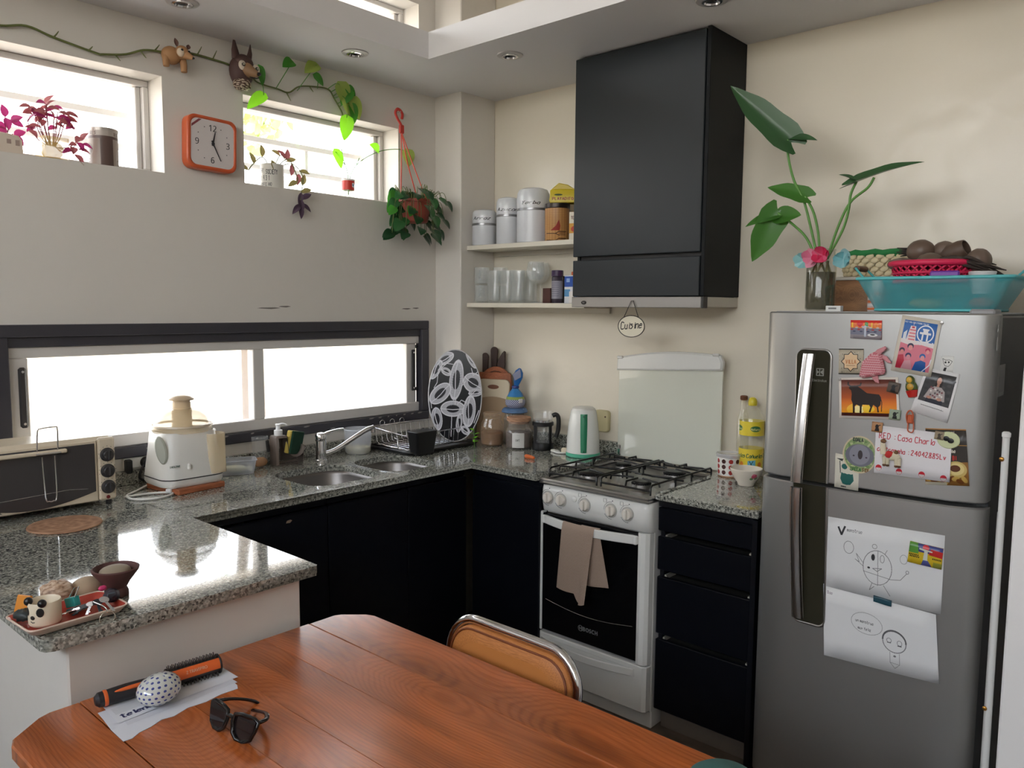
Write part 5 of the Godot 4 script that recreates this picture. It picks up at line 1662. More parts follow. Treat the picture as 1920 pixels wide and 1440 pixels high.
func wall_things():
	# ---- clock
	var c := thing("wall_clock", "square orange wall clock with rounded corners showing twelve twenty-six", "clock", Vector3(0.0, 2.163, 1.430))
	c.rotation.x = -0.03
	var m := MB.new()
	m.T = Transform3D(WALLX, Vector3(0.002, 0, 0))
	m.prism(rrect(-0.098, -0.098, 0.098, 0.098, 0.03, 6), 0.05, 0.006)
	part(c, "case", m, mat(rgb8(214, 100, 56), 0.35))
	m = MB.new()
	var rr: Array = []
	for q in [[0.098, 0.0515], [0.092, 0.056], [0.086, 0.0535], [0.085, 0.0505]]:
		var ring: Array = []
		for p in rrect(-q[0], -q[0], q[0], q[0], q[0] * 0.3, 6): ring.append(WALLX * Vector3(p.x, p.y, 0) + Vector3(q[1], 0, 0))
		rr.append(ring)
	loft(m, rr)
	part(c, "bezel", m, mat(rgb8(206, 92, 52), 0.35))
	m = MB.new()
	m.T = Transform3D(WALLX, Vector3(0.051, 0, 0))
	m.prism(rrect(-0.086, -0.086, 0.086, 0.086, 0.026, 6), 0.0012)
	var face := part(c, "dial_face", m, mat(rgb8(214, 206, 204), 0.6))
	var ink := mat(rgb8(40, 38, 42), 0.5)
	for q in [["12", 0.0, 0.056], ["3", 0.062, 0.0], ["6", 0.0, -0.062], ["9", -0.062, 0.0]]:
		lettering(face, q[0], WALLX * Vector3(q[1], q[2], 0) + Vector3(0.0526, 0, 0), WALLX, 0.022, ink, false, false, "numeral")
	for k in 12:
		if k % 3 == 0: continue
		var a := TAU * k / 12.0
		part(face, "hour_dot", MB.new().box(WALLX * Vector3(sin(a) * 0.066, cos(a) * 0.066, 0) + Vector3(0.0526, 0, 0), Vector3(0.0008, 0.003, 0.003)), ink)
	m = MB.new()
	m.T = Transform3D(WALLX * Basis(Vector3(0, 0, 1), -0.20), Vector3(0.055, 0, 0))
	m.prism([Vector2(-0.004, -0.008), Vector2(0.004, -0.008), Vector2(0.0016, 0.044), Vector2(-0.0016, 0.044)], 0.001)
	part(c, "hour_hand", m, ink)
	m = MB.new()
	m.T = Transform3D(WALLX * Basis(Vector3(0, 0, 1), -2.67), Vector3(0.0565, 0, 0))
	m.prism([Vector2(-0.0028, -0.012), Vector2(0.0028, -0.012), Vector2(0.0012, 0.068), Vector2(-0.0012, 0.068)], 0.001)
	part(c, "minute_hand", m, ink)
	m = MB.new()
	m.T = disc_x(0.054, 0, 0)
	part(c, "hub", m.cyl(Vector3.ZERO, 0.006, 0.005, 14, 0.001), ink)
	m = MB.new()
	m.T = Transform3D(WALLX, Vector3(0.0525, 0, 0))
	m.prism([Vector2(-0.083, 0.05), Vector2(-0.083, 0.060), Vector2(-0.056, 0.083), Vector2(-0.044, 0.083)], 0.0006)
	part(face, "corner_stripe", m, mat(rgb8(130, 60, 66), 0.4))
	# ---- carved animal heads
	fawn()
	fox()
	# ---- vine pinned along the wall
	var v := thing("wall_vine", "long bare pothos vine pinned along the wall above the clock, leafy at its right end", "plant", Vector3(0.0, 2.45, 1.4))
	var pts: Array = []
	for q in [[2.428, 2.20], [2.428, 2.109], [2.446, 2.033], [2.43, 1.955], [2.411, 1.823], [2.412, 1.80], [2.43, 1.724], [2.46, 1.658], [2.469, 1.591]]: pts.append(Vector3(0.012, q[0], q[1]))
	part(v, "stem", W(v).tube(curve(pts, 5), 0.004, 7), M.stem)
	pts = []
	for q in [[2.470, 1.52], [2.489, 1.49], [2.485, 1.352], [2.478, 1.32]]: pts.append(Vector3(0.012, q[0], q[1]))
	part(v, "stem", W(v).tube(curve(pts, 5), 0.004, 7), M.stem)
	pts = []
	for q in [[2.48, 1.262], [2.466, 1.24], [2.441, 1.212], [2.434, 1.121], [2.430, 1.07], [2.464, 1.02], [2.48, 0.941], [2.482, 0.874], [2.45, 0.845], [2.40, 0.806], [2.37, 0.80]]: pts.append(Vector3(0.014, q[0], q[1]))
	part(v, "stem", W(v).tube(curve(pts, 5), 0.0032, 7), M.stem)
	for q in [[2.43, 1.955, 0.02], [2.411, 1.85, 0.016], [2.420, 1.76, -0.02], [2.452, 1.67, -0.022], [2.468, 1.62, 0.02], [2.49, 1.46, 0.03], [2.486, 1.40, 0.034], [2.43, 1.08, -0.035], [2.478, 0.97, -0.025]]:
		part(v, "node_stub", W(v).tube([Vector3(0.012, q[0], q[1]), Vector3(0.018, q[0] + q[2] * 0.6, q[1] - 0.008), Vector3(0.024, q[0] + q[2], q[1] - 0.012)], [0.003, 0.0022, 0.0012], 5), M.stem)
	# petiole root (y, z), leaf root, tip, half width, bright
	for q in [[2.466, 1.235, 2.492, 1.222, 2.430, 1.208, 0.018, 1], [2.44, 1.21, 2.388, 1.205, 2.338, 1.275, 0.026, 3], [2.434, 1.13, 2.545, 1.072, 2.525, 1.115, 0.026, 1], [2.445, 1.03, 2.56, 0.955, 2.528, 1.01, 0.030, 2], [2.475, 0.93, 2.515, 0.965, 2.488, 0.92, 0.022, 1], [2.482, 0.88, 2.505, 0.84, 2.432, 0.80, 0.04, 2], [2.475, 0.86, 2.50, 0.80, 2.455, 0.755, 0.026, 1], [2.45, 0.845, 2.45, 0.81, 2.375, 0.75, 0.042, 2], [2.43, 0.83, 2.455, 0.775, 2.385, 0.725, 0.034, 2], [2.42, 0.82, 2.43, 0.785, 2.355, 0.762, 0.03, 1], [2.38, 0.80, 2.372, 0.803, 2.282, 0.815, 0.032, 3], [2.46, 0.85, 2.49, 0.79, 2.43, 0.83, 0.03, 1]]:
		var a := Vector3(0.014, q[0], q[1])
		var b := Vector3(0.045, q[2], q[3])
		var e := Vector3(0.055, q[4], q[5])
		var s := part(v, "petiole", W(v).tube(curve([a, a.lerp(b, 0.5) + Vector3(0.014, 0.01, 0), b], 4), 0.0018, 5), M.stem_green)
		var l := W(v)
		leaf(l, b, e - b, Vector3(1, 0.5, 0.3), (e - b).length() * 1.1, q[6], 0.6, 0.3, 0)
		part(s, "leaf", l, [M.leaf, M.leaf, M.leaf_var, M.leaf_bright][q[7]])
	# scuffs on the wall above the dark frame are part of the paint
	# ---- hanging planter
	hanging_planter()
	for q in [[0.265, 0.922, "recessed round ceiling spotlight above the right upper window"], [0.724, 0.498, "recessed round ceiling spotlight left of the range hood"], [0.256, 1.633, "recessed round ceiling spotlight at the top edge, above the carved heads"], [1.618, 0.494, "recessed round ceiling spotlight at the top edge, right of the range hood"]]:
		var d := thing("ceiling_spotlight", q[2], "ceiling light", Vector3(q[0], 2.573, q[1]), 0.0, "recessed ceiling spotlights")
		m = MB.new()
		m.lathe([Vector2(0.034, -0.004), Vector2(0.036, -0.007), Vector2(0.052, -0.004), Vector2(0.054, 0.0)], 36)
		part(d, "trim_ring", m, mat(rgb8(190, 188, 188), 0.3, 0.3))
		part(d, "inner_ring", MB.new().lathe([Vector2(0.024, -0.003), Vector2(0.026, -0.009), Vector2(0.033, -0.008), Vector2(0.034, -0.003)], 36), M.chrome)
		part(d, "lamp_glass", MB.new().lathe([Vector2(0, -0.001), Vector2(0.024, -0.003)], 28), mat(rgb8(66, 66, 68), 0.15))

func fawn():
	var f := thing("fawn_figure", "small carved tan fawn figure mounted on the wall, left of the dark head", "figurine", Vector3(0.0, 2.46, 1.555))
	var tan := mat(rgb8(176, 132, 90), 0.6)
	var m := MB.new()
	m.blob(Vector3(0.026, 0.0, 0.012), Vector3(0.028, 0.032, 0.036), 18)
	part(f, "body", m, tan)
	for q in [[0.034, -0.030, 0.036], [0.036, -0.038, -0.030]]:
		m = MB.new()
		m.tube([Vector3(0.03, -0.005, q[2] * 0.9), Vector3(0.034, -0.025, q[2]), Vector3(0.036, q[1] - 0.014, q[2])], [0.014, 0.012, 0.011], 10)
		part(f, "leg", m, tan)
	m = MB.new()
	m.blob(Vector3(0.05, 0.012, -0.016), Vector3(0.026, 0.024, 0.024), 18)
	m.tube([Vector3(0.056, 0.006, -0.020), Vector3(0.076, -0.004, -0.034), Vector3(0.086, -0.010, -0.040)], [0.018, 0.011, 0.006], 10)
	var h := part(f, "head", m, tan)
	m = MB.new()
	m.blob(Vector3(0.063, 0.008, -0.006), Vector3(0.014, 0.016, 0.014), 14)
	part(h, "pale_cheek", m, mat(rgb8(226, 208, 184), 0.6))
	for q in [[0.0, 0.0], [0.0, -0.04]]:
		m = MB.new()
		leaf(m, Vector3(0.048, 0.028, 0.0 + q[1]), Vector3(-0.1, 1.0, 0.15 if q[1] == 0.0 else -0.3), Vector3(1, 0.2, 0.2), 0.034 if q[1] == 0.0 else 0.022, 0.008, 0.2, 0.5, 1, 6)
		part(h, "ear", m, mat(rgb8(96, 66, 56), 0.6))
	part(h, "nose", MB.new().blob(Vector3(0.087, -0.010, -0.041), Vector3(0.005, 0.004, 0.005), 10), M.black)
	for q in [[0.074, 0.014, -0.006], [0.07, 0.014, -0.034]]: part(h, "eye", MB.new().blob(Vector3(q[0], q[1], q[2]), Vector3(0.004, 0.005, 0.005), 10), M.black)

func fox():
	var f := thing("fox_figure", "dark brown carved fox head with tall ears mounted on the wall", "figurine", Vector3(0.0, 2.462, 1.292))
	var dk := mat(rgb8(84, 60, 56), 0.6)
	var m := MB.new()
	m.blob(Vector3(0.03, 0.0, 0.0), Vector3(0.034, 0.062, 0.048), 24)
	m.blob(Vector3(0.035, 0.03, -0.006), Vector3(0.03, 0.035, 0.042), 20)
	part(f, "skull", m, dk)
	for q in [[0.028, 0.075, 0.019], [-0.036, 0.062, 0.013]]:
		m = MB.new()
		m.tube([Vector3(0.034, 0.045, q[0] * 0.8), Vector3(0.036, 0.075, q[0]), Vector3(0.034, 0.05 + q[1], q[0] * 1.1)], [q[2], q[2] * 0.75, 0.001], 9, false, 0.5)
		part(f, "ear", m, dk)
	m = MB.new()
	m.tube([Vector3(0.05, 0.004, -0.012), Vector3(0.075, -0.008, -0.024), Vector3(0.095, -0.016, -0.034)], [0.030, 0.02, 0.009], 14)
	part(f, "muzzle", m, mat(rgb8(150, 116, 84), 0.6))
	part(f, "nose", MB.new().blob(Vector3(0.1, -0.015, -0.036), Vector3(0.007, 0.007, 0.008), 12), M.black)
	part(f, "mouth_line", MB.new().tube([Vector3(0.09, -0.026, -0.040), Vector3(0.088, -0.030, -0.030), Vector3(0.074, -0.026, -0.010)], 0.0022, 5), M.black)
	for s in [[0.066, 0.016, 0.012], [0.066, 0.012, -0.046]]:
		var ep := part(f, "eye_patch", MB.new().blob(Vector3(s[0] - 0.005, s[1], s[2]), Vector3(0.010, 0.019, 0.016), 14), mat(rgb8(216, 204, 186), 0.6))
		part(ep, "eye", MB.new().blob(Vector3(s[0] + 0.003, s[1] + 0.001, s[2]), Vector3(0.005, 0.007, 0.008), 12), M.black)
		part(ep, "iris", MB.new().blob(Vector3(s[0] + 0.0065, s[1] + 0.001, s[2]), Vector3(0.003, 0.004, 0.0045), 10), mat(rgb8(176, 172, 150), 0.3))
	m = MB.new()
	m.blob(Vector3(0.042, -0.052, 0.004), Vector3(0.03, 0.022, 0.036), 18, func(d: Vector3) -> float: return 1.0 + 0.1 * sin(d.z * 18.0) * sin(d.y * 14.0))
	part(f, "chest_ruff", m, tmat(ntex(noise(FastNoiseLite.TYPE_SIMPLEX, 0.06, 12, 2), 128, ramp([[0.0, rgb8(66, 46, 40)], [0.5, rgb8(96, 72, 58)], [0.56, rgb8(200, 186, 164)], [1.0, rgb8(220, 206, 184)]])), 0.7))

func hanging_planter():
	var h := thing("hanging_planter", "dark leafy philodendron in a red hanging pot, hooked on the wall right of the window", "plant", Vector3(0.11, 2.0, 0.465))
	var m := W(h)
	m.tube(curve([Vector3(0.035, 2.425, 0.482), Vector3(0.034, 2.447, 0.478), Vector3(0.034, 2.462, 0.490), Vector3(0.034, 2.464, 0.508), Vector3(0.035, 2.446, 0.520), Vector3(0.04, 2.42, 0.512), Vector3(0.05, 2.392, 0.500), Vector3(0.055, 2.365, 0.503)], 5), 0.0075, 8, false, 0.6)
	m.box(Vector3(0.056, 2.372, 0.502), Vector3(0.012, 0.04, 0.028), 0.004)
	part(h, "hook", m, M.red)
	for q in [[0.185, 0.465], [0.07, 0.520], [0.06, 0.402]]:
		part(h, "strap", W(h).tube([Vector3(0.056, 2.36, 0.503), Vector3(lerpf(0.056, q[0], 0.45), 2.22, lerpf(0.503, q[1], 0.35)), Vector3(q[0], 2.045, q[1])], 0.0032, 6, false, 0.6), mat(rgb8(222, 90, 72), 0.4))
	part(h, "nail", W(h).tube([Vector3(-0.002, 2.452, 0.494), Vector3(0.042, 2.456, 0.494)], 0.0025, 6), M.chrome)
	m = MB.new()
	m.lathe([Vector2(0, -0.055), Vector2(0.05, -0.055), Vector2(0.056, -0.05), Vector2(0.073, 0.035), Vector2(0.08, 0.036), Vector2(0.08, 0.048), Vector2(0.075, 0.048), Vector2(0.07, 0.03), Vector2(0, 0.03)], 36)
	part(h, "pot", m, M.terracotta)
	var rng := RandomNumberGenerator.new()
	rng.seed = 77
	for i in 76:
		var a := TAU * i / 76.0 * 5.0 + rng.randf() * 0.5
		var lev := rng.randf()
		var rad := lerpf(0.05, 0.14, rng.randf())
		if cos(a) < -0.2 and rad > 0.09: rad = 0.085
		var p := Vector3(cos(a) * rad, lerpf(0.085, -0.125, lev) + 0.01, sin(a) * rad * 1.15)
		p.x = maxf(p.x, -0.085)
		var root := Vector3(cos(a) * 0.05, 0.04, sin(a) * 0.055)
		var mid := root.lerp(p, 0.55) + Vector3(cos(a) * 0.02, 0.045, sin(a) * 0.02)
		mid.x = maxf(mid.x, -0.09)
		part(h, "petiole", MB.new().tube(curve([root, mid, p], 4), 0.0014, 4), M.stem)
		var l := MB.new()
		var out := Vector3(maxf(cos(a), -0.05) * 0.5 + 0.15, -0.75 + 0.5 * rng.randf(), sin(a) * 0.75 + rng.randf_range(-0.3, 0.3))
		var L := rng.randf_range(0.044, 0.070)
		leaf(l, p, out, Vector3(1.0, 0.7, 0.2 * sin(a)), L, L * 0.42, 0.6, 0.22, 0, 7)
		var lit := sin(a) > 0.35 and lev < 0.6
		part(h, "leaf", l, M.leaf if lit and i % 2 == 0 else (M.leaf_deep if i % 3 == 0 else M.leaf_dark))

func sill_things():
	var Y := 2.04
	# ---- printed tin pot with the olive trailing plant
	var P := Pic.new(512, 170, rgb8(220, 218, 210))
	for i in 2:
		var x := 0.02 + 0.5 * i
		P.text("HEALTHY", x, 0.32, 0.11, 3.0, rgb8(60, 60, 60))
		P.text("SOCIETY", x + 0.21, 0.36, 0.11, 3.0, rgb8(60, 60, 60))
		P.text("1 9 3 1", x + 0.12, 0.52, 0.12, 3.0, rgb8(70, 70, 70))
		P.text("COFFEE AND", x + 0.12, 0.66, 0.08, 2.0, rgb8(80, 80, 80))
		P.text("CO PRODUCTION", x + 0.1, 0.76, 0.07, 2.0, rgb8(80, 80, 80))
		P.text("L. PLACE", x + 0.15, 0.92, 0.08, 2.0, rgb8(60, 60, 60))
	var pt := thing("plant_pot", "white printed tin pot with olive and plum trailing leaves on the right window sill", "potted plant", Vector3(-0.062, Y, 1.108))
	var m := MB.new()
	m.T = Transform3D(Basis(Vector3.UP, 0.6), Vector3.ZERO)
	m.lathe([Vector2(0.0, 0.001), Vector2(0.046, 0.001), Vector2(0.048, 0.004), Vector2(0.048, 0.10), Vector2(0.0455, 0.102), Vector2(0.0455, 0.09)], 40)
	part(pt, "pot", m, tmat(P.tex(), 0.4))
	part(pt, "soil", MB.new().lathe([Vector2(0.046, 0.088), Vector2(0, 0.09)], 24), M.brown)
	# stems given by (x, y, z) world points; leaves along them
	var stems := [[[-0.062, 2.13, 1.10], [-0.05, 2.185, 1.075], [-0.045, 2.16, 1.05]], [[-0.062, 2.13, 1.12], [-0.05, 2.165, 1.16], [-0.045, 2.125, 1.21], [-0.03, 2.10, 1.235]], [[-0.06, 2.13, 1.10], [-0.03, 2.155, 1.13]], [[-0.06, 2.13, 1.09], [-0.02, 2.15, 1.04], [0.012, 2.10, 1.01], [0.022, 2.02, 1.025], [0.028, 1.975, 1.035]], [[-0.06, 2.13, 1.09], [-0.03, 2.17, 1.05], [0.0, 2.10, 1.03], [0.012, 2.075, 1.035]]]
	for s in stems:
		var q: Array = []
		for p in s: q.append(Vector3(p[0], p[1], p[2]))
		part(pt, "stem", W(pt).tube(curve(q, 5), 0.0022, 5), M.stem)
	for q in [[-0.03, 2.10, 1.235, -0.2, 0.35, 0.7, 0], [-0.045, 2.13, 1.20, 0.1, 0.9, 0.3, 0], [-0.05, 2.165, 1.16, 0.2, 0.7, 0.1, 0], [-0.03, 2.155, 1.13, 0.3, -0.6, -0.1, 0], [-0.05, 2.18, 1.075, 0.2, 0.3, 0.6, 0], [-0.045, 2.165, 1.05, 0.2, 0.9, -0.1, 1], [-0.045, 2.16, 1.05, 0.2, 0.4, -0.8, 0], [-0.04, 2.17, 1.055, 0.1, 0.5, 0.5, 1], [-0.02, 2.15, 1.04, 0.2, -0.8, 0.1, 1], [0.0, 2.12, 1.02, 0.3, 0.0, -0.8, 0], [0.0, 2.11, 1.02, 0.2, -0.9, 0.2, 1], [0.012, 2.075, 1.035, 0.1, -0.4, 0.9, 0], [0.014, 2.06, 1.015, 0.2, 0.9, -0.2, 0], [0.02, 2.03, 1.022, 0.2, 0.3, -0.6, 0],
		[0.022, 2.03, 1.025, 0.2, -1.0, 0.25, 2], [0.026, 2.0, 1.03, 0.3, -0.9, 0.0, 2], [0.028, 1.98, 1.033, 0.1, -0.8, 0.8, 2], [0.028, 1.975, 1.035, 0.2, -1.0, -0.1, 2], [0.028, 1.98, 1.03, 0.2, -0.4, -0.9, 2], [0.026, 2.0, 1.028, 0.2, 0.5, -0.7, 2]]:
		var l := W(pt)
		leaf(l, Vector3(q[0], q[1], q[2]), Vector3(q[3], q[4], q[5]), Vector3(1, 0.6, 0.1), 0.052 if q[6] < 2 else 0.058, 0.0125, 0.5, 0.4, 1, 6)
		part(pt, "leaf", l, [M.leaf_olive, M.leaf_rose, M.leaf_plum][q[6]])
	# ---- little bottle with a red label and pothos cuttings
	var b := thing("cutting_bottle", "small red-labelled bottle of water holding two pothos cuttings on the window sill", "vase", Vector3(-0.062, Y, 0.720))
	m = MB.new()
	m.lathe([Vector2(0, 0.001), Vector2(0.026, 0.001), Vector2(0.029, 0.005), Vector2(0.029, 0.09), Vector2(0.024, 0.098), Vector2(0.024, 0.104)], 28)
	part(b, "glass", m, glass(rgb8(225, 235, 215), 0.16))
	P = Pic.new(256, 100, rgb8(206, 58, 48))
	P.rect(0, 0, 1, 0.14, rgb8(220, 216, 210))
	for x in [0.05, 0.55]:
		P.oval(x, 0.55, 0.07, 0.22, rgb8(226, 226, 232))
		P.oval(x, 0.55, 0.045, 0.1, rgb8(130, 150, 190))
	part(b, "red_label", MB.new().lathe([Vector2(0.0295, 0.04), Vector2(0.0295, 0.088)], 28), tmat(P.tex(), 0.4))
	part(b, "water", MB.new().lathe([Vector2(0, 0.003), Vector2(0.027, 0.005), Vector2(0.0275, 0.05), Vector2(0, 0.05)], 24), glass(rgb8(170, 200, 120), 0.25))
	for s in [[[-0.062, 2.06, 0.72], [-0.06, 2.15, 0.722], [-0.05, 2.21, 0.752], [-0.045, 2.26, 0.768]], [[-0.062, 2.06, 0.718], [-0.055, 2.15, 0.71], [-0.04, 2.215, 0.665], [-0.01, 2.268, 0.58], [0.025, 2.285, 0.505], [0.04, 2.28, 0.455]], [[-0.05, 2.19, 0.745], [-0.035, 2.22, 0.79], [-0.03, 2.235, 0.81]], [[-0.05, 2.20, 0.68], [-0.045, 2.23, 0.668]]]:
		var q: Array = []
		for p in s: q.append(Vector3(p[0], p[1], p[2]))
		part(b, "stem", W(b).tube(curve(q, 6), 0.002, 5), M.stem_green)
	for q in [[-0.03, 2.238, 0.812, 0.1, -0.9, -0.55, 0.085, 0.026, 1], [-0.012, 2.272, 0.585, 0.2, 0.35, 0.75, 0.055, 0.026, 1], [0.04, 2.283, 0.458, 0.2, -0.75, -0.1, 0.075, 0.034, 0]]:
		var l := W(b)
		leaf(l, Vector3(q[0], q[1], q[2]), Vector3(q[3], q[4], q[5]), Vector3(1, 0.5, 0.25), q[6], q[7], 0.5, 0.3, 0)
		part(b, "leaf", l, M.leaf_bright if q[8] else M.leaf_var)
	# ---- left window: tin, glass with magenta plant, little cream house
	P = Pic.new(256, 170, rgb8(92, 72, 66))
	P.rect(0, 0, 1, 0.12, rgb8(180, 170, 160))
	for x in [0.05, 0.55]:
		P.rect(x, 0.17, 0.36, 0.62, rgb8(160, 148, 138))
		P.oval(x + 0.18, 0.38, 0.09, 0.13, rgb8(112, 100, 94))
		P.text("CAFE", x + 0.06, 0.68, 0.1, 3.0, rgb8(90, 76, 70))
		P.text("BUENOS AIRES", x + 0.02, 0.10, 0.06, 2.0, rgb8(110, 96, 90))
	var tn := thing("storage_tin", "old brown printed tin can on the left window sill", "tin", Vector3(-0.065, Y, 1.782))
	part(tn, "can", MB.new().lathe([Vector2(0, 0.001), Vector2(0.048, 0.001), Vector2(0.05, 0.003), Vector2(0.05, 0.005), Vector2(0.0485, 0.006), Vector2(0.0485, 0.125)], 36), tmat(P.tex(), 0.4))
	part(tn, "lid", MB.new().lathe([Vector2(0.0495, 0.122), Vector2(0.05, 0.132), Vector2(0.047, 0.134), Vector2(0.045, 0.131), Vector2(0, 0.131)], 36), mat(rgb8(176, 168, 160), 0.35, 0.4))
	var gv := thing("glass_vase", "square amber glass jar crowded with magenta-leaved cuttings on the left window sill", "potted plant", Vector3(-0.062, Y, 1.950))
	m = MB.new()
	var rr: Array = []
	for q in [[0.075, 0.043], [0.01, 0.043], [0.002, 0.039]]: rr.append(ring_box(-q[1], -q[1], q[1], q[1], 0.012, q[0]))
	loft(m, rr, true, true)
	part(gv, "glass", m, glass(rgb8(225, 190, 100), 0.5))
	part(gv, "water_roots", MB.new().blob(Vector3(0, 0.034, 0), Vector3(0.034, 0.030, 0.034), 14, func(d: Vector3) -> float: return 1.0 + 0.15 * sin(d.x * 9.0 + d.y * 7.0)), glass(rgb8(170, 140, 60), 0.5))
	var rng := RandomNumberGenerator.new()
	rng.seed = 5
	for i in 17:
		var t := (i + 0.5) / 17.0
		var zz := lerpf(0.085, -0.085, t) + rng.randf_range(-0.012, 0.012)
		var tip := Vector3(rng.randf_range(-0.02, 0.045), 0.182 - absf(zz) * 0.5 + rng.randf_range(-0.05, 0.012), zz)
		if i > 13: tip = Vector3(0.04, 0.05 + 0.018 * (i - 14), -0.055 - 0.012 * (i - 14))
		part(gv, "stem", MB.new().tube(curve([Vector3(zz * 0.1, 0.05, zz * 0.25), Vector3(tip.x * 0.4, tip.y * 0.6, zz * 0.6), tip], 4), 0.0017, 5), mat(rgb8(140, 70, 80), 0.5))
		for k in 3:
			var l := MB.new()
			var a := rng.randf() * TAU
			leaf(l, tip - Vector3(0, 0.012 * k, 0), Vector3(0.3 + 0.3 * rng.randf(), 0.55 * cos(a), sin(a)), Vector3(0.7, 0.8, 0), rng.randf_range(0.034, 0.05), 0.0125, 0.5, 0.5, 1, 5)
			part(gv, "leaf", l, M.leaf_purple if (i + k) % 3 == 0 else M.leaf_rose)
	var hs := thing("plant_pot", "cream house-shaped pot at the left frame edge, with a few magenta leaves", "potted plant", Vector3(-0.062, Y, 2.09))
	m = MB.new()
	m.T = Transform3D(WALLX, Vector3(-0.035, 0, 0))
	m.prism([Vector2(-0.045, 0.001), Vector2(0.042, 0.001), Vector2(0.040, 0.048), Vector2(0.030, 0.062), Vector2(-0.045, 0.070)], 0.07, 0.004)
	part(hs, "pot", m, mat(rgb8(214, 200, 184), 0.5))
	for q in [[0.0, 0.040, 0.014], [0.025, 0.038, 0.018]]: part(hs, "painted_window", MB.new().box(Vector3(0.0355, q[1], -q[0]), Vector3(0.001, q[2], 0.012)), mat(rgb8(160, 140, 130), 0.5))
	for q in [[0.09, 0.0, 0.4, 0.9], [0.115, -0.02, 0.2, -0.3], [0.125, 0.0, 0.9, 0.2], [0.07, -0.03, -0.6, -0.6]]:
		var s := part(hs, "stem", MB.new().tube([Vector3(0.01, 0.05, 0.0), Vector3(0.01, q[0], q[1] * 0.7)], 0.0016, 5), mat(rgb8(140, 70, 80), 0.5))
		for k in 2:
			var l := MB.new()
			leaf(l, Vector3(0.012, q[0] - 0.006, q[1] * 0.7), Vector3(0.3, q[2] * (1.0 - 2.0 * k), q[3] - 0.4 * k), Vector3(1, 0.4, 0), 0.042, 0.013, 0.5, 0.4, 1, 5)
			part(s, "leaf", l, M.leaf_purple)

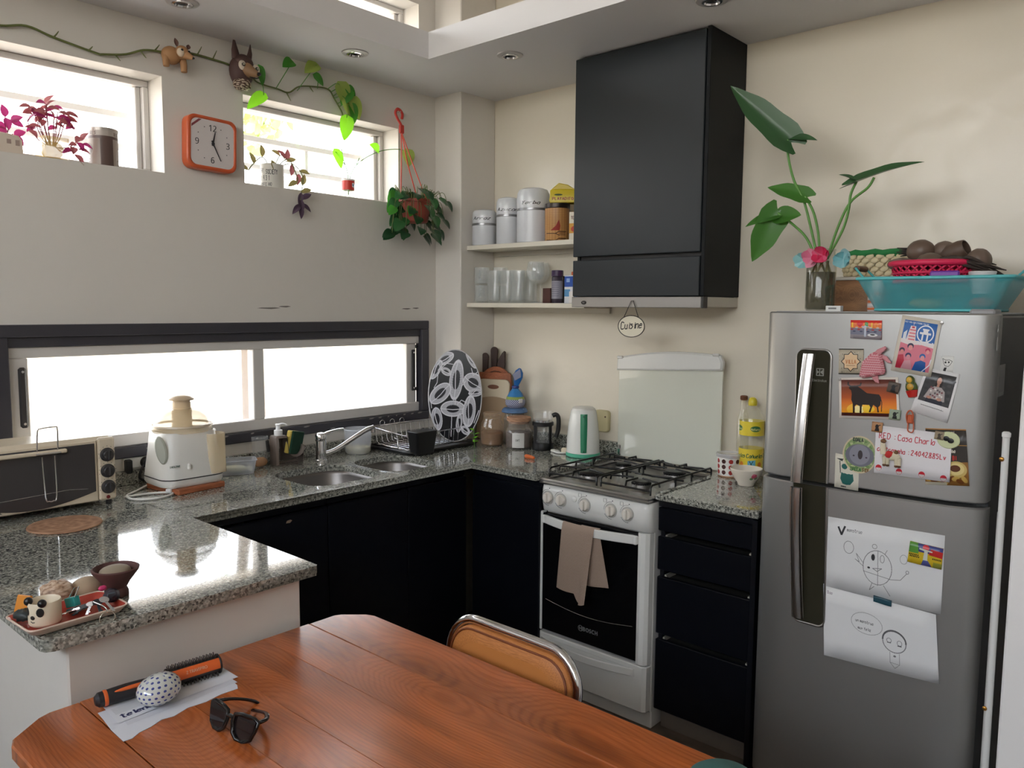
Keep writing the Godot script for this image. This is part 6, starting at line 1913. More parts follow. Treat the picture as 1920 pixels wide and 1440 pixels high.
func shelf_things():
	for q in [[1.852, "upper white wall shelf between the pillar and the hood"], [1.576, "lower white wall shelf between the pillar and the hood"]]:
		var s := solo("wall_shelf", MB.new().span(Vector3(0.182, q[0] - 0.0215, 0.001), Vector3(0.898, q[0], 0.2), 0.0015), mat(rgb8(224, 218, 202), 0.45), q[1], "shelf")
		part(s, "cleat", MB.new().span(Vector3(0.182, q[0] - 0.045, 0.001), Vector3(0.898, q[0] - 0.0222, 0.012), 0.001), mat(rgb8(218, 212, 198), 0.5))
	var Y := 1.852
	for q in [["Arroz", 0.243, 0.140, 0.061, 0.172, 0.55, "shortest white enamel canister lettered Arroz, beside the pillar"], ["Azúcar", 0.378, 0.118, 0.058, 0.222, 0.58, "middle white enamel canister lettered Azúcar"], ["Yerba", 0.536, 0.120, 0.078, 0.250, 0.58, "widest and tallest white enamel canister lettered Yerba"]]:
		var P := Pic.new(512, 128, rgb8(218, 219, 222))
		var cap: String = q[0]
		P.text(cap.replace("ú", "u"), 0.02, 0.72, 0.5, 7.0, rgb8(26, 26, 30), 0.35)
		var c := thing("canister", q[6], "canister", Vector3(q[1], Y, q[2]), 0.0, "white canisters on the upper shelf")
		var r: float = q[3]
		var h: float = q[4]
		var k: float = h * q[5]
		part(c, "body", MB.new().lathe([Vector2(0, 0.001), Vector2(r * 0.94, 0.001), Vector2(r * 0.97, 0.004), Vector2(r * 0.97, k)], 40), M.plastic if false else mat(rgb8(214, 216, 220), 0.3))
		part(c, "band", MB.new().lathe([Vector2(r * 0.97, k), Vector2(r, k + 0.001), Vector2(r, k + 0.010), Vector2(r * 0.98, k + 0.011)], 40), mat(rgb8(150, 150, 152), 0.35, 0.8))
		var lid := part(c, "lid", MB.new().lathe([Vector2(r * 0.98, k + 0.011), Vector2(r * 0.985, h * 0.80), Vector2(r * 0.95, h * 0.90), Vector2(r * 0.85, h * 0.965), Vector2(r * 0.6, h * 0.995), Vector2(0, h)], 40), mat(rgb8(216, 218, 221), 0.22))
		var b := MB.new()
		var y0 := k + 0.018
		var span := 0.062
		b.sheet(func(u: float, v: float) -> Vector3:
			var a := -0.98 + (u - 0.5) * 0.115 / r
			var rr: float = r * 0.986 + 0.0008
			return Vector3(cos(a) * rr, y0 + v * 0.030, -sin(a) * rr), 12, 1)
		var pm := tmat(P.tex(), 0.25)
		pm.uv1_scale = Vector3(0.45, 1, 1)
		part(lid, "lettering", b, pm)
	# patterned tin with forks, yellow bag on top of it
	var P := Pic.new(384, 256, rgb8(196, 148, 92))
	for i in 24: P.rect(i / 24.0, 0, 0.004, 1, rgb8(160, 108, 62))
	for i in 14: P.rect(0, i / 28.0, 1, 0.006, rgb8(160, 108, 62))
	for k in 3:
		for i in 3:
			var x := i / 3.0 + 0.03
			var y := 0.56 + k * 0.155
			P.line([x, y, x + 0.14, y + 0.01, x + 0.19, y - 0.04, x + 0.29, y - 0.04], 4.0, rgb8(70, 40, 26))
			P.line([x + 0.19, y + 0.05, x + 0.14, y + 0.01], 4.0, rgb8(70, 40, 26))
			for t in 3: P.line([x + 0.19, y - 0.02 + t * 0.03, x + 0.28, y - 0.02 + t * 0.03], 3.0, rgb8(70, 40, 26))
	for x in [0.2, 0.53, 0.86]: P.poly([x - 0.09, 0.5, x - 0.02, 0.4, x + 0.02, 0.26, x + 0.04, 0.4, x + 0.03, 0.5], rgb8(150, 44, 34))
	var tn := thing("patterned_tin", "tan tin printed with forks and a red rooster, next to the widest canister", "tin", Vector3(0.686, Y, 0.130))
	part(tn, "can", MB.new().lathe([Vector2(0, 0.001), Vector2(0.053, 0.001), Vector2(0.055, 0.004), Vector2(0.055, 0.145)], 36), tmat(P.tex(), 0.4))
	part(tn, "lid", MB.new().lathe([Vector2(0.055, 0.146), Vector2(0.057, 0.148), Vector2(0.057, 0.165), Vector2(0.054, 0.167), Vector2(0, 0.167)], 36), mat(rgb8(52, 44, 40), 0.35, 0.4))
	P = Pic.new(256, 160, rgb8(214, 190, 44))
	P.text("PLAYADITO", 0.10, 0.84, 0.22, 7.0, rgb8(150, 44, 30))
	P.oval(0.32, 0.40, 0.16, 0.08, rgb8(66, 84, 40))
	var yb := thing("yellow_bag", "yellow folded yerba bag lying on top of the patterned tin", "bag", Vector3(0.716, Y + 0.167, 0.125), 0.62)
	var m := MB.new()
	var rr: Array = []
	for q in [[0.062, 0.040, 0.022], [0.058, 0.055, 0.028], [0.012, 0.062, 0.034], [0.001, 0.058, 0.032]]: rr.append(ring_box(-q[1], -q[2], q[1], q[2], 0.008, q[0]))
	rr.reverse()
	rr.reverse()
	loft(m, rr, true, false)
	part(yb, "pack", m, mat(rgb8(214, 190, 44), 0.35))
	m = MB.new()
	m.smooth(-1)
	m.prism([Vector2(-0.056, 0.058), Vector2(0.056, 0.058), Vector2(0.02, 0.080), Vector2(-0.02, 0.088)], 0.05, 0.004)
	m.T = Transform3D()
	var fold := part(yb, "folded_top", m, mat(rgb8(206, 180, 40), 0.35))
	fold.position = Vector3(0, 0, -0.025)
	m = MB.new()
	m.sheet(func(u: float, v: float) -> Vector3: return Vector3(lerpf(-0.058, 0.058, u), lerpf(0.004, 0.056, v), 0.0345 - 0.007 * pow(v, 3.0) + 0.0006), 6, 4)
	var ym := tmat(P.tex(), 0.35)
	part(yb, "printed_front", m, ym)
	P = Pic.new(128, 256, rgb8(222, 214, 196))
	P.rect(0, 0.4, 1, 0.35, rgb8(206, 150, 60))
	P.oval(0.4, 0.6, 0.25, 0.1, rgb8(180, 60, 40))
	P.text("TE", 0.15, 0.25, 0.1, 5.0, rgb8(90, 40, 30))
	var bx := thing("carton", "cream and orange carton at the end of the upper shelf, half behind the hood", "carton", Vector3(0.80, Y, 0.12))
	m = MB.new()
	m.box(Vector3(0, 0.0625, 0), Vector3(0.07, 0.125, 0.05), 0.001)
	part(bx, "box", m, tmat(P.tex(), 0.5))
	# ---- lower shelf: stacked ribbed glass mugs, beer glasses, two wine glasses, spices
	Y = 1.576
	var cl := glass(rgb8(225, 232, 232), 0.15)
	var labs := ["lower glass mug of the stack by the pillar", "upper glass mug of the stack by the pillar", "lower glass mug of the second stack, behind the tall glasses", "upper glass mug of the second stack, behind the tall glasses"]
	var mug := thing("glass_mug", labs[0], "mug", Vector3(0.236, Y, 0.150), 2.5, "stacked ribbed glass mugs")
	m = MB.new()
	var pr: Array = [Vector2(0, 0.001), Vector2(0.03, 0.001), Vector2(0.034, 0.004)]
	for i in 9:
		pr.append(Vector2(0.0355, 0.008 + i * 0.0085))
		pr.append(Vector2(0.0372, 0.012 + i * 0.0085))
	pr += [Vector2(0.036, 0.086), Vector2(0.034, 0.086), Vector2(0.033, 0.01), Vector2(0, 0.008)]
	part(mug, "glass", m.lathe(pr, 28), cl)
	m = MB.new()
	m.tube(curve([Vector3(0.035, 0.066, 0), Vector3(0.052, 0.068, 0), Vector3(0.061, 0.052, 0), Vector3(0.056, 0.034, 0), Vector3(0.036, 0.030, 0)], 5), 0.0055, 8)
	part(mug, "handle", m, glass(rgb8(235, 240, 240), 0.35))
	var ps := [Vector3(0.236, Y + 0.0865, 0.150), Vector3(0.300, Y, 0.085), Vector3(0.300, Y + 0.0865, 0.085)]
	for i in 3: copy_of(mug, ps[i], labs[i + 1])
	var gl := ["tall ribbed drinking glass right of the mug stack, front row", "tall ribbed drinking glass second in the front row", "tall ribbed drinking glass third in the front row", "tall ribbed drinking glass in the back row near the mugs", "tall ribbed drinking glass in the back row near the wine glasses"]
	var tg := thing("drinking_glass", gl[0], "glass", Vector3(0.318, Y, 0.152), 0.0, "tall glasses on the lower shelf")
	m = MB.new()
	m.lathe([Vector2(0, 0.001), Vector2(0.03, 0.001), Vector2(0.033, 0.006), Vector2(0.031, 0.09), Vector2(0.036, 0.115), Vector2(0.037, 0.155), Vector2(0.0352, 0.155), Vector2(0.034, 0.116), Vector2(0.029, 0.09), Vector2(0.028, 0.014), Vector2(0, 0.012)], 12, 20.0)
	part(tg, "glass", m, cl)
	var gp := [Vector3(0.385, Y, 0.135), Vector3(0.447, Y, 0.125), Vector3(0.385, Y, 0.060), Vector3(0.455, Y, 0.050)]
	for i in 4: copy_of(tg, gp[i], gl[i + 1])
	var wg := thing("wine_glass", "large round wine glass standing in front beside the spice jar", "wine glass", Vector3(0.566, Y, 0.130), 0.0, "wine glasses on the lower shelf")
	m = MB.new()
	m.lathe([Vector2(0, 0.001), Vector2(0.034, 0.001), Vector2(0.034, 0.003), Vector2(0.01, 0.006), Vector2(0.0042, 0.014), Vector2(0.0038, 0.085), Vector2(0.012, 0.092), Vector2(0.032, 0.106), Vector2(0.044, 0.13), Vector2(0.045, 0.152), Vector2(0.037, 0.19), Vector2(0.0355, 0.19), Vector2(0.0435, 0.152), Vector2(0.0425, 0.131), Vector2(0.030, 0.108), Vector2(0, 0.096)], 36)
	part(wg, "glass", m, cl)
	copy_of(wg, Vector3(0.522, Y, 0.045), "large round wine glass standing behind, next to the tall glasses")
	m = MB.new()
	m.box(Vector3(0, 0.034, 0), Vector3(0.045, 0.068, 0.04), 0.002)
	var bb := solo("spice_box", m, mat(rgb8(82, 48, 42), 0.5), "low dark brown box at the front of the lower shelf", "box", Vector3(0.648, Y, 0.135))
	m = MB.new()
	m.box(Vector3(0, 0.062, 0), Vector3(0.05, 0.125, 0.035), 0.002)
	solo("spice_box", m, mat(rgb8(70, 52, 58), 0.5), "taller dark packet just behind the low brown box", "box", Vector3(0.662, Y, 0.085))
	var sj := thing("spice_jar", "spice jar with a purple lid between the brown box and the blue carton", "jar", Vector3(0.696, Y, 0.135))
	P = Pic.new(128, 128, rgb8(150, 148, 160))
	for x in [0.1, 0.6]:
		for i in 7: P.rect(x + 0.04, 0.1 + i * 0.12, 0.26, 0.03, rgb8(110, 106, 124))
	part(sj, "glass", MB.new().lathe([Vector2(0, 0.001), Vector2(0.024, 0.001), Vector2(0.026, 0.005), Vector2(0.026, 0.115), Vector2(0.022, 0.122)], 24), mat(rgb8(62, 54, 66), 0.2))
	part(sj, "label", MB.new().lathe([Vector2(0.0264, 0.02), Vector2(0.0264, 0.10)], 24), tmat(P.tex(), 0.5))
	part(sj, "lid", MB.new().lathe([Vector2(0.025, 0.12), Vector2(0.027, 0.122), Vector2(0.027, 0.146), Vector2(0.024, 0.148), Vector2(0, 0.148)], 24), mat(rgb8(58, 40, 74), 0.4))
	var mc := thing("carton", "blue and white carton with an orange cap at the hood end of the lower shelf", "carton", Vector3(0.772, Y, 0.118), -0.1)
	P = Pic.new(128, 256, rgb8(224, 226, 230))
	P.rect(0, 0.03, 1, 0.38, rgb8(44, 84, 170))
	P.rect(0.2, 0.1, 0.35, 0.14, rgb8(150, 180, 226))
	P.rect(0.0, 0.5, 0.6, 0.26, rgb8(90, 150, 200))
	P.rect(0.5, 0.58, 0.5, 0.42, rgb8(236, 232, 228))
	m = MB.new()
	m.box(Vector3(0, 0.062, 0), Vector3(0.06, 0.124, 0.05), 0.001)
	part(mc, "box", m, tmat(P.tex(), 0.45))
	part(mc, "cap", MB.new().cyl(Vector3(0.005, 0.1245, 0), 0.012, 0.016, 16, 0.002), mat(rgb8(222, 110, 60), 0.4))

func fz(x: float) -> float:
	var t := (x - 2.21) / 0.312
	return 0.622 + 0.016 * (1.0 - t * t)

# a sheet or magnet on the fridge door: corners TL, TR, BR, BL as (x, y)
func on_door(q: Array, off: float, th: float, curl := 0.0, nu := 8) -> MB:
	var mb := MB.new()
	var pt := func(u: float, v: float, d: float) -> Vector3:
		var a: Vector2 = q[0].lerp(q[1], u)
		var b: Vector2 = q[3].lerp(q[2], u)
		var p: Vector2 = b.lerp(a, v)
		return Vector3(p.x, p.y, fz(p.x) + off + d + curl * pow(1.0 - v, 3.0) + curl * 0.5 * pow(absf(u - 0.5) * 2.0, 3.0))
	mb.sheet(func(u, v): return pt.call(u, v, th), nu, 4)
	mb.sheet(func(u, v): return pt.call(u, v, 0.0), nu, 4, true)
	mb.sheet(func(u, v): return pt.call(u, 0.0, th * v), nu, 1)
	mb.sheet(func(u, v): return pt.call(u, 1.0, th * (1.0 - v)), nu, 1)
	mb.sheet(func(u, v): return pt.call(0.0, u, th * v), 1, 1, true)
	mb.sheet(func(u, v): return pt.call(1.0, u, th * v), 1, 1)
	return mb
func V2(a: Array) -> Array:
	var o: Array = []
	for p in a: o.append(Vector2(p[0], p[1]))
	return o

func fridge():
	var f := thing("fridge", "brushed silver two door fridge freezer covered with magnets and drawings", "fridge", Vector3(2.21, 0, 0.33))
	part(f, "cabinet", W(f).span(Vector3(1.906, 0.05, 0.035), Vector3(2.520, 1.545, 0.572), 0.006), M.fridge_side, "dark grey cabinet")
	part(f, "plinth", W(f).span(Vector3(1.93, 0.0, 0.06), Vector3(2.50, 0.05, 0.55)), M.black)
	var sec: Array = []
	for p in arc(Vector2(1.944, 0.572), 0.046, 180, 100, 7): sec.append(p)
	for i in range(1, 16):
		var x := lerpf(1.944, 2.476, i / 16.0)
		sec.append(Vector2(x, fz(x)))
	for p in arc(Vector2(2.476, 0.572), 0.046, 80, 0, 7): sec.append(p)
	sec.append(Vector2(2.522, 0.555))
	sec.insert(0, Vector2(1.898, 0.555))
	for q in [[1.048, 1.550, 0], [0.062, 1.036, 1]]:
		var m := W(f)
		m.T = m.T * plan(q[0])
		m.prism(xz(sec), q[1] - q[0], 0.004)
		var d := part(f, "door", m, M.fridge)
		# recessed dark grip panel with a raised silver lip
		var y0: float = 1.048 if q[2] == 0 else 0.612
		var y1: float = 1.440 if q[2] == 0 else 1.036
		var ol: Array = []
		if q[2] == 0: ol = [Vector2(2.018, y0), Vector2(2.118, y0)] + arc(Vector2(2.092, y1 - 0.022), 0.022, 0, 90, 5) + arc(Vector2(2.034, y1 - 0.022), 0.022, 90, 180, 5)
		else: ol = [Vector2(2.118, y1), Vector2(2.018, y1)] + arc(Vector2(2.052, y0 + 0.022), 0.022, 180, 270, 5) + arc(Vector2(2.108, y0 + 0.022), 0.022, 270, 360, 5)
		m = W(f)
		m.T = m.T * Transform3D(Basis(), Vector3(0, 0, 0.6325))
		m.prism(ol, 0.0065, 0.001)
		var gp := part(d, "grip_panel", m, mat(rgb8(52, 50, 40), 0.16, 0.0, 0.3), "dark glossy grip panel")
		m = W(f)
		var lp: Array = []
		for p in (ol.slice(1) + [ol[0]]): lp.append(Vector3(p.x, p.y, fz(p.x) + 0.002))
		m.tube(lp, 0.004, 7)
		part(d, "grip_lip", m, M.steel)
		# bowed handle bar
		m = W(f)
		var top := y1 - 0.012 if q[2] == 0 else y1 - 0.002
		var bot := y0 + 0.002 if q[2] == 0 else y0 + 0.012
		m.sheet(func(u: float, v: float) -> Vector3:
			var y := lerpf(bot, top, v)
			var s := v if q[2] == 0 else 1.0 - v
			var zz := 0.648 + 0.045 * sin(PI * 0.5 * (1.0 - s) * 1.0)
			var x := 2.046 + (u - 0.5) * 0.032 + 0.004 * s
			return Vector3(x, y, zz + 0.004 * sin(PI * u)), 6, 20)
		m.sheet(func(u: float, v: float) -> Vector3:
			var y := lerpf(bot, top, v)
			var s := v if q[2] == 0 else 1.0 - v
			var zz := 0.648 + 0.045 * sin(PI * 0.5 * (1.0 - s))
			var x := 2.046 + (u - 0.5) * 0.032 + 0.004 * s
			return Vector3(x, y, zz - 0.010), 6, 20, true)
		for sgn in [-0.5, 0.5]:
			m.sheet(func(u: float, v: float) -> Vector3:
				var y := lerpf(bot, top, v)
				var s := v if q[2] == 0 else 1.0 - v
				var zz := 0.648 + 0.045 * sin(PI * 0.5 * (1.0 - s))
				return Vector3(2.046 + sgn * 0.032 + 0.004 * s, y, zz - 0.010 * (1.0 - u)), 1, 20, sgn < 0)
		part(d, "handle", m, mat(rgb8(206, 204, 202), 0.25, 1.0), "bright curved bar handle")
		if q[2] == 0:
			var e := W(f)
			e.T = e.T * Transform3D(Basis(), Vector3(2.083, 1.375, 0.6388))
			for b in [[-0.011, -0.011, 0.011, -0.009], [-0.011, 0.009, 0.011, 0.011], [-0.011, -0.009, -0.009, 0.009], [0.009, -0.009, 0.011, 0.009], [-0.002, -0.009, 0.0, 0.009]]: e.span(Vector3(b[0], b[1], 0), Vector3(b[2], b[3], 0.0008))
			e.prism([Vector2(0.001, 0.0), Vector2(0.008, 0.007), Vector2(0.008, -0.007)], 0.0008)
			e.prism([Vector2(-0.003, 0.0), Vector2(-0.008, 0.005), Vector2(-0.008, -0.005)], 0.0008)
			var lc := mat(rgb8(150, 150, 142), 0.4)
			part(gp, "emblem", e, lc)
			lettering(gp, "Electrolux", Vector3(2.082, 1.350, 0.6391) - f.position, Basis(), 0.007, lc)
		else:
			pass
	part(f, "hinge_cap", W(f).span(Vector3(2.452, 1.5455, 0.52), Vector3(2.512, 1.562, 0.60), 0.005), mat(rgb8(150, 150, 152), 0.4))
	part(f, "top_cover", W(f).span(Vector3(1.915, 1.5452, 0.04), Vector3(2.512, 1.5522, 0.575), 0.002), mat(rgb8(168, 168, 170), 0.4))
	for q in [[1.503, 1.522, 0.60, 0.575, 0.0], [1.455, 1.490, 0.60, 0.572, 0.0]]:
		part(f, "energy_label", W(f).span(Vector3(2.5202, q[0], q[3]), Vector3(2.5212, q[1], q[2]), 0.0), M.paper if false else mat(rgb8(180, 180, 178), 0.6))
	var P := Pic.new(96, 128, rgb8(150, 150, 148))
	for i in 12: P.rect(0.12, 0.12 + i * 0.068, 0.7 - 0.2 * (i % 3) * 0.5, 0.012, rgb8(96, 96, 96))
	part(f, "instruction_sheet", W(f).span(Vector3(2.5202, 1.33, 0.475), Vector3(2.5214, 1.415, 0.565), 0.0), tmat(P.tex(), 0.7), "grey instruction sheet")

func magnets():
	var grp := "magnets and pictures on the fridge door"
	# --- city magnet with the word RIO
	var P := Pic.new(192, 128, rgb8(222, 60, 44))
	P.rect(0, 0.0, 1, 0.14, rgb8(216, 52, 44))
	P.rect(0, 0.14, 1, 0.28, rgb8(232, 120, 60))
	P.text("I", 0.03, 0.38, 0.24, 9.0, rgb8(240, 200, 60))
	P.oval(0.26, 0.2, 0.06, 0.08, rgb8(206, 40, 50)); P.oval(0.35, 0.2, 0.06, 0.08, rgb8(206, 40, 50))
	P.poly([0.2, 0.23, 0.41, 0.23, 0.305, 0.38], rgb8(206, 40, 50))
	P.text("R", 0.49, 0.38, 0.24, 9.0, rgb8(60, 150, 90)); P.text("I", 0.66, 0.38, 0.24, 9.0, rgb8(236, 190, 60)); P.text("O", 0.79, 0.38, 0.24, 9.0, rgb8(236, 140, 60))
	P.rect(0, 0.42, 1, 0.58, rgb8(120, 122, 140))
	for i in 14: P.oval(0.05 + 0.075 * i, 0.5 + 0.12 * sin(i * 2.1), 0.05, 0.04, [rgb8(170, 60, 60), rgb8(70, 74, 100), rgb8(200, 190, 180)][i % 3])
	P.rect(0, 0.78, 1, 0.22, rgb8(150, 144, 150))
	P.rect(0.45, 0.28, 0.07, 0.6, rgb8(190, 196, 210)); P.rect(0.36, 0.32, 0.25, 0.05, rgb8(190, 196, 210))
	P.oval(0.72, 0.78, 0.16, 0.08, rgb8(226, 226, 226)); P.oval(0.72, 0.76, 0.08, 0.035, rgb8(50, 50, 60))
	solo("fridge_magnet", on_door(V2([[2.164, 1.5285], [2.248, 1.5285], [2.249, 1.475], [2.165, 1.477]]), 0.0005, 0.004), tmat(P.tex(), 0.3), "colourful rectangular city magnet reading I heart RIO, topmost on the fridge", "magnet", Vector3.ZERO, grp)
	# --- city poster postcard
	P = Pic.new(300, 420, rgb8(206, 198, 182))
	P.rect(0.09, 0.07, 0.83, 0.86, rgb8(38, 98, 170))
	P.text("VIET NAM GIAI PHONG THU DO", 0.10, 0.115, 0.028, 2.0, rgb8(226, 226, 226))
	P.poly([0.09, 0.45, 0.25, 0.44, 0.62, 0.45, 0.92, 0.44, 0.92, 0.93, 0.09, 0.93], rgb8(216, 120, 138))
	P.poly([0.09, 0.40, 0.92, 0.42, 0.92, 0.50, 0.6, 0.47, 0.3, 0.5, 0.09, 0.47], rgb8(226, 216, 214))
	P.poly([0.27, 0.16, 0.40, 0.16, 0.45, 0.44, 0.20, 0.44], rgb8(230, 216, 214))
	for i in 4: P.rect(0.26, 0.22 + i * 0.055, 0.16, 0.025, rgb8(216, 120, 130))
	P.rect(0.30, 0.17, 0.07, 0.03, rgb8(190, 40, 60))
	P.line([0.335, 0.16, 0.335, 0.10], 3.0, rgb8(226, 200, 200))
	P.ring(0.66, 0.27, 0.2, 0.145, 9.0, rgb8(230, 230, 232))
	P.rect(0.58, 0.28, 0.04, 0.11, rgb8(230, 230, 232)); P.rect(0.70, 0.28, 0.04, 0.11, rgb8(230, 230, 232))
	P.rect(0.52, 0.245, 0.28, 0.035, rgb8(230, 230, 232)); P.rect(0.58, 0.18, 0.16, 0.028, rgb8(230, 230, 232)); P.rect(0.60, 0.205, 0.12, 0.04, rgb8(230, 230, 232))
	P.poly([0.12, 0.30, 0.2, 0.24, 0.2, 0.42, 0.12, 0.42], rgb8(220, 222, 226))
	for i in 7: P.rect(0.5 + i * 0.06, 0.405 + 0.02 * (i % 2), 0.04, 0.05, rgb8(220, 220, 226))
	for q in [[0.36, 0.54, 0.075, rgb8(226, 150, 150), rgb8(40, 34, 70)], [0.17, 0.63, 0.065, rgb8(214, 130, 130), rgb8(50, 30, 60)], [0.35, 0.71, 0.07, rgb8(214, 140, 150), rgb8(44, 44, 90)], [0.80, 0.57, 0.06, rgb8(226, 150, 150), rgb8(190, 44, 90)], [0.70, 0.69, 0.07, rgb8(226, 150, 150), rgb8(40, 100, 170)]]:
		P.oval(q[0], q[1] - 0.022, q[2] * 1.05, q[2] * 0.72, q[4])
		P.oval(q[0] + 0.005, q[1] + 0.005, q[2] * 0.75, q[2] * 0.62, q[3])
	P.poly([0.10, 0.70, 0.22, 0.68, 0.28, 0.80, 0.25, 0.93, 0.09, 0.93], rgb8(186, 44, 66))
	P.poly([0.55, 0.78, 0.68, 0.74, 0.80, 0.76, 0.84, 0.93, 0.5, 0.93], rgb8(38, 90, 160))
	P.poly([0.27, 0.79, 0.42, 0.76, 0.5, 0.93, 0.22, 0.93], rgb8(206, 150, 160))
	P.line([0.75, 0.93, 0.9, 0.80, 0.92, 0.70], 7.0, rgb8(216, 226, 236))
	solo("postcard", on_door(V2([[2.300, 1.5445], [2.397, 1.5295], [2.379, 1.379], [2.278, 1.392]]), 0.0005, 0.0012, 0.003), tmat(P.tex(), 0.5), "tall tilted blue and pink city poster card on the freezer door", "postcard", Vector3.ZERO, grp)
	# --- tile magnet
	P = Pic.new(160, 160, rgb8(176, 166, 146))
	P.rect(0, 0, 1, 0.04, rgb8(24, 24, 22)); P.rect(0, 0.97, 1, 0.03, rgb8(24, 24, 22))
	for i in 30: P.oval(fposmod(i * 0.377, 1.0), 0.08 + fposmod(i * 0.231, 0.85), 0.03, 0.014, rgb8(110, 100, 86) if i % 2 else rgb8(206, 190, 164), i * 0.7)
	for sc in [[0.41, rgb8(30, 28, 26)], [0.37, rgb8(222, 190, 150)]]:
		var st: Array = []
		for i in 16:
			var r: float = sc[0] if i % 2 == 0 else sc[0] * 0.76
			st.append(0.5 + cos(TAU * i / 16.0) * r); st.append(0.5 + sin(TAU * i / 16.0) * r)
		P.poly(st, sc[1])
	P.text("VILLA", 0.30, 0.58, 0.14, 5.0, rgb8(196, 130, 84))
	P.line([0.32, 0.66, 0.68, 0.66], 3.0, rgb8(150, 110, 80))
	solo("fridge_magnet", on_door(V2([[2.135, 1.446], [2.203, 1.448], [2.204, 1.376], [2.137, 1.373]]), 0.0005, 0.004), tmat(P.tex(), 0.4), "square tile magnet with an eight pointed star reading VILLA", "magnet", Vector3.ZERO, grp)
	# --- pink patterned paper pouch
	P = Pic.new(192, 192, rgb8(196, 112, 122))
	for i in 13:
		for k in 13:
			for r in [0.036, 0.022]: P.ring(k / 12.0 + (0.04 if i % 2 else 0.0), i / 12.0, r, r, 1.6, rgb8(232, 206, 206), PI, TAU)
	var pm := tmat(P.tex(), 0.75)
	var pc := thing("gift_pouch", "small pink scale-patterned cloth pouch with a tied top, stuck on the fridge", "pouch", Vector3(2.235, 1.41, fz(2.235)), 0.0, grp)
	var m := W(pc)
	m.T = m.T * Transform3D(Basis(), Vector3(0, 0, fz(2.235) + 0.0005))
	m.prism([Vector2(2.197, 1.372), Vector2(2.206, 1.366), Vector2(2.262, 1.380), Vector2(2.266, 1.388), Vector2(2.257, 1.425), Vector2(2.252, 1.437), Vector2(2.238, 1.443), Vector2(2.225, 1.436), Vector2(2.204, 1.412)], 0.018, 0.006)
	part(pc, "pouch", m, pm)
	m = W(pc)
	m.T = m.T * Transform3D(Basis(), Vector3(0, 0, fz(2.235) + 0.008))
	m.prism([Vector2(2.236, 1.440), Vector2(2.250, 1.434), Vector2(2.268, 1.452), Vector2(2.262, 1.458), Vector2(2.242, 1.448)], 0.008, 0.002)
	m.prism([Vector2(2.254, 1.436), Vector2(2.268, 1.430), Vector2(2.282, 1.412), Vector2(2.272, 1.412), Vector2(2.256, 1.424)], 0.006, 0.002)
	part(pc, "knot_ear", m, pm)
	m = W(pc)
	m.T = m.T * Transform3D(Basis(), Vector3(0, 0, fz(2.235) + 0.002))
	m.prism([Vector2(2.225, 1.374), Vector2(2.240, 1.356), Vector2(2.250, 1.354), Vector2(2.245, 1.378)], 0.006, 0.002)
	part(pc, "lower_ear", m, pm)
	# --- bull sunset card
	P = Pic.new(320, 230, rgb8(224, 216, 206))
	for i in 40:
		var t := i / 39.0
		P.rect(0.04, 0.05 + 0.84 * t, 0.92, 0.023, rgb8(92, 44, 38).lerp(rgb8(214, 96, 24), clampf(t * 1.5, 0, 1)).lerp(rgb8(246, 170, 40), clampf(t * 2.0 - 1.0, 0, 1)))
	P.oval(0.33, 0.78, 0.2, 0.16, rgb8(250, 190, 60)); P.oval(0.34, 0.78, 0.09, 0.10, rgb8(255, 240, 170)); P.oval(0.5, 0.76, 0.1, 0.09, rgb8(250, 206, 60))
	P.rect(0.04, 0.86, 0.92, 0.08, rgb8(84, 40, 34))
	var bk := rgb8(36, 24, 22)
	P.poly([0.19, 0.20, 0.30, 0.19, 0.38, 0.27, 0.48, 0.38, 0.68, 0.41, 0.71, 0.48, 0.70, 0.66, 0.66, 0.72, 0.67, 0.84, 0.645, 0.84, 0.635, 0.72, 0.58, 0.66, 0.56, 0.72, 0.53, 0.84, 0.50, 0.84, 0.53, 0.72, 0.51, 0.66, 0.40, 0.66, 0.385, 0.72, 0.38, 0.86, 0.35, 0.86, 0.355, 0.70, 0.30, 0.66, 0.27, 0.70, 0.265, 0.86, 0.235, 0.86, 0.235, 0.64, 0.21, 0.54, 0.22, 0.40, 0.21, 0.31, 0.17, 0.26], bk)
	P.line([0.21, 0.22, 0.16, 0.17, 0.165, 0.11], 8.0, bk); P.line([0.30, 0.21, 0.37, 0.19, 0.385, 0.13], 8.0, bk)
	P.line([0.695, 0.46, 0.72, 0.60, 0.71, 0.82], 4.0, bk)
	solo("postcard", on_door(V2([[2.138, 1.362], [2.297, 1.374], [2.308, 1.257], [2.145, 1.246]]), 0.0005, 0.0012, 0.002), tmat(P.tex(), 0.35), "sunset postcard with a black bull silhouette on orange sky", "postcard", Vector3.ZERO, grp)
	# --- instant photo
	P = Pic.new(240, 320, rgb8(224, 222, 222))
	P.rect(0.08, 0.07, 0.85, 0.64, rgb8(58, 58, 60))
	for i in 26: P.oval(0.12 + fposmod(i * 0.371, 0.78), 0.10 + fposmod(i * 0.217, 0.56), 0.06, 0.03, rgb8(50, 50, 52) if i % 2 else rgb8(72, 72, 72))
	P.oval(0.50, 0.21, 0.105, 0.10, rgb8(34, 26, 24)); P.rect(0.40, 0.21, 0.2, 0.14, rgb8(34, 26, 24))
	P.oval(0.49, 0.225, 0.065, 0.075, rgb8(196, 146, 126)); P.rect(0.46, 0.28, 0.07, 0.07, rgb8(186, 136, 116))
	P.poly([0.40, 0.35, 0.60, 0.35, 0.72, 0.42, 0.78, 0.62, 0.66, 0.64, 0.30, 0.64, 0.20, 0.62, 0.28, 0.42], rgb8(170, 160, 158))
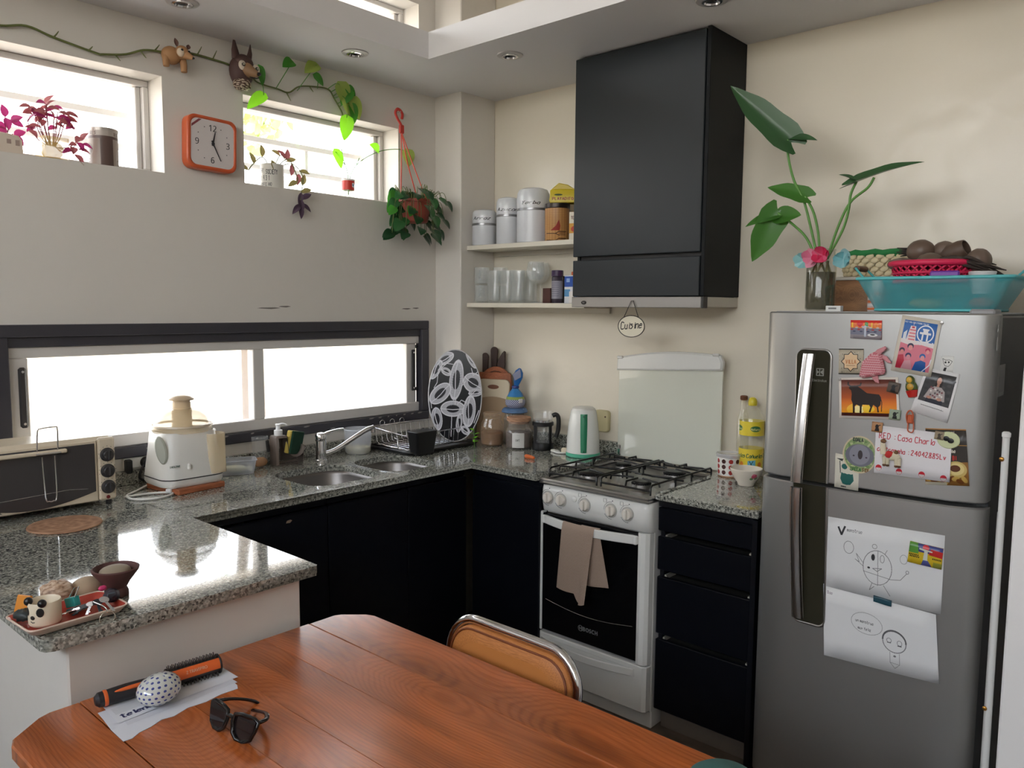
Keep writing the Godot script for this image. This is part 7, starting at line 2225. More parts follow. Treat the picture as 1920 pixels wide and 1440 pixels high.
	for i in 16: P.oval(0.32 + fposmod(i * 0.29, 0.38), 0.38 + fposmod(i * 0.13, 0.22), 0.03, 0.02, [rgb8(120, 70, 74), rgb8(216, 210, 206), rgb8(90, 80, 84)][i % 3], i)
	P.poly([0.28, 0.62, 0.72, 0.62, 0.74, 0.71, 0.26, 0.71], rgb8(28, 30, 46))
	P.oval(0.34, 0.60, 0.07, 0.03, rgb8(186, 136, 116)); P.oval(0.62, 0.60, 0.07, 0.03, rgb8(186, 136, 116))
	P.line([0.2, 0.79, 0.82, 0.80], 4.0, rgb8(150, 150, 150))
	for i in 11: P.line([0.2 + i * 0.055, 0.785, 0.23 + i * 0.055, 0.80], 3.0, rgb8(110, 110, 110))
	solo("photograph", on_door(V2([[2.387, 1.401], [2.447, 1.390], [2.425, 1.258], [2.333, 1.285]]) if false else V2([[2.366, 1.404], [2.447, 1.391], [2.424, 1.259], [2.333, 1.284]]), 0.0004, 0.001, 0.003), tmat(P.tex(), 0.3), "tilted white-bordered instant photo of a seated person in a patterned shirt", "photo", Vector3.ZERO, grp)
	# --- small skull print
	P = Pic.new(96, 112, rgb8(216, 216, 212))
	P.line([0.1, 0.15, 0.35, 0.25, 0.65, 0.22, 0.9, 0.3, 0.75, 0.5, 0.6, 0.62, 0.35, 0.6, 0.2, 0.42, 0.1, 0.15], 3.0, rgb8(40, 40, 40))
	P.oval(0.36, 0.38, 0.08, 0.06, rgb8(30, 30, 30)); P.oval(0.62, 0.36, 0.07, 0.06, rgb8(30, 30, 30))
	P.poly([0.3, 0.7, 0.5, 0.68, 0.42, 0.95, 0.2, 0.95], rgb8(36, 36, 38))
	solo("paper_print", on_door(V2([[2.401, 1.437], [2.430, 1.437], [2.429, 1.392], [2.399, 1.394]]), 0.0004, 0.0008), tmat(P.tex(), 0.6), "little white print of an ink skull near the fridge's right edge", "print", Vector3.ZERO, grp)
	# --- nesting doll magnet
	var dl := thing("fridge_magnet", "green and gold nesting doll magnet with red base", "magnet", Vector3(2.331, 1.356, fz(2.331)), 0.0, grp)
	dl.rotation.z = 0.2
	m = MB.new()
	m.blob(Vector3(0, 0.012, 0.004), Vector3(0.0115, 0.013, 0.007), 18)
	m.blob(Vector3(0, -0.008, 0.004), Vector3(0.0155, 0.021, 0.009), 18)
	part(dl, "doll", m, mat(rgb8(70, 84, 38), 0.25))
	part(dl, "face", MB.new().blob(Vector3(-0.001, 0.013, 0.010), Vector3(0.0075, 0.0085, 0.003), 14), mat(rgb8(206, 164, 60), 0.3))
	part(dl, "apron", MB.new().blob(Vector3(-0.001, -0.006, 0.0105), Vector3(0.009, 0.010, 0.004), 14), mat(rgb8(196, 150, 50), 0.3))
	part(dl, "red_base", MB.new().lathe([Vector2(0, -0.034), Vector2(0.011, -0.034), Vector2(0.0158, -0.016), Vector2(0.0, -0.012)], 20, 35.0, 1.0, 0.6), mat(rgb8(186, 40, 36), 0.3)).position = Vector3(0, 0, 0.006)
	# --- small square magnets
	for q in [[2.288, 1.345, 0.030, 0.2, rgb8(84, 70, 60), rgb8(30, 30, 32), "tiny dark picture magnet on the bull card's upper right corner"], [2.295, 1.270, 0.028, 0.05, rgb8(150, 164, 140), rgb8(20, 24, 20), "tiny green picture magnet on the bull card's lower right corner"], [2.251, 1.231, 0.028, 0.05, rgb8(176, 128, 86), rgb8(30, 22, 20), "tiny wooden magnet with a dark bird on the note's upper left corner"], [2.408, 1.224, 0.022, 0.1, rgb8(150, 134, 110), rgb8(70, 60, 50), "tiny beige picture magnet on the note's upper right corner"]]:
		P = Pic.new(48, 48, q[4])
		P.oval(0.5, 0.45, 0.16, 0.22, q[5]); P.poly([0.3, 0.9, 0.4, 0.5, 0.7, 0.6, 0.75, 0.9], q[5]); P.line([0.5, 0.4, 0.8, 0.25], 4.0, q[5])
		var c := Vector2(q[0], q[1])
		var h: float = q[2] * 0.5
		var r := func(a: float, b: float) -> Vector2: return c + Vector2(a, b).rotated(-q[3]) * h
		solo("fridge_magnet", on_door([r.call(-1, 1), r.call(1, 1), r.call(1, -1), r.call(-1, -1)], 0.0035, 0.005, 0.0, 2), tmat(P.tex(), 0.4), q[6], "magnet", Vector3.ZERO, grp)
	# --- copper clip holding the note
	var cl := thing("clip", "orange copper wire bulldog clip gripping the top of the handwritten note", "clip", Vector3(2.336, 1.25, fz(2.336)), 0.0, grp)
	m = MB.new()
	m.tube(curve([Vector3(-0.007, 0.0, 0.008), Vector3(-0.010, 0.02, 0.012), Vector3(-0.005, 0.034, 0.013), Vector3(0.003, 0.034, 0.013), Vector3(0.007, 0.02, 0.012), Vector3(0.005, 0.0, 0.008)], 4), 0.002, 6)
	m.tube(curve([Vector3(-0.006, 0.006, 0.006), Vector3(-0.005, -0.02, 0.009), Vector3(0.008, -0.022, 0.009), Vector3(0.007, 0.006, 0.006)], 4), 0.0018, 6)
	m.box(Vector3(-0.001, 0.012, 0.007), Vector3(0.016, 0.024, 0.011), 0.003)
	part(cl, "clip_body", m, mat(rgb8(190, 92, 56), 0.35))
	# --- handwritten note
	P = Pic.new(768, 520, rgb8(226, 222, 224))
	var rd := rgb8(190, 44, 60)
	P.text("RED : Casa Charlo", 0.05, 0.26, 0.12, 8.0, rd, 0.08, 0.015)
	P.text("contraseña : 24042885Lv", 0.03, 0.53, 0.10, 8.0, rd, 0.05, 0.02)
	for q in [[0.06, 0.88], [0.34, 0.91], [0.64, 0.91], [0.92, 0.93]]:
		P.oval(q[0], q[1], 0.042, 0.062, rgb8(206, 40, 56))
		P.poly([q[0] - 0.036, q[1] + 0.0, q[0] + 0.036, q[1] + 0.0, q[0] + 0.032, q[1] + 0.04, q[0], q[1] + 0.062, q[0] - 0.032, q[1] + 0.04], rgb8(232, 222, 220))
	solo("paper_note", on_door(V2([[2.247, 1.236], [2.437, 1.230], [2.439, 1.101], [2.249, 1.101]]), 0.0022, 0.0008, 0.003), tmat(P.tex(), 0.7), "white note with a handwritten red network name and password, clipped to the freezer door", "note", Vector3.ZERO, grp)
	# --- recipe card behind the note
	P = Pic.new(256, 320, rgb8(54, 50, 46))
	P.rect(0, 0, 1, 0.02, rgb8(186, 130, 70)); P.rect(0, 0.28, 1, 0.012, rgb8(186, 140, 70))
	for i in 4: P.text(["aqui", "Sabor", "nuevo", "menu"][i], 0.60, 0.09 + i * 0.055, 0.045, 3.0, rgb8(206, 200, 190), 0.1, -0.2)
	P.text("Fabo", 0.55, 0.42, 0.06, 4.0, rgb8(226, 220, 206))
	P.text("LA BI", 0.5, 0.55, 0.07, 6.0, rgb8(190, 50, 44))
	P.poly([0, 0.62, 1, 0.58, 1, 1, 0, 1], rgb8(150, 104, 50))
	P.oval(0.72, 0.72, 0.25, 0.15, rgb8(206, 180, 110)); P.oval(0.72, 0.71, 0.19, 0.11, rgb8(226, 206, 140)); P.oval(0.7, 0.70, 0.12, 0.06, rgb8(96, 52, 26))
	for i in 9: P.oval(0.1 + i * 0.1, 0.9 + 0.03 * sin(i * 2.0), 0.09, 0.04, rgb8(120, 70, 34) if i % 2 else rgb8(206, 170, 90), i * 0.5)
	P.rect(0, 0.95, 0.5, 0.05, rgb8(206, 200, 180))
	solo("recipe_card", on_door(V2([[2.372, 1.240], [2.468, 1.246], [2.484, 1.097], [2.380, 1.086]]), 0.0003, 0.001), tmat(P.tex(), 0.35), "dark glossy food flyer sticking out behind the right end of the note", "flyer", Vector3.ZERO, grp)
	# --- mushroom-shaped pale button magnet
	m = MB.new()
	m.T = Transform3D(Basis(Vector3(1, 0, 0), PI / 2), Vector3(2.430, 1.214, fz(2.43) + 0.0035))
	m.lathe([Vector2(0, 0), Vector2(0.022, 0), Vector2(0.024, 0.002), Vector2(0.022, 0.004), Vector2(0, 0.005)], 32, 35.0, 1.15, 0.95)
	var mg := solo("fridge_magnet", m, mat(rgb8(206, 212, 168), 0.3), "round pale yellow magnet with two black blots over the note's right corner", "magnet", Vector3.ZERO, grp)
	for q in [[-0.005, 0.004, 0.008], [0.006, -0.001, 0.008]]:
		part(mg, "black_blot", MB.new().blob(Vector3(2.430 + q[0], 1.214 + q[1], fz(2.43) + 0.0085), Vector3(q[2], q[2] * 0.85, 0.0012), 12), M.black)
	# --- koala disc
	P = Pic.new(256, 256, rgb8(206, 192, 160))
	P.oval(0.5, 0.5, 0.46, 0.46, rgb8(140, 160, 110))
	for i in 22: P.oval(0.5 + cos(i * 1.7) * 0.38, 0.5 + sin(i * 1.7) * 0.38, 0.07, 0.03, rgb8(110, 140, 84) if i % 2 else rgb8(180, 190, 140), i)
	P.oval(0.5, 0.52, 0.42, 0.30, rgb8(112, 112, 124)); P.oval(0.5, 0.5, 0.30, 0.27, rgb8(136, 136, 148))
	P.oval(0.52, 0.50, 0.07, 0.12, rgb8(60, 52, 56)); P.oval(0.33, 0.54, 0.03, 0.02, rgb8(60, 56, 60)); P.oval(0.70, 0.56, 0.03, 0.02, rgb8(70, 50, 70))
	P.text("KOALA", 0.30, 0.15, 0.09, 7.0, rgb8(60, 70, 60)); P.text("GREEN", 0.26, 0.94, 0.09, 6.0, rgb8(60, 110, 60)); P.text("SIDE", 0.6, 0.94, 0.09, 6.0, rgb8(120, 90, 60))
	m = MB.new()
	m.T = Transform3D(Basis(), Vector3(0, 0, fz(2.205) + 0.0004))
	var oc: Array = []
	for i in 40: oc.append(Vector2(2.206 + cos(TAU * i / 40) * 0.047, 1.146 + sin(TAU * i / 40) * 0.054))
	m.prism(oc, 0.0016)
	solo("round_magnet", m, tmat(P.tex(), 0.4), "round koala picture magnet half under the note", "magnet", Vector3.ZERO, grp)
	# --- beard card
	P = Pic.new(128, 176, rgb8(210, 206, 190))
	var gr := rgb8(20, 92, 86)
	P.poly([0.28, 0.52, 0.5, 0.60, 0.76, 0.52, 0.8, 0.72, 0.66, 0.86, 0.5, 0.88, 0.34, 0.86, 0.24, 0.72], gr)
	P.oval(0.42, 0.60, 0.15, 0.06, gr); P.oval(0.62, 0.60, 0.15, 0.06, gr)
	P.oval(0.4, 0.34, 0.12, 0.08, gr); P.oval(0.7, 0.34, 0.12, 0.08, gr); P.line([0.2, 0.2, 0.24, 0.55], 4.0, rgb8(30, 36, 36))
	P.poly([0.05, 0.14, 0.35, 0.12, 0.30, 0.2], rgb8(30, 36, 36))
	P.text("BARBERIA", 0.28, 0.955, 0.03, 2.0, rgb8(60, 60, 60))
	solo("business_card", on_door(V2([[2.138, 1.142], [2.205, 1.135], [2.207, 1.040], [2.139, 1.042]]), 0.0001, 0.0002), tmat(P.tex(), 0.6), "cream barber card with a teal beard, lowest on the freezer door", "card", Vector3.ZERO, grp)
	# --- llama magnet
	var la := thing("llama_magnet", "woolly white llama magnet with a red saddle, in front of the note", "magnet", Vector3(2.290, 1.155, fz(2.29) + 0.004), 0.0, grp)
	var wl := mat(rgb8(216, 206, 180), 0.9)
	m = MB.new()
	m.blob(Vector3(0.004, 0.0, 0.008), Vector3(0.023, 0.012, 0.009), 18, func(d: Vector3) -> float: return 1.0 + 0.08 * sin(d.x * 20.0) * sin(d.y * 17.0))
	m.tube([Vector3(-0.016, 0.004, 0.008), Vector3(-0.019, 0.022, 0.009), Vector3(-0.020, 0.036, 0.010)], [0.010, 0.0075, 0.006], 10)
	part(la, "body", m, wl)
	part(la, "head", MB.new().blob(Vector3(-0.018, 0.040, 0.012), Vector3(0.008, 0.006, 0.007), 12), mat(rgb8(120, 86, 56), 0.7))
	for q in [-0.015, -0.006, 0.016, 0.024]:
		var lg := part(la, "leg", MB.new().tube([Vector3(q, -0.004, 0.009), Vector3(q + 0.001, -0.026, 0.008)], [0.006, 0.004], 8), wl)
		part(lg, "foot", MB.new().blob(Vector3(q + 0.001, -0.027, 0.009), Vector3(0.005, 0.004, 0.005), 10), mat(rgb8(96, 66, 42), 0.7))
	part(la, "saddle", MB.new().blob(Vector3(-0.001, 0.003, 0.0105), Vector3(0.013, 0.0115, 0.008), 14), mat(rgb8(186, 44, 40), 0.8))
	part(la, "tail", MB.new().blob(Vector3(0.016, 0.012, 0.010), Vector3(0.006, 0.006, 0.005), 12), mat(rgb8(120, 86, 56), 0.7))
	# --- two pencil drawings on the lower door
	P = Pic.new(460, 310, rgb8(222, 222, 222))
	var pn := rgb8(120, 120, 122)
	P.line([0.1, 0.12, 0.13, 0.22, 0.16, 0.1], 8.0, rgb8(40, 40, 44))
	P.text("monstruo", 0.18, 0.16, 0.045, 2.0, pn)
	P.ring(0.2, 0.38, 0.045, 0.085, 2.0, pn)
	P.ring(0.46, 0.58, 0.125, 0.23, 2.5, pn)
	P.line([0.46, 0.35, 0.47, 0.82], 2.0, pn); P.line([0.34, 0.66, 0.58, 0.70], 2.0, pn)
	P.oval(0.42, 0.45, 0.016, 0.045, rgb8(40, 40, 42)); P.ring(0.50, 0.45, 0.018, 0.05, 2.0, pn)
	P.ring(0.43, 0.30, 0.02, 0.03, 2.0, pn); P.line([0.52, 0.38, 0.54, 0.32], 2.0, pn)
	P.line([0.42, 0.60, 0.46, 0.63, 0.50, 0.58, 0.42, 0.60], 2.5, pn); P.oval(0.385, 0.60, 0.012, 0.014, rgb8(50, 50, 52))
	P.line([0.58, 0.70, 0.66, 0.68, 0.71, 0.58], 2.0, pn); P.ring(0.715, 0.56, 0.012, 0.02, 2.0, pn)
	P.line([0.34, 0.56, 0.27, 0.44, 0.30, 0.55, 0.26, 0.52, 0.34, 0.60], 2.0, pn)
	P.line([0.42, 0.80, 0.40, 0.90, 0.44, 0.84], 2.0, pn); P.line([0.52, 0.80, 0.58, 0.92], 2.0, pn)
	P.ring(0.68, 0.40, 0.03, 0.06, 2.0, rgb8(160, 160, 160))
	solo("pencil_drawing", on_door(V2([[2.126, 0.951], [2.435, 0.954], [2.437, 0.735], [2.129, 0.742]]), 0.0005, 0.0008, 0.002), tmat(P.tex(), 0.75), "upper pencil drawing of a round monster on the lower fridge door", "drawing", Vector3.ZERO, grp)
	P = Pic.new(460, 310, rgb8(224, 224, 224))
	P.text("Boo", 0.04, 0.12, 0.04, 2.0, rgb8(150, 140, 150))
	P.ring(0.40, 0.40, 0.14, 0.15, 2.0, rgb8(150, 150, 150))
	P.text("un monstruo", 0.30, 0.40, 0.04, 2.0, pn); P.text("muy feliz", 0.32, 0.50, 0.04, 2.0, pn)
	P.ring(0.64, 0.56, 0.10, 0.15, 3.5, pn); P.ring(0.64, 0.55, 0.10, 0.15, 6.0, rgb8(90, 90, 92), PI, TAU)
	P.line([0.58, 0.58, 0.61, 0.58], 4.0, rgb8(70, 70, 72)); P.line([0.67, 0.60, 0.70, 0.60], 4.0, rgb8(70, 70, 72)); P.ring(0.595, 0.55, 0.02, 0.03, 2.0, pn); P.ring(0.685, 0.56, 0.02, 0.035, 2.0, pn)
	P.line([0.60, 0.71, 0.60, 0.86, 0.68, 0.87, 0.68, 0.71], 2.0, rgb8(150, 150, 150)); P.oval(0.64, 0.76, 0.012, 0.014, pn); P.line([0.60, 0.86, 0.64, 0.93, 0.68, 0.87], 2.0, rgb8(150, 150, 150))
	solo("pencil_drawing", on_door(V2([[2.122, 0.747], [2.425, 0.732], [2.444, 0.541], [2.135, 0.532]]), 0.0015, 0.0008, 0.004), tmat(P.tex(), 0.75), "lower pencil drawing of a child with a speech bubble, hanging under the monster drawing", "drawing", Vector3.ZERO, grp)
	P = Pic.new(192, 128, rgb8(206, 176, 40))
	P.rect(0, 0, 1, 0.4, rgb8(60, 66, 130)); P.poly([0, 0, 0.25, 0, 0.3, 0.5, 0, 0.5], rgb8(90, 150, 60)); P.poly([0.65, 0.15, 1, 0.2, 1, 0.5, 0.6, 0.45], rgb8(196, 44, 44)); P.oval(0.5, 0.14, 0.1, 0.14, rgb8(206, 50, 60))
	P.poly([0.3, 0.2, 0.7, 0.26, 0.7, 0.32, 0.56, 0.32, 0.58, 0.8, 0.44, 0.8, 0.46, 0.32, 0.3, 0.28], rgb8(206, 210, 196))
	for i in 6:
		P.rect(0.02 + i * 0.05, 0.55, 0.03, 0.07, rgb8(20, 20, 20)); P.rect(0.045 + i * 0.05, 0.63, 0.03, 0.07, rgb8(20, 20, 20)); P.rect(0.72 + i * 0.045, 0.56, 0.025, 0.07, rgb8(20, 20, 20))
	P.poly([0.45, 0.75, 0.6, 0.75, 0.72, 1, 0.4, 1], rgb8(84, 90, 150)); P.rect(0.75, 0.75, 0.25, 0.25, rgb8(150, 150, 60))
	solo("fridge_magnet", on_door(V2([[2.352, 0.924], [2.434, 0.918], [2.432, 0.860], [2.348, 0.865]]), 0.003, 0.004), tmat(P.tex(), 0.3), "bright painted statue magnet on the upper pencil drawing", "magnet", Vector3.ZERO, grp)
	solo("fridge_magnet", on_door(V2([[2.265, 0.748], [2.313, 0.744], [2.313, 0.727], [2.266, 0.731]]), 0.003, 0.005, 0.0, 3), mat(rgb8(34, 74, 88), 0.35), "small dark blue bar magnet joining the two pencil drawings", "magnet", Vector3.ZERO, grp)
	# --- tiny pins at the postcard corners
	for q in [[2.397, 1.525, "tiny grey disc magnet at the poster card's upper right corner"], [2.141, 1.358, "tiny grey disc magnet at the bull card's upper left corner"]]:
		m = MB.new()
		m.T = Transform3D(Basis(Vector3(1, 0, 0), PI / 2), Vector3(q[0], q[1], fz(q[0]) + 0.003))
		m.lathe([Vector2(0, 0), Vector2(0.004, 0), Vector2(0.004, 0.003), Vector2(0, 0.0035)], 14)
		solo("disc_magnet", m, M.steel, q[2], "magnet", Vector3.ZERO, grp)

func fridge_top():
	var Y := 1.5523
	# ---- jar of cut leaves
	var j := thing("leaf_jar", "big glass jar of murky water with tall arrow-shaped leaves on top of the fridge", "plant", Vector3(1.972, Y, 0.370))
	var m := MB.new()
	m.lathe([Vector2(0, 0.001), Vector2(0.04, 0.001), Vector2(0.046, 0.008), Vector2(0.046, 0.155), Vector2(0.040, 0.17), Vector2(0.040, 0.19), Vector2(0.043, 0.192), Vector2(0.043, 0.198), Vector2(0.038, 0.198)], 32)
	part(j, "glass", m, glass(rgb8(120, 120, 96), 0.25))
	part(j, "water", MB.new().lathe([Vector2(0, 0.004), Vector2(0.040, 0.006), Vector2(0.0435, 0.012), Vector2(0.0435, 0.125), Vector2(0, 0.125)], 28), mat(Color(0.26, 0.23, 0.14, 0.78), 0.1))
	(j.get_child(1) as MeshInstance3D).material_override.transparency = BaseMaterial3D.TRANSPARENCY_ALPHA
	var rng := RandomNumberGenerator.new()
	rng.seed = 3
	for i in 6:
		var a := TAU * i / 6.0
		part(j, "root", MB.new().tube(curve([Vector3(cos(a) * 0.02, 0.16, sin(a) * 0.02), Vector3(cos(a + 1.0) * 0.034, 0.09, sin(a + 1.0) * 0.034), Vector3(cos(a + 2.0) * 0.028, 0.03, sin(a + 2.0) * 0.028)], 5), 0.004, 6), mat(rgb8(120, 108, 62), 0.7))
	# stems and leaves, as (x, y) in the plane z = 0.37
	var zz := 0.36
	for q in [[[1.955, 1.72], [1.905, 1.90], [1.865, 1.98], [1.842, 2.06], [1.838, 2.115]], [[1.962, 1.72], [1.953, 1.80], [1.935, 1.87], [1.905, 1.925]], [[1.950, 1.72], [1.915, 1.79], [1.87, 1.835], [1.815, 1.878]], [[1.985, 1.72], [2.03, 1.81], [2.045, 1.87], [2.05, 1.92], [2.066, 1.958]], [[1.985, 1.72], [2.015, 1.82], [2.05, 1.895], [2.10, 1.935], [2.118, 1.965]]]:
		var pts: Array = []
		for p in q: pts.append(Vector3(p[0], p[1], zz))
		part(j, "stem", W(j).tube(curve(pts, 6), 0.0042, 8), M.stem_green)
	# root, tip, normal, width, droop, cup, shape
	for q in [[1.850, 2.105, 1.655, 2.285, 0.15, 0.45, 1.0, 0.050, -0.30, 0.45, 3, 0], [1.838, 2.118, 1.935, 2.106, 0.0, 0.75, 0.7, 0.017, 0.2, 0.5, 1, 0], [1.912, 1.922, 1.790, 1.972, 0.1, 0.6, 1.0, 0.032, 0.3, 0.3, 3, 1], [1.815, 1.885, 1.738, 1.728, 0.5, 0.4, 0.9, 0.050, 0.35, 0.3, 3, 1], [1.818, 1.872, 1.705, 1.862, 0.1, 0.8, 0.7, 0.032, 0.5, 0.2, 0, 1], [1.812, 1.866, 1.892, 1.868, -0.2, 0.5, 1.0, 0.034, 0.2, 0.3, 0, 1], [2.050, 1.950, 2.240, 2.012, 0.0, 0.9, 0.55, 0.030, 0.25, 0.5, 3, 0], [2.070, 1.958, 2.022, 1.982, 0.2, 0.9, 0.3, 0.016, 0.1, 0.4, 1, 0]]:
		var a := Vector3(q[0], q[1], zz)
		var b := Vector3(q[2], q[3], zz + 0.02)
		var l := W(j)
		leaf(l, a, b - a, Vector3(q[4], q[5], q[6]), (b - a).length() * 1.08, q[7], q[8], q[9], q[10], 12)
		part(j, "leaf", l, [leafmat(rgb8(50, 84, 50), 0.35, 0.3), leafmat(rgb8(62, 112, 42), 0.35, 0.4)][q[11]])
	# tissue flowers tied round the jar
	var fl := [["pink tissue paper flower tied on the leaf jar", 1.962, 1.722, 0.425, rgb8(226, 130, 160)], ["deep pink pointed tissue flower on the front of the leaf jar", 1.996, 1.728, 0.432, rgb8(216, 50, 96)], ["pale teal tissue flower left of the pink ones on the jar", 1.928, 1.715, 0.405, rgb8(150, 206, 206)], ["pale teal tissue flower right of the jar's neck", 2.048, 1.715, 0.395, rgb8(130, 190, 196)]]
	for i in 4:
		var q: Array = fl[i]
		var t := thing("tissue_flower", q[0], "paper flower", Vector3(q[1], q[2], q[3]), 0.0, "tissue flowers on the leaf jar")
		for k in 7:
			var a := TAU * k / 7.0 + i
			var l := MB.new()
			var up := 0.9 if i == 1 and k == 5 else 0.0
			leaf(l, Vector3(cos(a) * 0.004, sin(a) * 0.004, 0), Vector3(cos(a), sin(a) + up, 0.55 + 0.25 * sin(k * 2.3)), Vector3(-cos(a), -sin(a), 1.2), 0.040 if k % 2 else 0.032, 0.018, -0.7, -0.3, 0, 5)
			part(t, "petal", l, leafmat((q[4] as Color).lightened(0.12 * (k % 3)), 0.7, 0.5))
	# ---- white eraser box
	m = MB.new()
	m.box(Vector3(0, 0.0085, 0), Vector3(0.046, 0.017, 0.024), 0.0015)
	var eb := solo("small_box", m, mat(rgb8(222, 222, 218), 0.5), "tiny white box lying at the fridge's front edge beside the jar", "box", Vector3(2.055, Y, 0.47))
	part(eb, "print", MB.new().box(Vector3(-0.002, 0.009, 0.0122), Vector3(0.024, 0.005, 0.0006)), mat(rgb8(120, 120, 118), 0.6))
	# ---- wooden box with crochet basket
	var wb := thing("wooden_box", "plain oak box with a white lid behind the jar on the fridge", "box", Vector3(2.075, Y, 0.135))
	part(wb, "box", MB.new().box(Vector3(0, 0.052, 0), Vector3(0.24, 0.104, 0.15), 0.002), tmat(M.wood_img, 0.5, rgb8(168, 126, 84)))
	part(wb, "lid", MB.new().box(Vector3(0, 0.1095, 0), Vector3(0.25, 0.011, 0.16), 0.002), mat(rgb8(214, 210, 202), 0.5))
	var cb := thing("crochet_basket", "cream crocheted basket with a green rim standing on the oak box", "basket", Vector3(2.085, Y + 0.1152, 0.135))
	cb.scale = Vector3(1.25, 1.12, 0.72)
	var cream := mat(rgb8(214, 200, 164), 0.9)
	for r in 5:
		m = MB.new()
		var n := 26
		for k in n:
			var a := TAU * (k + 0.5 * (r % 2)) / n
			var rad := 0.092 + 0.003 * r
			m.blob(Vector3(cos(a) * rad, 0.009 + r * 0.0125, -sin(a) * rad), Vector3(0.0075, 0.0085, 0.0125), 8, null, Basis(Vector3.UP, a) * Basis(Vector3(1, 0, 0), 0.5))
		part(cb, "stitch_row", m, cream)
	part(cb, "base", MB.new().cyl(Vector3.ZERO, 0.088, 0.006, 28), cream)
	m = MB.new()
	var rp: Array = []
	for k in 36: rp.append(Vector3(cos(TAU * k / 36) * 0.106, 0.070 + 0.0025 * sin(k * 4.0), -sin(TAU * k / 36) * 0.106))
	m.tube(rp, 0.0085, 8, true)
	part(cb, "green_rim", m, mat(rgb8(40, 124, 66), 0.85))
	# ---- white bottle with orange print
	var P := Pic.new(128, 128, rgb8(224, 222, 220))
	for i in 3: P.rect(0, 0.30 + i * 0.2, 1, 0.07, rgb8(226, 120, 70))
	for i in 6: P.rect(0.1, 0.40 + i * 0.09, 0.8, 0.012, rgb8(190, 150, 140))
	var bt := thing("white_bottle", "small white bottle with orange stripes between the oak box and the teal tray", "bottle", Vector3(2.137, Y, 0.345))
	part(bt, "bottle", MB.new().lathe([Vector2(0, 0.001), Vector2(0.022, 0.001), Vector2(0.024, 0.004), Vector2(0.024, 0.075), Vector2(0.018, 0.086), Vector2(0.014, 0.088)], 24), tmat(P.tex(), 0.4))
	part(bt, "cap", MB.new().lathe([Vector2(0.015, 0.087), Vector2(0.016, 0.088), Vector2(0.016, 0.104), Vector2(0.013, 0.106), Vector2(0, 0.106)], 20), mat(rgb8(226, 224, 220), 0.4))
	# ---- teal metal tray with wooden grips
	var tr := thing("wire_tray", "teal metal mesh tray with two wooden grips on top of the fridge", "tray", Vector3(2.325, Y, 0.36))
	var tm := mat(Color(0.30, 0.68, 0.72, 0.55), 0.45)
	tm.transparency = BaseMaterial3D.TRANSPARENCY_ALPHA
	m = MB.new()
	var rr: Array = []
	for q in [[0.098, 0.205, 0.13], [0.05, 0.18, 0.115], [0.006, 0.158, 0.10]]: rr.append(ring_box(-q[1], -q[2], q[1], q[2], 0.02, q[0]))
	loft(m, rr, true, true)
	part(tr, "mesh_side", m, tm)
	for q in [[0.098, 0.205, 0.13, 0.005], [0.006, 0.158, 0.10, 0.004]]: part(tr, "rim", MB.new().tube(ring_box(-q[1], -q[2], q[1], q[2], 0.02, q[0]), q[3], 8, true), M.teal)
	for s in [-1.0, 1.0]:
		var hd := part(tr, "handle", MB.new().tube([Vector3(s * 0.200, 0.098, -0.06), Vector3(s * 0.232, 0.133, -0.05), Vector3(s * 0.232, 0.133, 0.05), Vector3(s * 0.200, 0.098, 0.06)], 0.0035, 7), M.teal)
		part(hd, "wooden_grip", MB.new().tube([Vector3(s * 0.232, 0.133, -0.04), Vector3(s * 0.232, 0.133, 0.04)], 0.009, 12), mat(rgb8(176, 122, 84) if s > 0 else rgb8(104, 66, 44), 0.5))
	for q in [[2.27, 0.30, rgb8(206, 190, 120), 0.05, "cream lump seen through the left of the teal mesh tray"], [2.44, 0.40, rgb8(206, 120, 96), 0.034, "orange-pink object seen through the right of the teal mesh tray"]]:
		m = MB.new()
		m.blob(Vector3(0, 0.026, 0), Vector3(q[3], 0.018, 0.03), 16)
		solo("kitchen_oddment", m, mat(q[2], 0.7), q[4], "oddment", Vector3(q[0], Y, q[1]))
	m = MB.new()
	m.lathe([Vector2(0, 0.0), Vector2(0.022, 0.001), Vector2(0.03, 0.03), Vector2(0.036, 0.062), Vector2(0.034, 0.064), Vector2(0.027, 0.03), Vector2(0, 0.006)], 14, 10.0)
	solo("paper_cup", m, mat(rgb8(222, 220, 222), 0.7), "white crinkled paper cup in the right end of the teal tray", "cup", Vector3(2.437, Y + 0.052, 0.400))
	m = MB.new()
	m.box(Vector3(0, 0.012, 0), Vector3(0.075, 0.02, 0.012), 0.004, Basis(Vector3.UP, 0.1))
	solo("purple_holder", m, mat(rgb8(116, 50, 160), 0.4), "purple plastic strip lying on the teal tray rim, in front of the pink basket", "oddment", Vector3(2.353, Y + 0.096, 0.452))
	# ---- pink woven basket of pods
	var pk := thing("pink_basket", "bright pink open-weave round basket sitting in the teal tray", "basket", Vector3(2.298, Y + 0.088, 0.345))
	var pink := mat(rgb8(216, 36, 84), 0.45)
	for k in 30:
		var a0 := TAU * k / 30.0
		for s: float in [1.0, -1.0]:
			var pts: Array = []
			for i in 5:
				var t := i / 4.0
				var a: float = a0 + s * t * 0.42
				pts.append(Vector3(cos(a) * (0.104 + 0.012 * t), 0.004 + 0.046 * t, -sin(a) * (0.104 + 0.012 * t)))
			part(pk, "weave_strip", MB.new().tube(pts, 0.0038, 4, false, 0.35, Vector3(cos(a0), 0, -sin(a0))), pink)
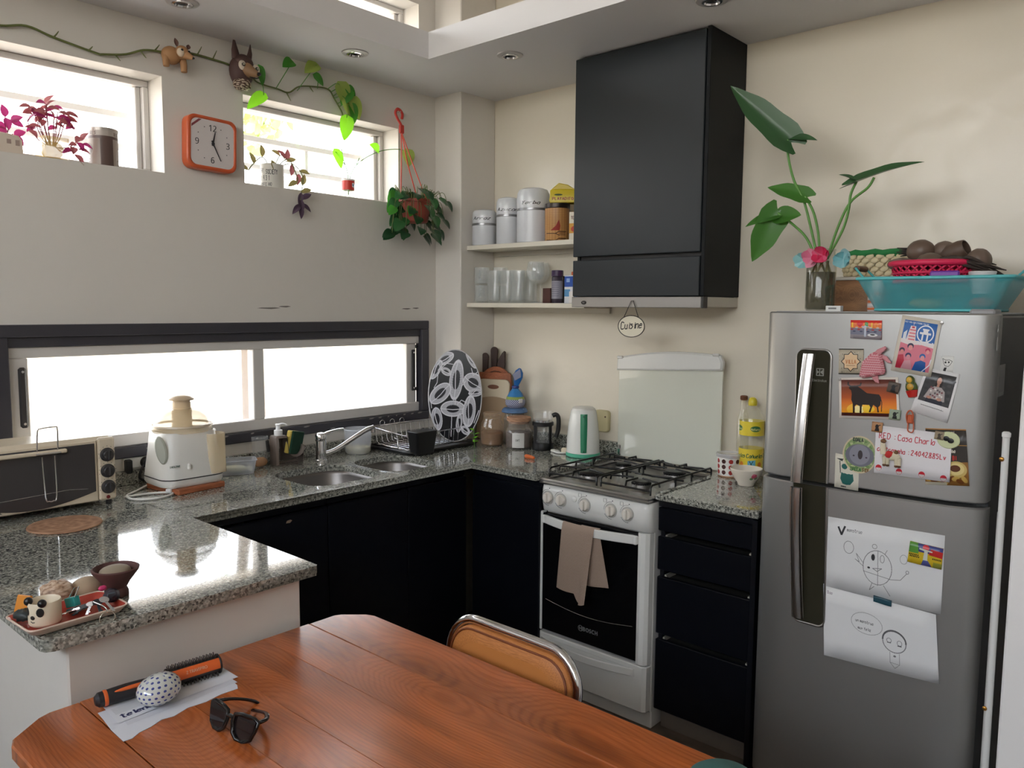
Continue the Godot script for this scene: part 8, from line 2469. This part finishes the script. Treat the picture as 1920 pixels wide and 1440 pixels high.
	for q in [[0.002, 0.104, 0.008], [0.027, 0.111, 0.004], [0.055, 0.118, 0.009]]:
		rp = []
		for k in 40: rp.append(Vector3(cos(TAU * k / 40) * q[1], q[0], -sin(TAU * k / 40) * q[1]))
		part(pk, "hoop", MB.new().tube(rp, q[2], 8, true, 1.0), pink)
	part(pk, "base", MB.new().cyl(Vector3(0, -0.004, 0), 0.10, 0.006, 30), mat(rgb8(150, 26, 60), 0.6))
	# pods and shells heaped in it
	var pods := [["large round brown seed pod, leftmost of the heap", 2.255, 1.735, 0.33, 0.040, 0.036], ["round brown seed pod in the middle of the heap top", 2.315, 1.735, 0.31, 0.033, 0.030], ["brown seed pod half sunk at the front left of the basket", 2.215, 1.695, 0.375, 0.040, 0.020], ["shiny brown seed pod at the front of the heap", 2.300, 1.700, 0.400, 0.038, 0.026], ["fibrous greenish brown pod hanging at the right edge of the heap", 2.418, 1.70, 0.36, 0.036, 0.036]]
	for i in pods.size():
		var q: Array = pods[i]
		var pt := thing("seed_pod", q[0], "seed pod", Vector3(q[1], q[2], q[3]), 0.3 * i, "seed pods in the pink basket")
		m = MB.new()
		m.blob(Vector3.ZERO, Vector3(q[4], q[5], q[4] * 0.9), 22, func(d: Vector3) -> float: return 1.0 + 0.02 * sin(d.x * 9.0 + i) * cos(d.z * 7.0))
		part(pt, "shell", m, mat(rgb8(100, 82, 70).lightened(0.05 * (i % 3)), 0.42))
		if i == 0 or i == 4:
			for k in 5:
				var s: float = -1.0 if i == 0 else 1.0
				m = MB.new()
				m.tube([Vector3(s * q[4] * 0.85, 0.004 * k - 0.008 - (0.01 if i == 4 else 0.0), 0), Vector3(s * (q[4] + 0.020 + 0.004 * (k % 3)), 0.006 * k - 0.012 - (0.022 if i == 4 else 0.0), 0.006 * k - 0.01)], [0.0045, 0.0015], 5)
				part(pt, "fibre", m, mat(rgb8(50, 40, 36), 0.8))
	var hp := thing("seed_pod", "hollow cut brown pod with an open dark mouth, right of the round pods", "seed pod", Vector3(2.350, 1.728, 0.335), 0.0, "seed pods in the pink basket")
	hp.rotation = Vector3(0.5, 0.0, -1.1)
	part(hp, "shell", MB.new().lathe([Vector2(0, -0.035), Vector2(0.02, -0.032), Vector2(0.03, -0.01), Vector2(0.028, 0.02), Vector2(0.024, 0.034), Vector2(0.021, 0.034), Vector2(0.024, 0.01), Vector2(0, -0.02)], 22), mat(rgb8(92, 74, 62), 0.5))
	for k in 8:
		var a := -0.3 + 0.35 * k
		m = MB.new()
		m.tube(curve([Vector3(-0.07 + 0.012 * k, 0.0, 0.03), Vector3(-0.01 + 0.008 * k, 0.012 * sin(k), 0.045), Vector3(0.09 + 0.012 * (k % 4), -0.012 - 0.005 * k, 0.03 - 0.008 * k)], 5), [0.006, 0.006, 0.006, 0.0055, 0.005, 0.005, 0.0045, 0.004, 0.0035, 0.003, 0.0015], 6)
		if k == 0: hp = thing("dry_husk", "dark dry fibrous husk strands draped over the right of the heap", "dried plant", Vector3(2.365, 1.698, 0.37))
		part(hp, "strand", m, mat(rgb8(62, 52, 46), 0.8))
	# ---- folded rack between the fridge and the wall end
	var fr := thing("folding_rack", "white folded metal rack leaning between the fridge side and the wall end", "rack", Vector3(2.60, 0, 0.93))
	part(fr, "upright", W(fr).tube([Vector3(2.622, 0.0, 0.97), Vector3(2.618, 1.20, 0.97), Vector3(2.617, 1.283, 0.968)], 0.0072, 10), mat(rgb8(216, 216, 214), 0.4))
	part(fr, "upright", W(fr).tube([Vector3(2.600, 0.0, 0.86), Vector3(2.606, 1.10, 0.90)], 0.008, 8), mat(rgb8(200, 200, 198), 0.4))
	for y in [0.3, 0.7, 1.08]: part(fr, "rung", W(fr).tube([Vector3(2.619, y, 0.97), Vector3(2.603, y, 0.88)], 0.005, 7), mat(rgb8(206, 206, 204), 0.4))
	part(fr, "end_cap", W(fr).cyl(Vector3(2.617, 1.281, 0.968), 0.0088, 0.014, 14, 0.003), mat(rgb8(222, 222, 220), 0.4))
	for y in [1.235, 0.665]: part(fr, "rivet", W(fr).blob(Vector3(2.613, y, 0.979), Vector3(0.005, 0.0055, 0.003), 10), M.brass)

func tray_items():
	var Y := 0.9
	# ---- catch-all tray
	var t := thing("ceramic_tray", "small coral red rectangular tray with a pale rim at the peninsula corner", "tray", Vector3(1.190, Y, 2.385), 0.06)
	var m := MB.new()
	var rr: Array = []
	for q in [[0.018, 0.066, 0.098], [0.018, 0.062, 0.094], [0.006, 0.052, 0.084]]: rr.append(ring_box(-q[1], -q[2], q[1], q[2], 0.016, q[0]))
	loft(m, rr, true, true)
	part(t, "dish", m, mat(rgb8(186, 76, 62), 0.25))
	m = MB.new()
	rr = []
	for q in [[0.018, 0.066, 0.098], [0.004, 0.056, 0.088], [0.001, 0.050, 0.082]]: rr.append(ring_box(-q[1], -q[2], q[1], q[2], 0.016, q[0]))
	rr.reverse()
	loft(m, rr)
	m.tube(ring_box(-0.065, -0.097, 0.065, 0.097, 0.016, 0.018), 0.0022, 6, true)
	part(t, "outer_rim", m, mat(rgb8(222, 196, 178), 0.3))
	# ---- panda cup
	var p := thing("panda_cup", "little cream cup painted with a panda face, with round black ears", "cup", Vector3(1.200, Y + 0.007, 2.432), 0.0)
	m = MB.new()
	m.lathe([Vector2(0, 0.001), Vector2(0.027, 0.001), Vector2(0.030, 0.005), Vector2(0.0305, 0.048), Vector2(0.0295, 0.050), Vector2(0.0275, 0.047), Vector2(0.026, 0.008), Vector2(0, 0.006)], 36)
	part(p, "cup", m, mat(rgb8(226, 212, 186), 0.35))
	for q in [[-0.45, 0.051, 0.0085], [-1.75, 0.052, 0.0085]]:
		part(p, "ear", MB.new().blob(Vector3(cos(q[0]) * 0.028, q[1], -sin(q[0]) * 0.028), Vector3(q[2], q[2], q[2]), 14), M.black)
	for q in [[-0.58, 0.033, 0.0075, 0.0095], [-1.10, 0.022, 0.0055, 0.0045], [-1.62, 0.033, 0.007, 0.009]]:
		m = MB.new()
		m.T = Transform3D(Basis(Vector3.UP, q[0]), Vector3(cos(q[0]) * 0.0303, q[1], -sin(q[0]) * 0.0303))
		m.blob(Vector3.ZERO, Vector3(0.001, q[3], q[2]), 12)
		part(p, "painted_mark", m, mat(rgb8(34, 32, 30), 0.4))
	part(p, "mouth_line", MB.new().tube([Vector3(cos(-1.25) * 0.0305, 0.014, -sin(-1.25) * 0.0305), Vector3(cos(-1.1) * 0.0308, 0.012, -sin(-1.1) * 0.0308), Vector3(cos(-0.95) * 0.0305, 0.013, -sin(-0.95) * 0.0305)], 0.0008, 4), M.black)
	# ---- other small things in the tray
	m = MB.new()
	m.box(Vector3(0, 0.02, 0), Vector3(0.034, 0.036, 0.008), 0.002, Basis(Vector3.UP, 0.5) * Basis(Vector3(1, 0, 0), -0.35))
	solo("lighter", m, mat(rgb8(216, 140, 60), 0.15), "shiny orange lighter leaning behind the panda cup", "lighter", Vector3(1.148, Y + 0.02, 2.455))
	m = MB.new()
	m.blob(Vector3(0, 0.014, 0), Vector3(0.02, 0.012, 0.016), 14, func(d: Vector3) -> float: return 1.0 + 0.2 * sin(d.x * 8.0) * cos(d.z * 9.0))
	solo("dark_pebble", m, mat(rgb8(46, 54, 54), 0.4), "lumpy dark green stone at the tray end, left of the panda cup", "stone", Vector3(1.168, Y + 0.010, 2.462))
	m = MB.new()
	m.box(Vector3(0, 0.014, 0), Vector3(0.03, 0.020, 0.014), 0.001, Basis(Vector3.UP, 0.3) * Basis(Vector3(0, 0, 1), 0.3))
	var bc := solo("binder_clip", m, mat(rgb8(40, 150, 146), 0.35), "turquoise binder clip beside the panda cup", "clip", Vector3(1.196, Y + 0.022, 2.378))
	part(bc, "lever", MB.new().tube([Vector3(-0.008, 0.022, 0.004), Vector3(-0.006, 0.040, -0.006), Vector3(0.004, 0.044, -0.012), Vector3(0.012, 0.026, 0.0)], 0.0012, 5), M.chrome)
	var ks := thing("key_bunch", "bunch of dark keys with a big split ring hanging over the tray rim", "keys", Vector3(1.205, Y + 0.012, 2.345))
	for i in 5:
		m = MB.new()
		var B := Basis(Vector3.UP, 0.3 + 0.35 * i) * Basis(Vector3(1, 0, 0), 0.1 * i)
		m.T = Transform3D(B, Vector3(0.008 * (i - 2), 0.003 + 0.004 * i, 0.01 * (2 - i)))
		m.cyl(Vector3(0, 0, 0), 0.010, 0.002, 16)
		m.box(Vector3(0, 0.001, 0.024), Vector3(0.006, 0.002, 0.034), 0.0004)
		m.box(Vector3(0.003, 0.001, 0.032), Vector3(0.004, 0.002, 0.004))
		part(ks, "key", m, M.chrome if i % 2 == 0 else mat(rgb8(46, 50, 58), 0.35, 0.6))
	var rg: Array = []
	for i in 28: rg.append(Vector3(0.062 + 0.001 * sin(i), -0.004 + sin(TAU * i / 28) * 0.0145, -0.008 + cos(TAU * i / 28) * 0.0155))
	part(ks, "split_ring", MB.new().tube(rg, 0.0011, 5, true), mat(rgb8(214, 206, 190), 0.25, 0.8))
	part(ks, "chain", MB.new().tube(curve([Vector3(0.012, 0.02, 0.0), Vector3(0.03, 0.014, -0.01), Vector3(0.05, 0.010, -0.012), Vector3(0.062, 0.009, -0.008)], 4), 0.0018, 5), M.chrome)
	var tg := thing("key_fob", "dark key fob figure with a pink cap among the keys", "key fob", Vector3(1.195, Y + 0.012, 2.300))
	part(tg, "body", MB.new().blob(Vector3(0, 0.016, 0), Vector3(0.016, 0.014, 0.016), 16, func(d: Vector3) -> float: return 1.0 + 0.15 * sin(d.x * 7.0 + d.y * 5.0)), mat(rgb8(50, 46, 56), 0.4))
	part(tg, "cap", MB.new().blob(Vector3(-0.014, 0.032, 0.012), Vector3(0.006, 0.006, 0.009), 12), mat(rgb8(206, 56, 110), 0.5))
	part(tg, "tag", MB.new().box(Vector3(0.014, 0.018, 0.006), Vector3(0.004, 0.020, 0.016), 0.001, Basis(Vector3(0, 0, 1), -0.3)), mat(rgb8(60, 76, 86), 0.4))
	m = MB.new()
	m.box(Vector3(0, 0.005, 0), Vector3(0.012, 0.008, 0.05), 0.002, Basis(Vector3.UP, 0.15))
	solo("lip_balm", m, mat(rgb8(60, 100, 110), 0.4), "short teal and white stick lying across the tray behind the keys", "stick", Vector3(1.180, Y + 0.008, 2.36))
	# ---- mortar with a stone, two stones behind
	var mo := thing("clay_bowl", "dark brown footed clay bowl beside the red tray", "bowl", Vector3(1.125, Y, 2.262))
	m = MB.new()
	m.lathe([Vector2(0, 0.001), Vector2(0.026, 0.001), Vector2(0.026, 0.01), Vector2(0.022, 0.02), Vector2(0.03, 0.034), Vector2(0.048, 0.058), Vector2(0.050, 0.064), Vector2(0.046, 0.066), Vector2(0.040, 0.056), Vector2(0.02, 0.036), Vector2(0, 0.032)], 40)
	part(mo, "bowl", m, mat(rgb8(88, 56, 52), 0.7))
	m = MB.new()
	m.blob(Vector3(0, 0, 0), Vector3(0.030, 0.014, 0.034), 20)
	solo("smooth_stone", m, mat(rgb8(150, 136, 116), 0.7), "smooth grey beige stone resting inside the clay bowl", "stone", Vector3(1.123, Y + 0.056, 2.262))
	var rock := func(d: Vector3) -> float: return 1.0 + 0.10 * sin(d.x * 6.0 + 1.0) * cos(d.y * 5.0) + 0.07 * sin(d.z * 11.0)
	m = MB.new()
	m.blob(Vector3(0, 0.026, 0), Vector3(0.032, 0.029, 0.036), 24, rock)
	solo("rough_stone", m, tmat(ntex(noise(FastNoiseLite.TYPE_SIMPLEX, 0.03, 31, 4), 256, ramp([[0.0, rgb8(120, 90, 70)], [0.5, rgb8(190, 160, 134)], [1.0, rgb8(222, 204, 184)]])), 0.5), "rough pinkish beige rock behind the panda cup", "stone", Vector3(1.092, Y, 2.372))
	m = MB.new()
	m.blob(Vector3(0, 0.023, 0), Vector3(0.03, 0.026, 0.036), 24, func(d: Vector3) -> float: return 1.0 + 0.05 * sin(d.x * 5.0))
	solo("smooth_stone", m, mat(rgb8(178, 156, 130), 0.7), "rounded sandy stone between the rough rock and the clay bowl", "stone", Vector3(1.092, Y, 2.312))

func table_items():
	var Y := 0.7505
	# ---- papers
	var lp := Pic.new(512, 256, rgb8(220, 221, 226))
	for i in 3: lp.rect(0.60, 0.42 + i * 0.03, 0.3, 0.012, rgb8(160, 160, 166))
	lp.text("telenor", 0.05, 0.86, 0.16, 8.0, rgb8(40, 44, 84))
	lp.rect(0.03, 0.35, 0.3, 0.30, rgb8(206, 208, 212))
	var m := MB.new()
	var sh := func(q: Array, y: float, wav: float) -> MB:
		var b := MB.new()
		b.sheet(func(u: float, v: float) -> Vector3:
			var a: Vector2 = q[0].lerp(q[1], u)
			var c: Vector2 = q[3].lerp(q[2], u)
			var p: Vector2 = c.lerp(a, v)
			return Vector3(p.x, y + wav * (0.5 + 0.5 * sin(u * 5.0 + v * 3.0)), p.y), 10, 5)
		b.sheet(func(u: float, v: float) -> Vector3:
			var a: Vector2 = q[0].lerp(q[1], u)
			var c: Vector2 = q[3].lerp(q[2], u)
			var p: Vector2 = c.lerp(a, v)
			return Vector3(p.x, y - 0.0004 + wav * (0.5 + 0.5 * sin(u * 5.0 + v * 3.0)), p.y), 10, 5, true)
		return b
	# torn lower sheet: an outline with a ragged long edge
	m.T = plan(Y)
	m.prism(xz(V2([[1.345, 2.392], [1.375, 2.394], [1.430, 2.400], [1.487, 2.401], [1.489, 2.386], [1.478, 2.368], [1.474, 2.345], [1.462, 2.318], [1.467, 2.296], [1.455, 2.262], [1.459, 2.225], [1.452, 2.19], [1.455, 2.153], [1.440, 2.146], [1.36, 2.14], [1.345, 2.25]])), 0.0008)
	solo("torn_paper", m, mat(rgb8(216, 217, 224), 0.75), "torn white sheet with a ragged edge, lowest paper on the table", "paper", Vector3.ZERO)
	solo("letter", sh.call(V2([[1.318, 2.376], [1.322, 2.128], [1.408, 2.126], [1.418, 2.382]]), Y + 0.0016, 0.0012), tmat(lp.tex(), 0.7), "opened printed letter with a logo, under the brush and glass egg", "letter")
	solo("envelope", sh.call(V2([[1.330, 2.36], [1.335, 2.14], [1.428, 2.139], [1.436, 2.372]]), Y + 0.0009, 0.0004), mat(rgb8(206, 207, 214), 0.75), "plain white sheet sandwiched between the letter and the torn paper", "paper")
	# ---- hairbrush: axis from (1.325, 2.395) to (1.350, 2.140)
	var h := thing("hairbrush", "black and orange round hairbrush lying on the letters", "hairbrush", Vector3(1.330, Y + 0.0195, 2.392))
	var d := Vector3(0.030, 0.004, -0.250).normalized()
	var sd := d.cross(Vector3.UP).normalized()
	h.basis = Basis(sd, d, sd.cross(d))       # local y runs along the brush
	m = MB.new()
	m.lathe([Vector2(0, 0.0), Vector2(0.009, 0.001), Vector2(0.0145, 0.007), Vector2(0.0155, 0.02), Vector2(0.0165, 0.06), Vector2(0.0150, 0.10), Vector2(0.011, 0.125), Vector2(0.010, 0.134)], 24)
	part(h, "handle", m, mat(rgb8(30, 28, 32), 0.5))
	part(h, "orange_ring", MB.new().lathe([Vector2(0.0155, 0.016), Vector2(0.0163, 0.018), Vector2(0.0163, 0.021), Vector2(0.0157, 0.023)], 24), mat(rgb8(226, 104, 44), 0.4))
	m = MB.new()
	m.blob(Vector3(0.010, 0.070, 0.0115), Vector3(0.005, 0.036, 0.004), 14)
	part(h, "orange_inlay", m, mat(rgb8(226, 104, 44), 0.4))
	m = MB.new()
	m.lathe([Vector2(0.010, 0.13), Vector2(0.017, 0.136), Vector2(0.0185, 0.14), Vector2(0.0185, 0.246), Vector2(0.016, 0.252), Vector2(0, 0.254)], 28)
	var br := part(h, "barrel", m, mat(rgb8(30, 26, 26), 0.45))
	m = MB.new()
	m.sheet(func(u: float, v: float) -> Vector3:
		var a := lerpf(-0.15, 1.05, u)
		return Vector3(cos(a) * 0.0196, 0.142 + 0.104 * v, sin(a) * 0.0196), 8, 3, true)
	part(br, "orange_panel", m, mat(rgb8(222, 100, 40), 0.4))
	lettering(br, "Z TRAVIPRO", Vector3(cos(0.45) * 0.0202, 0.196, sin(0.45) * 0.0202), Basis(Vector3.UP, -0.45 + PI / 2) * Basis(Vector3(0, 0, 1), PI / 2), 0.006, mat(rgb8(226, 190, 160), 0.5))
	for k in 9:
		m = MB.new()
		var a: float = 1.35 + k * 0.52
		for i in 14:
			var y := 0.146 + i * 0.0073
			var c := Vector3(cos(a), 0, sin(a))
			m.tube([c * 0.0175 + Vector3(0, y, 0), c * 0.0265 + Vector3(0, y, 0)], [0.0017, 0.0012], 5)
		part(br, "bristle_row", m, mat(rgb8(62, 52, 48), 0.6))
	for y in [0.140, 0.248]:
		var ring: Array = []
		for i in 24: ring.append(Vector3(cos(TAU * i / 24) * 0.0195, y, sin(TAU * i / 24) * 0.0195))
		part(br, "end_ring", MB.new().tube(ring, 0.0022, 6, true), mat(rgb8(26, 22, 22), 0.4))
	# ---- glass egg paperweight
	var P := Pic.new(512, 256, rgb8(206, 208, 204))
	for i in 9:
		var n := maxi(4, roundi(22.0 * sin(PI * (i + 1) / 10.0)))
		for k in n:
			P.oval((k + 0.5 * (i % 2)) / n, (i + 1) / 10.0, 0.011 / maxf(sin(PI * (i + 1) / 10.0), 0.3), 0.024, rgb8(52, 62, 130))
	P.rect(0, 0.86, 1, 0.14, rgb8(150, 152, 150))
	var e := thing("paperweight", "speckled pale glass egg paperweight with blue dots on the letters", "paperweight", Vector3(1.398, Y + 0.0025, 2.293), 0.4)
	m = MB.new()
	m.blob(Vector3(0, 0.030, 0), Vector3(0.039, 0.030, 0.047), 36, func(q: Vector3) -> float: return 1.0 if q.y > -0.7 else 0.985)
	var em := tmat(P.tex(), 0.1)
	em.clearcoat_enabled = true
	em.clearcoat = 0.8
	em.clearcoat_roughness = 0.03
	part(e, "egg", m, em)
	# ---- sunglasses
	var s := thing("sunglasses", "black sunglasses lying folded open on the table with dark lenses", "sunglasses", Vector3(1.608, Y, 2.262), 0.1)
	s.rotation = Vector3(-0.30, 0.10, 0.0)
	var gl := mat(rgb8(16, 14, 14), 0.12)
	var ln := mat(rgb8(24, 18, 20), 0.04)
	for sg in [-1.0, 1.0]:
		var o: Array = [Vector2(0.008, 0.030), Vector2(0.014, 0.010), Vector2(0.026, 0.002), Vector2(0.044, 0.001), Vector2(0.060, 0.010), Vector2(0.067, 0.028), Vector2(0.070, 0.044), Vector2(0.060, 0.047), Vector2(0.030, 0.047), Vector2(0.012, 0.043)]
		var pts: Array = []
		for q in o: pts.append(Vector3(q.x * sg, q.y, -0.004 * pow(q.x / 0.07, 2.0) * 2.0))
		part(s, "rim", MB.new().tube(pts, 0.0042, 8, true), gl)
		var pl: Array = []
		for q in o: pl.append(Vector2(q.x * sg, q.y))
		m = MB.new()
		m.T = Transform3D(Basis(), Vector3(0, 0, -0.004))
		m.prism(pl, 0.002)
		part(s, "lens", m, ln)
		m = MB.new()
		if sg < 0: m.tube(curve([Vector3(-0.068, 0.042, -0.006), Vector3(-0.066, 0.044, -0.05), Vector3(-0.060, 0.036, -0.10), Vector3(-0.058, 0.018, -0.125)], 5), [0.006, 0.0055, 0.005, 0.005, 0.0045, 0.0045, 0.0045, 0.0045, 0.0045, 0.0045, 0.005, 0.005, 0.0055, 0.0055, 0.006, 0.005], 8, false, 0.7)
		else: m.tube(curve([Vector3(0.068, 0.042, -0.006), Vector3(0.064, 0.046, -0.03), Vector3(0.03, 0.044, -0.055), Vector3(-0.03, 0.030, -0.075)], 5), 0.0048, 8, false, 0.7)
		part(s, "temple", m, gl)
	part(s, "bridge", MB.new().tube([Vector3(-0.010, 0.034, 0), Vector3(0, 0.037, 0.001), Vector3(0.010, 0.034, 0)], 0.004, 8), gl)
	# ---- teal pot at the far end of the table
	var tp := thing("teal_pot", "dark teal round lidded pot at the bottom edge, on the right end of the table", "pot", Vector3(2.388, Y, 1.800))
	m = MB.new()
	m.lathe([Vector2(0, 0.0), Vector2(0.045, 0.0), Vector2(0.055, 0.006), Vector2(0.058, 0.02), Vector2(0.056, 0.026)], 40)
	part(tp, "body", m, mat(rgb8(50, 92, 88), 0.55))
	part(tp, "lid", MB.new().lathe([Vector2(0.057, 0.026), Vector2(0.058, 0.03), Vector2(0.05, 0.036), Vector2(0, 0.040)], 40), mat(rgb8(54, 98, 94), 0.6))
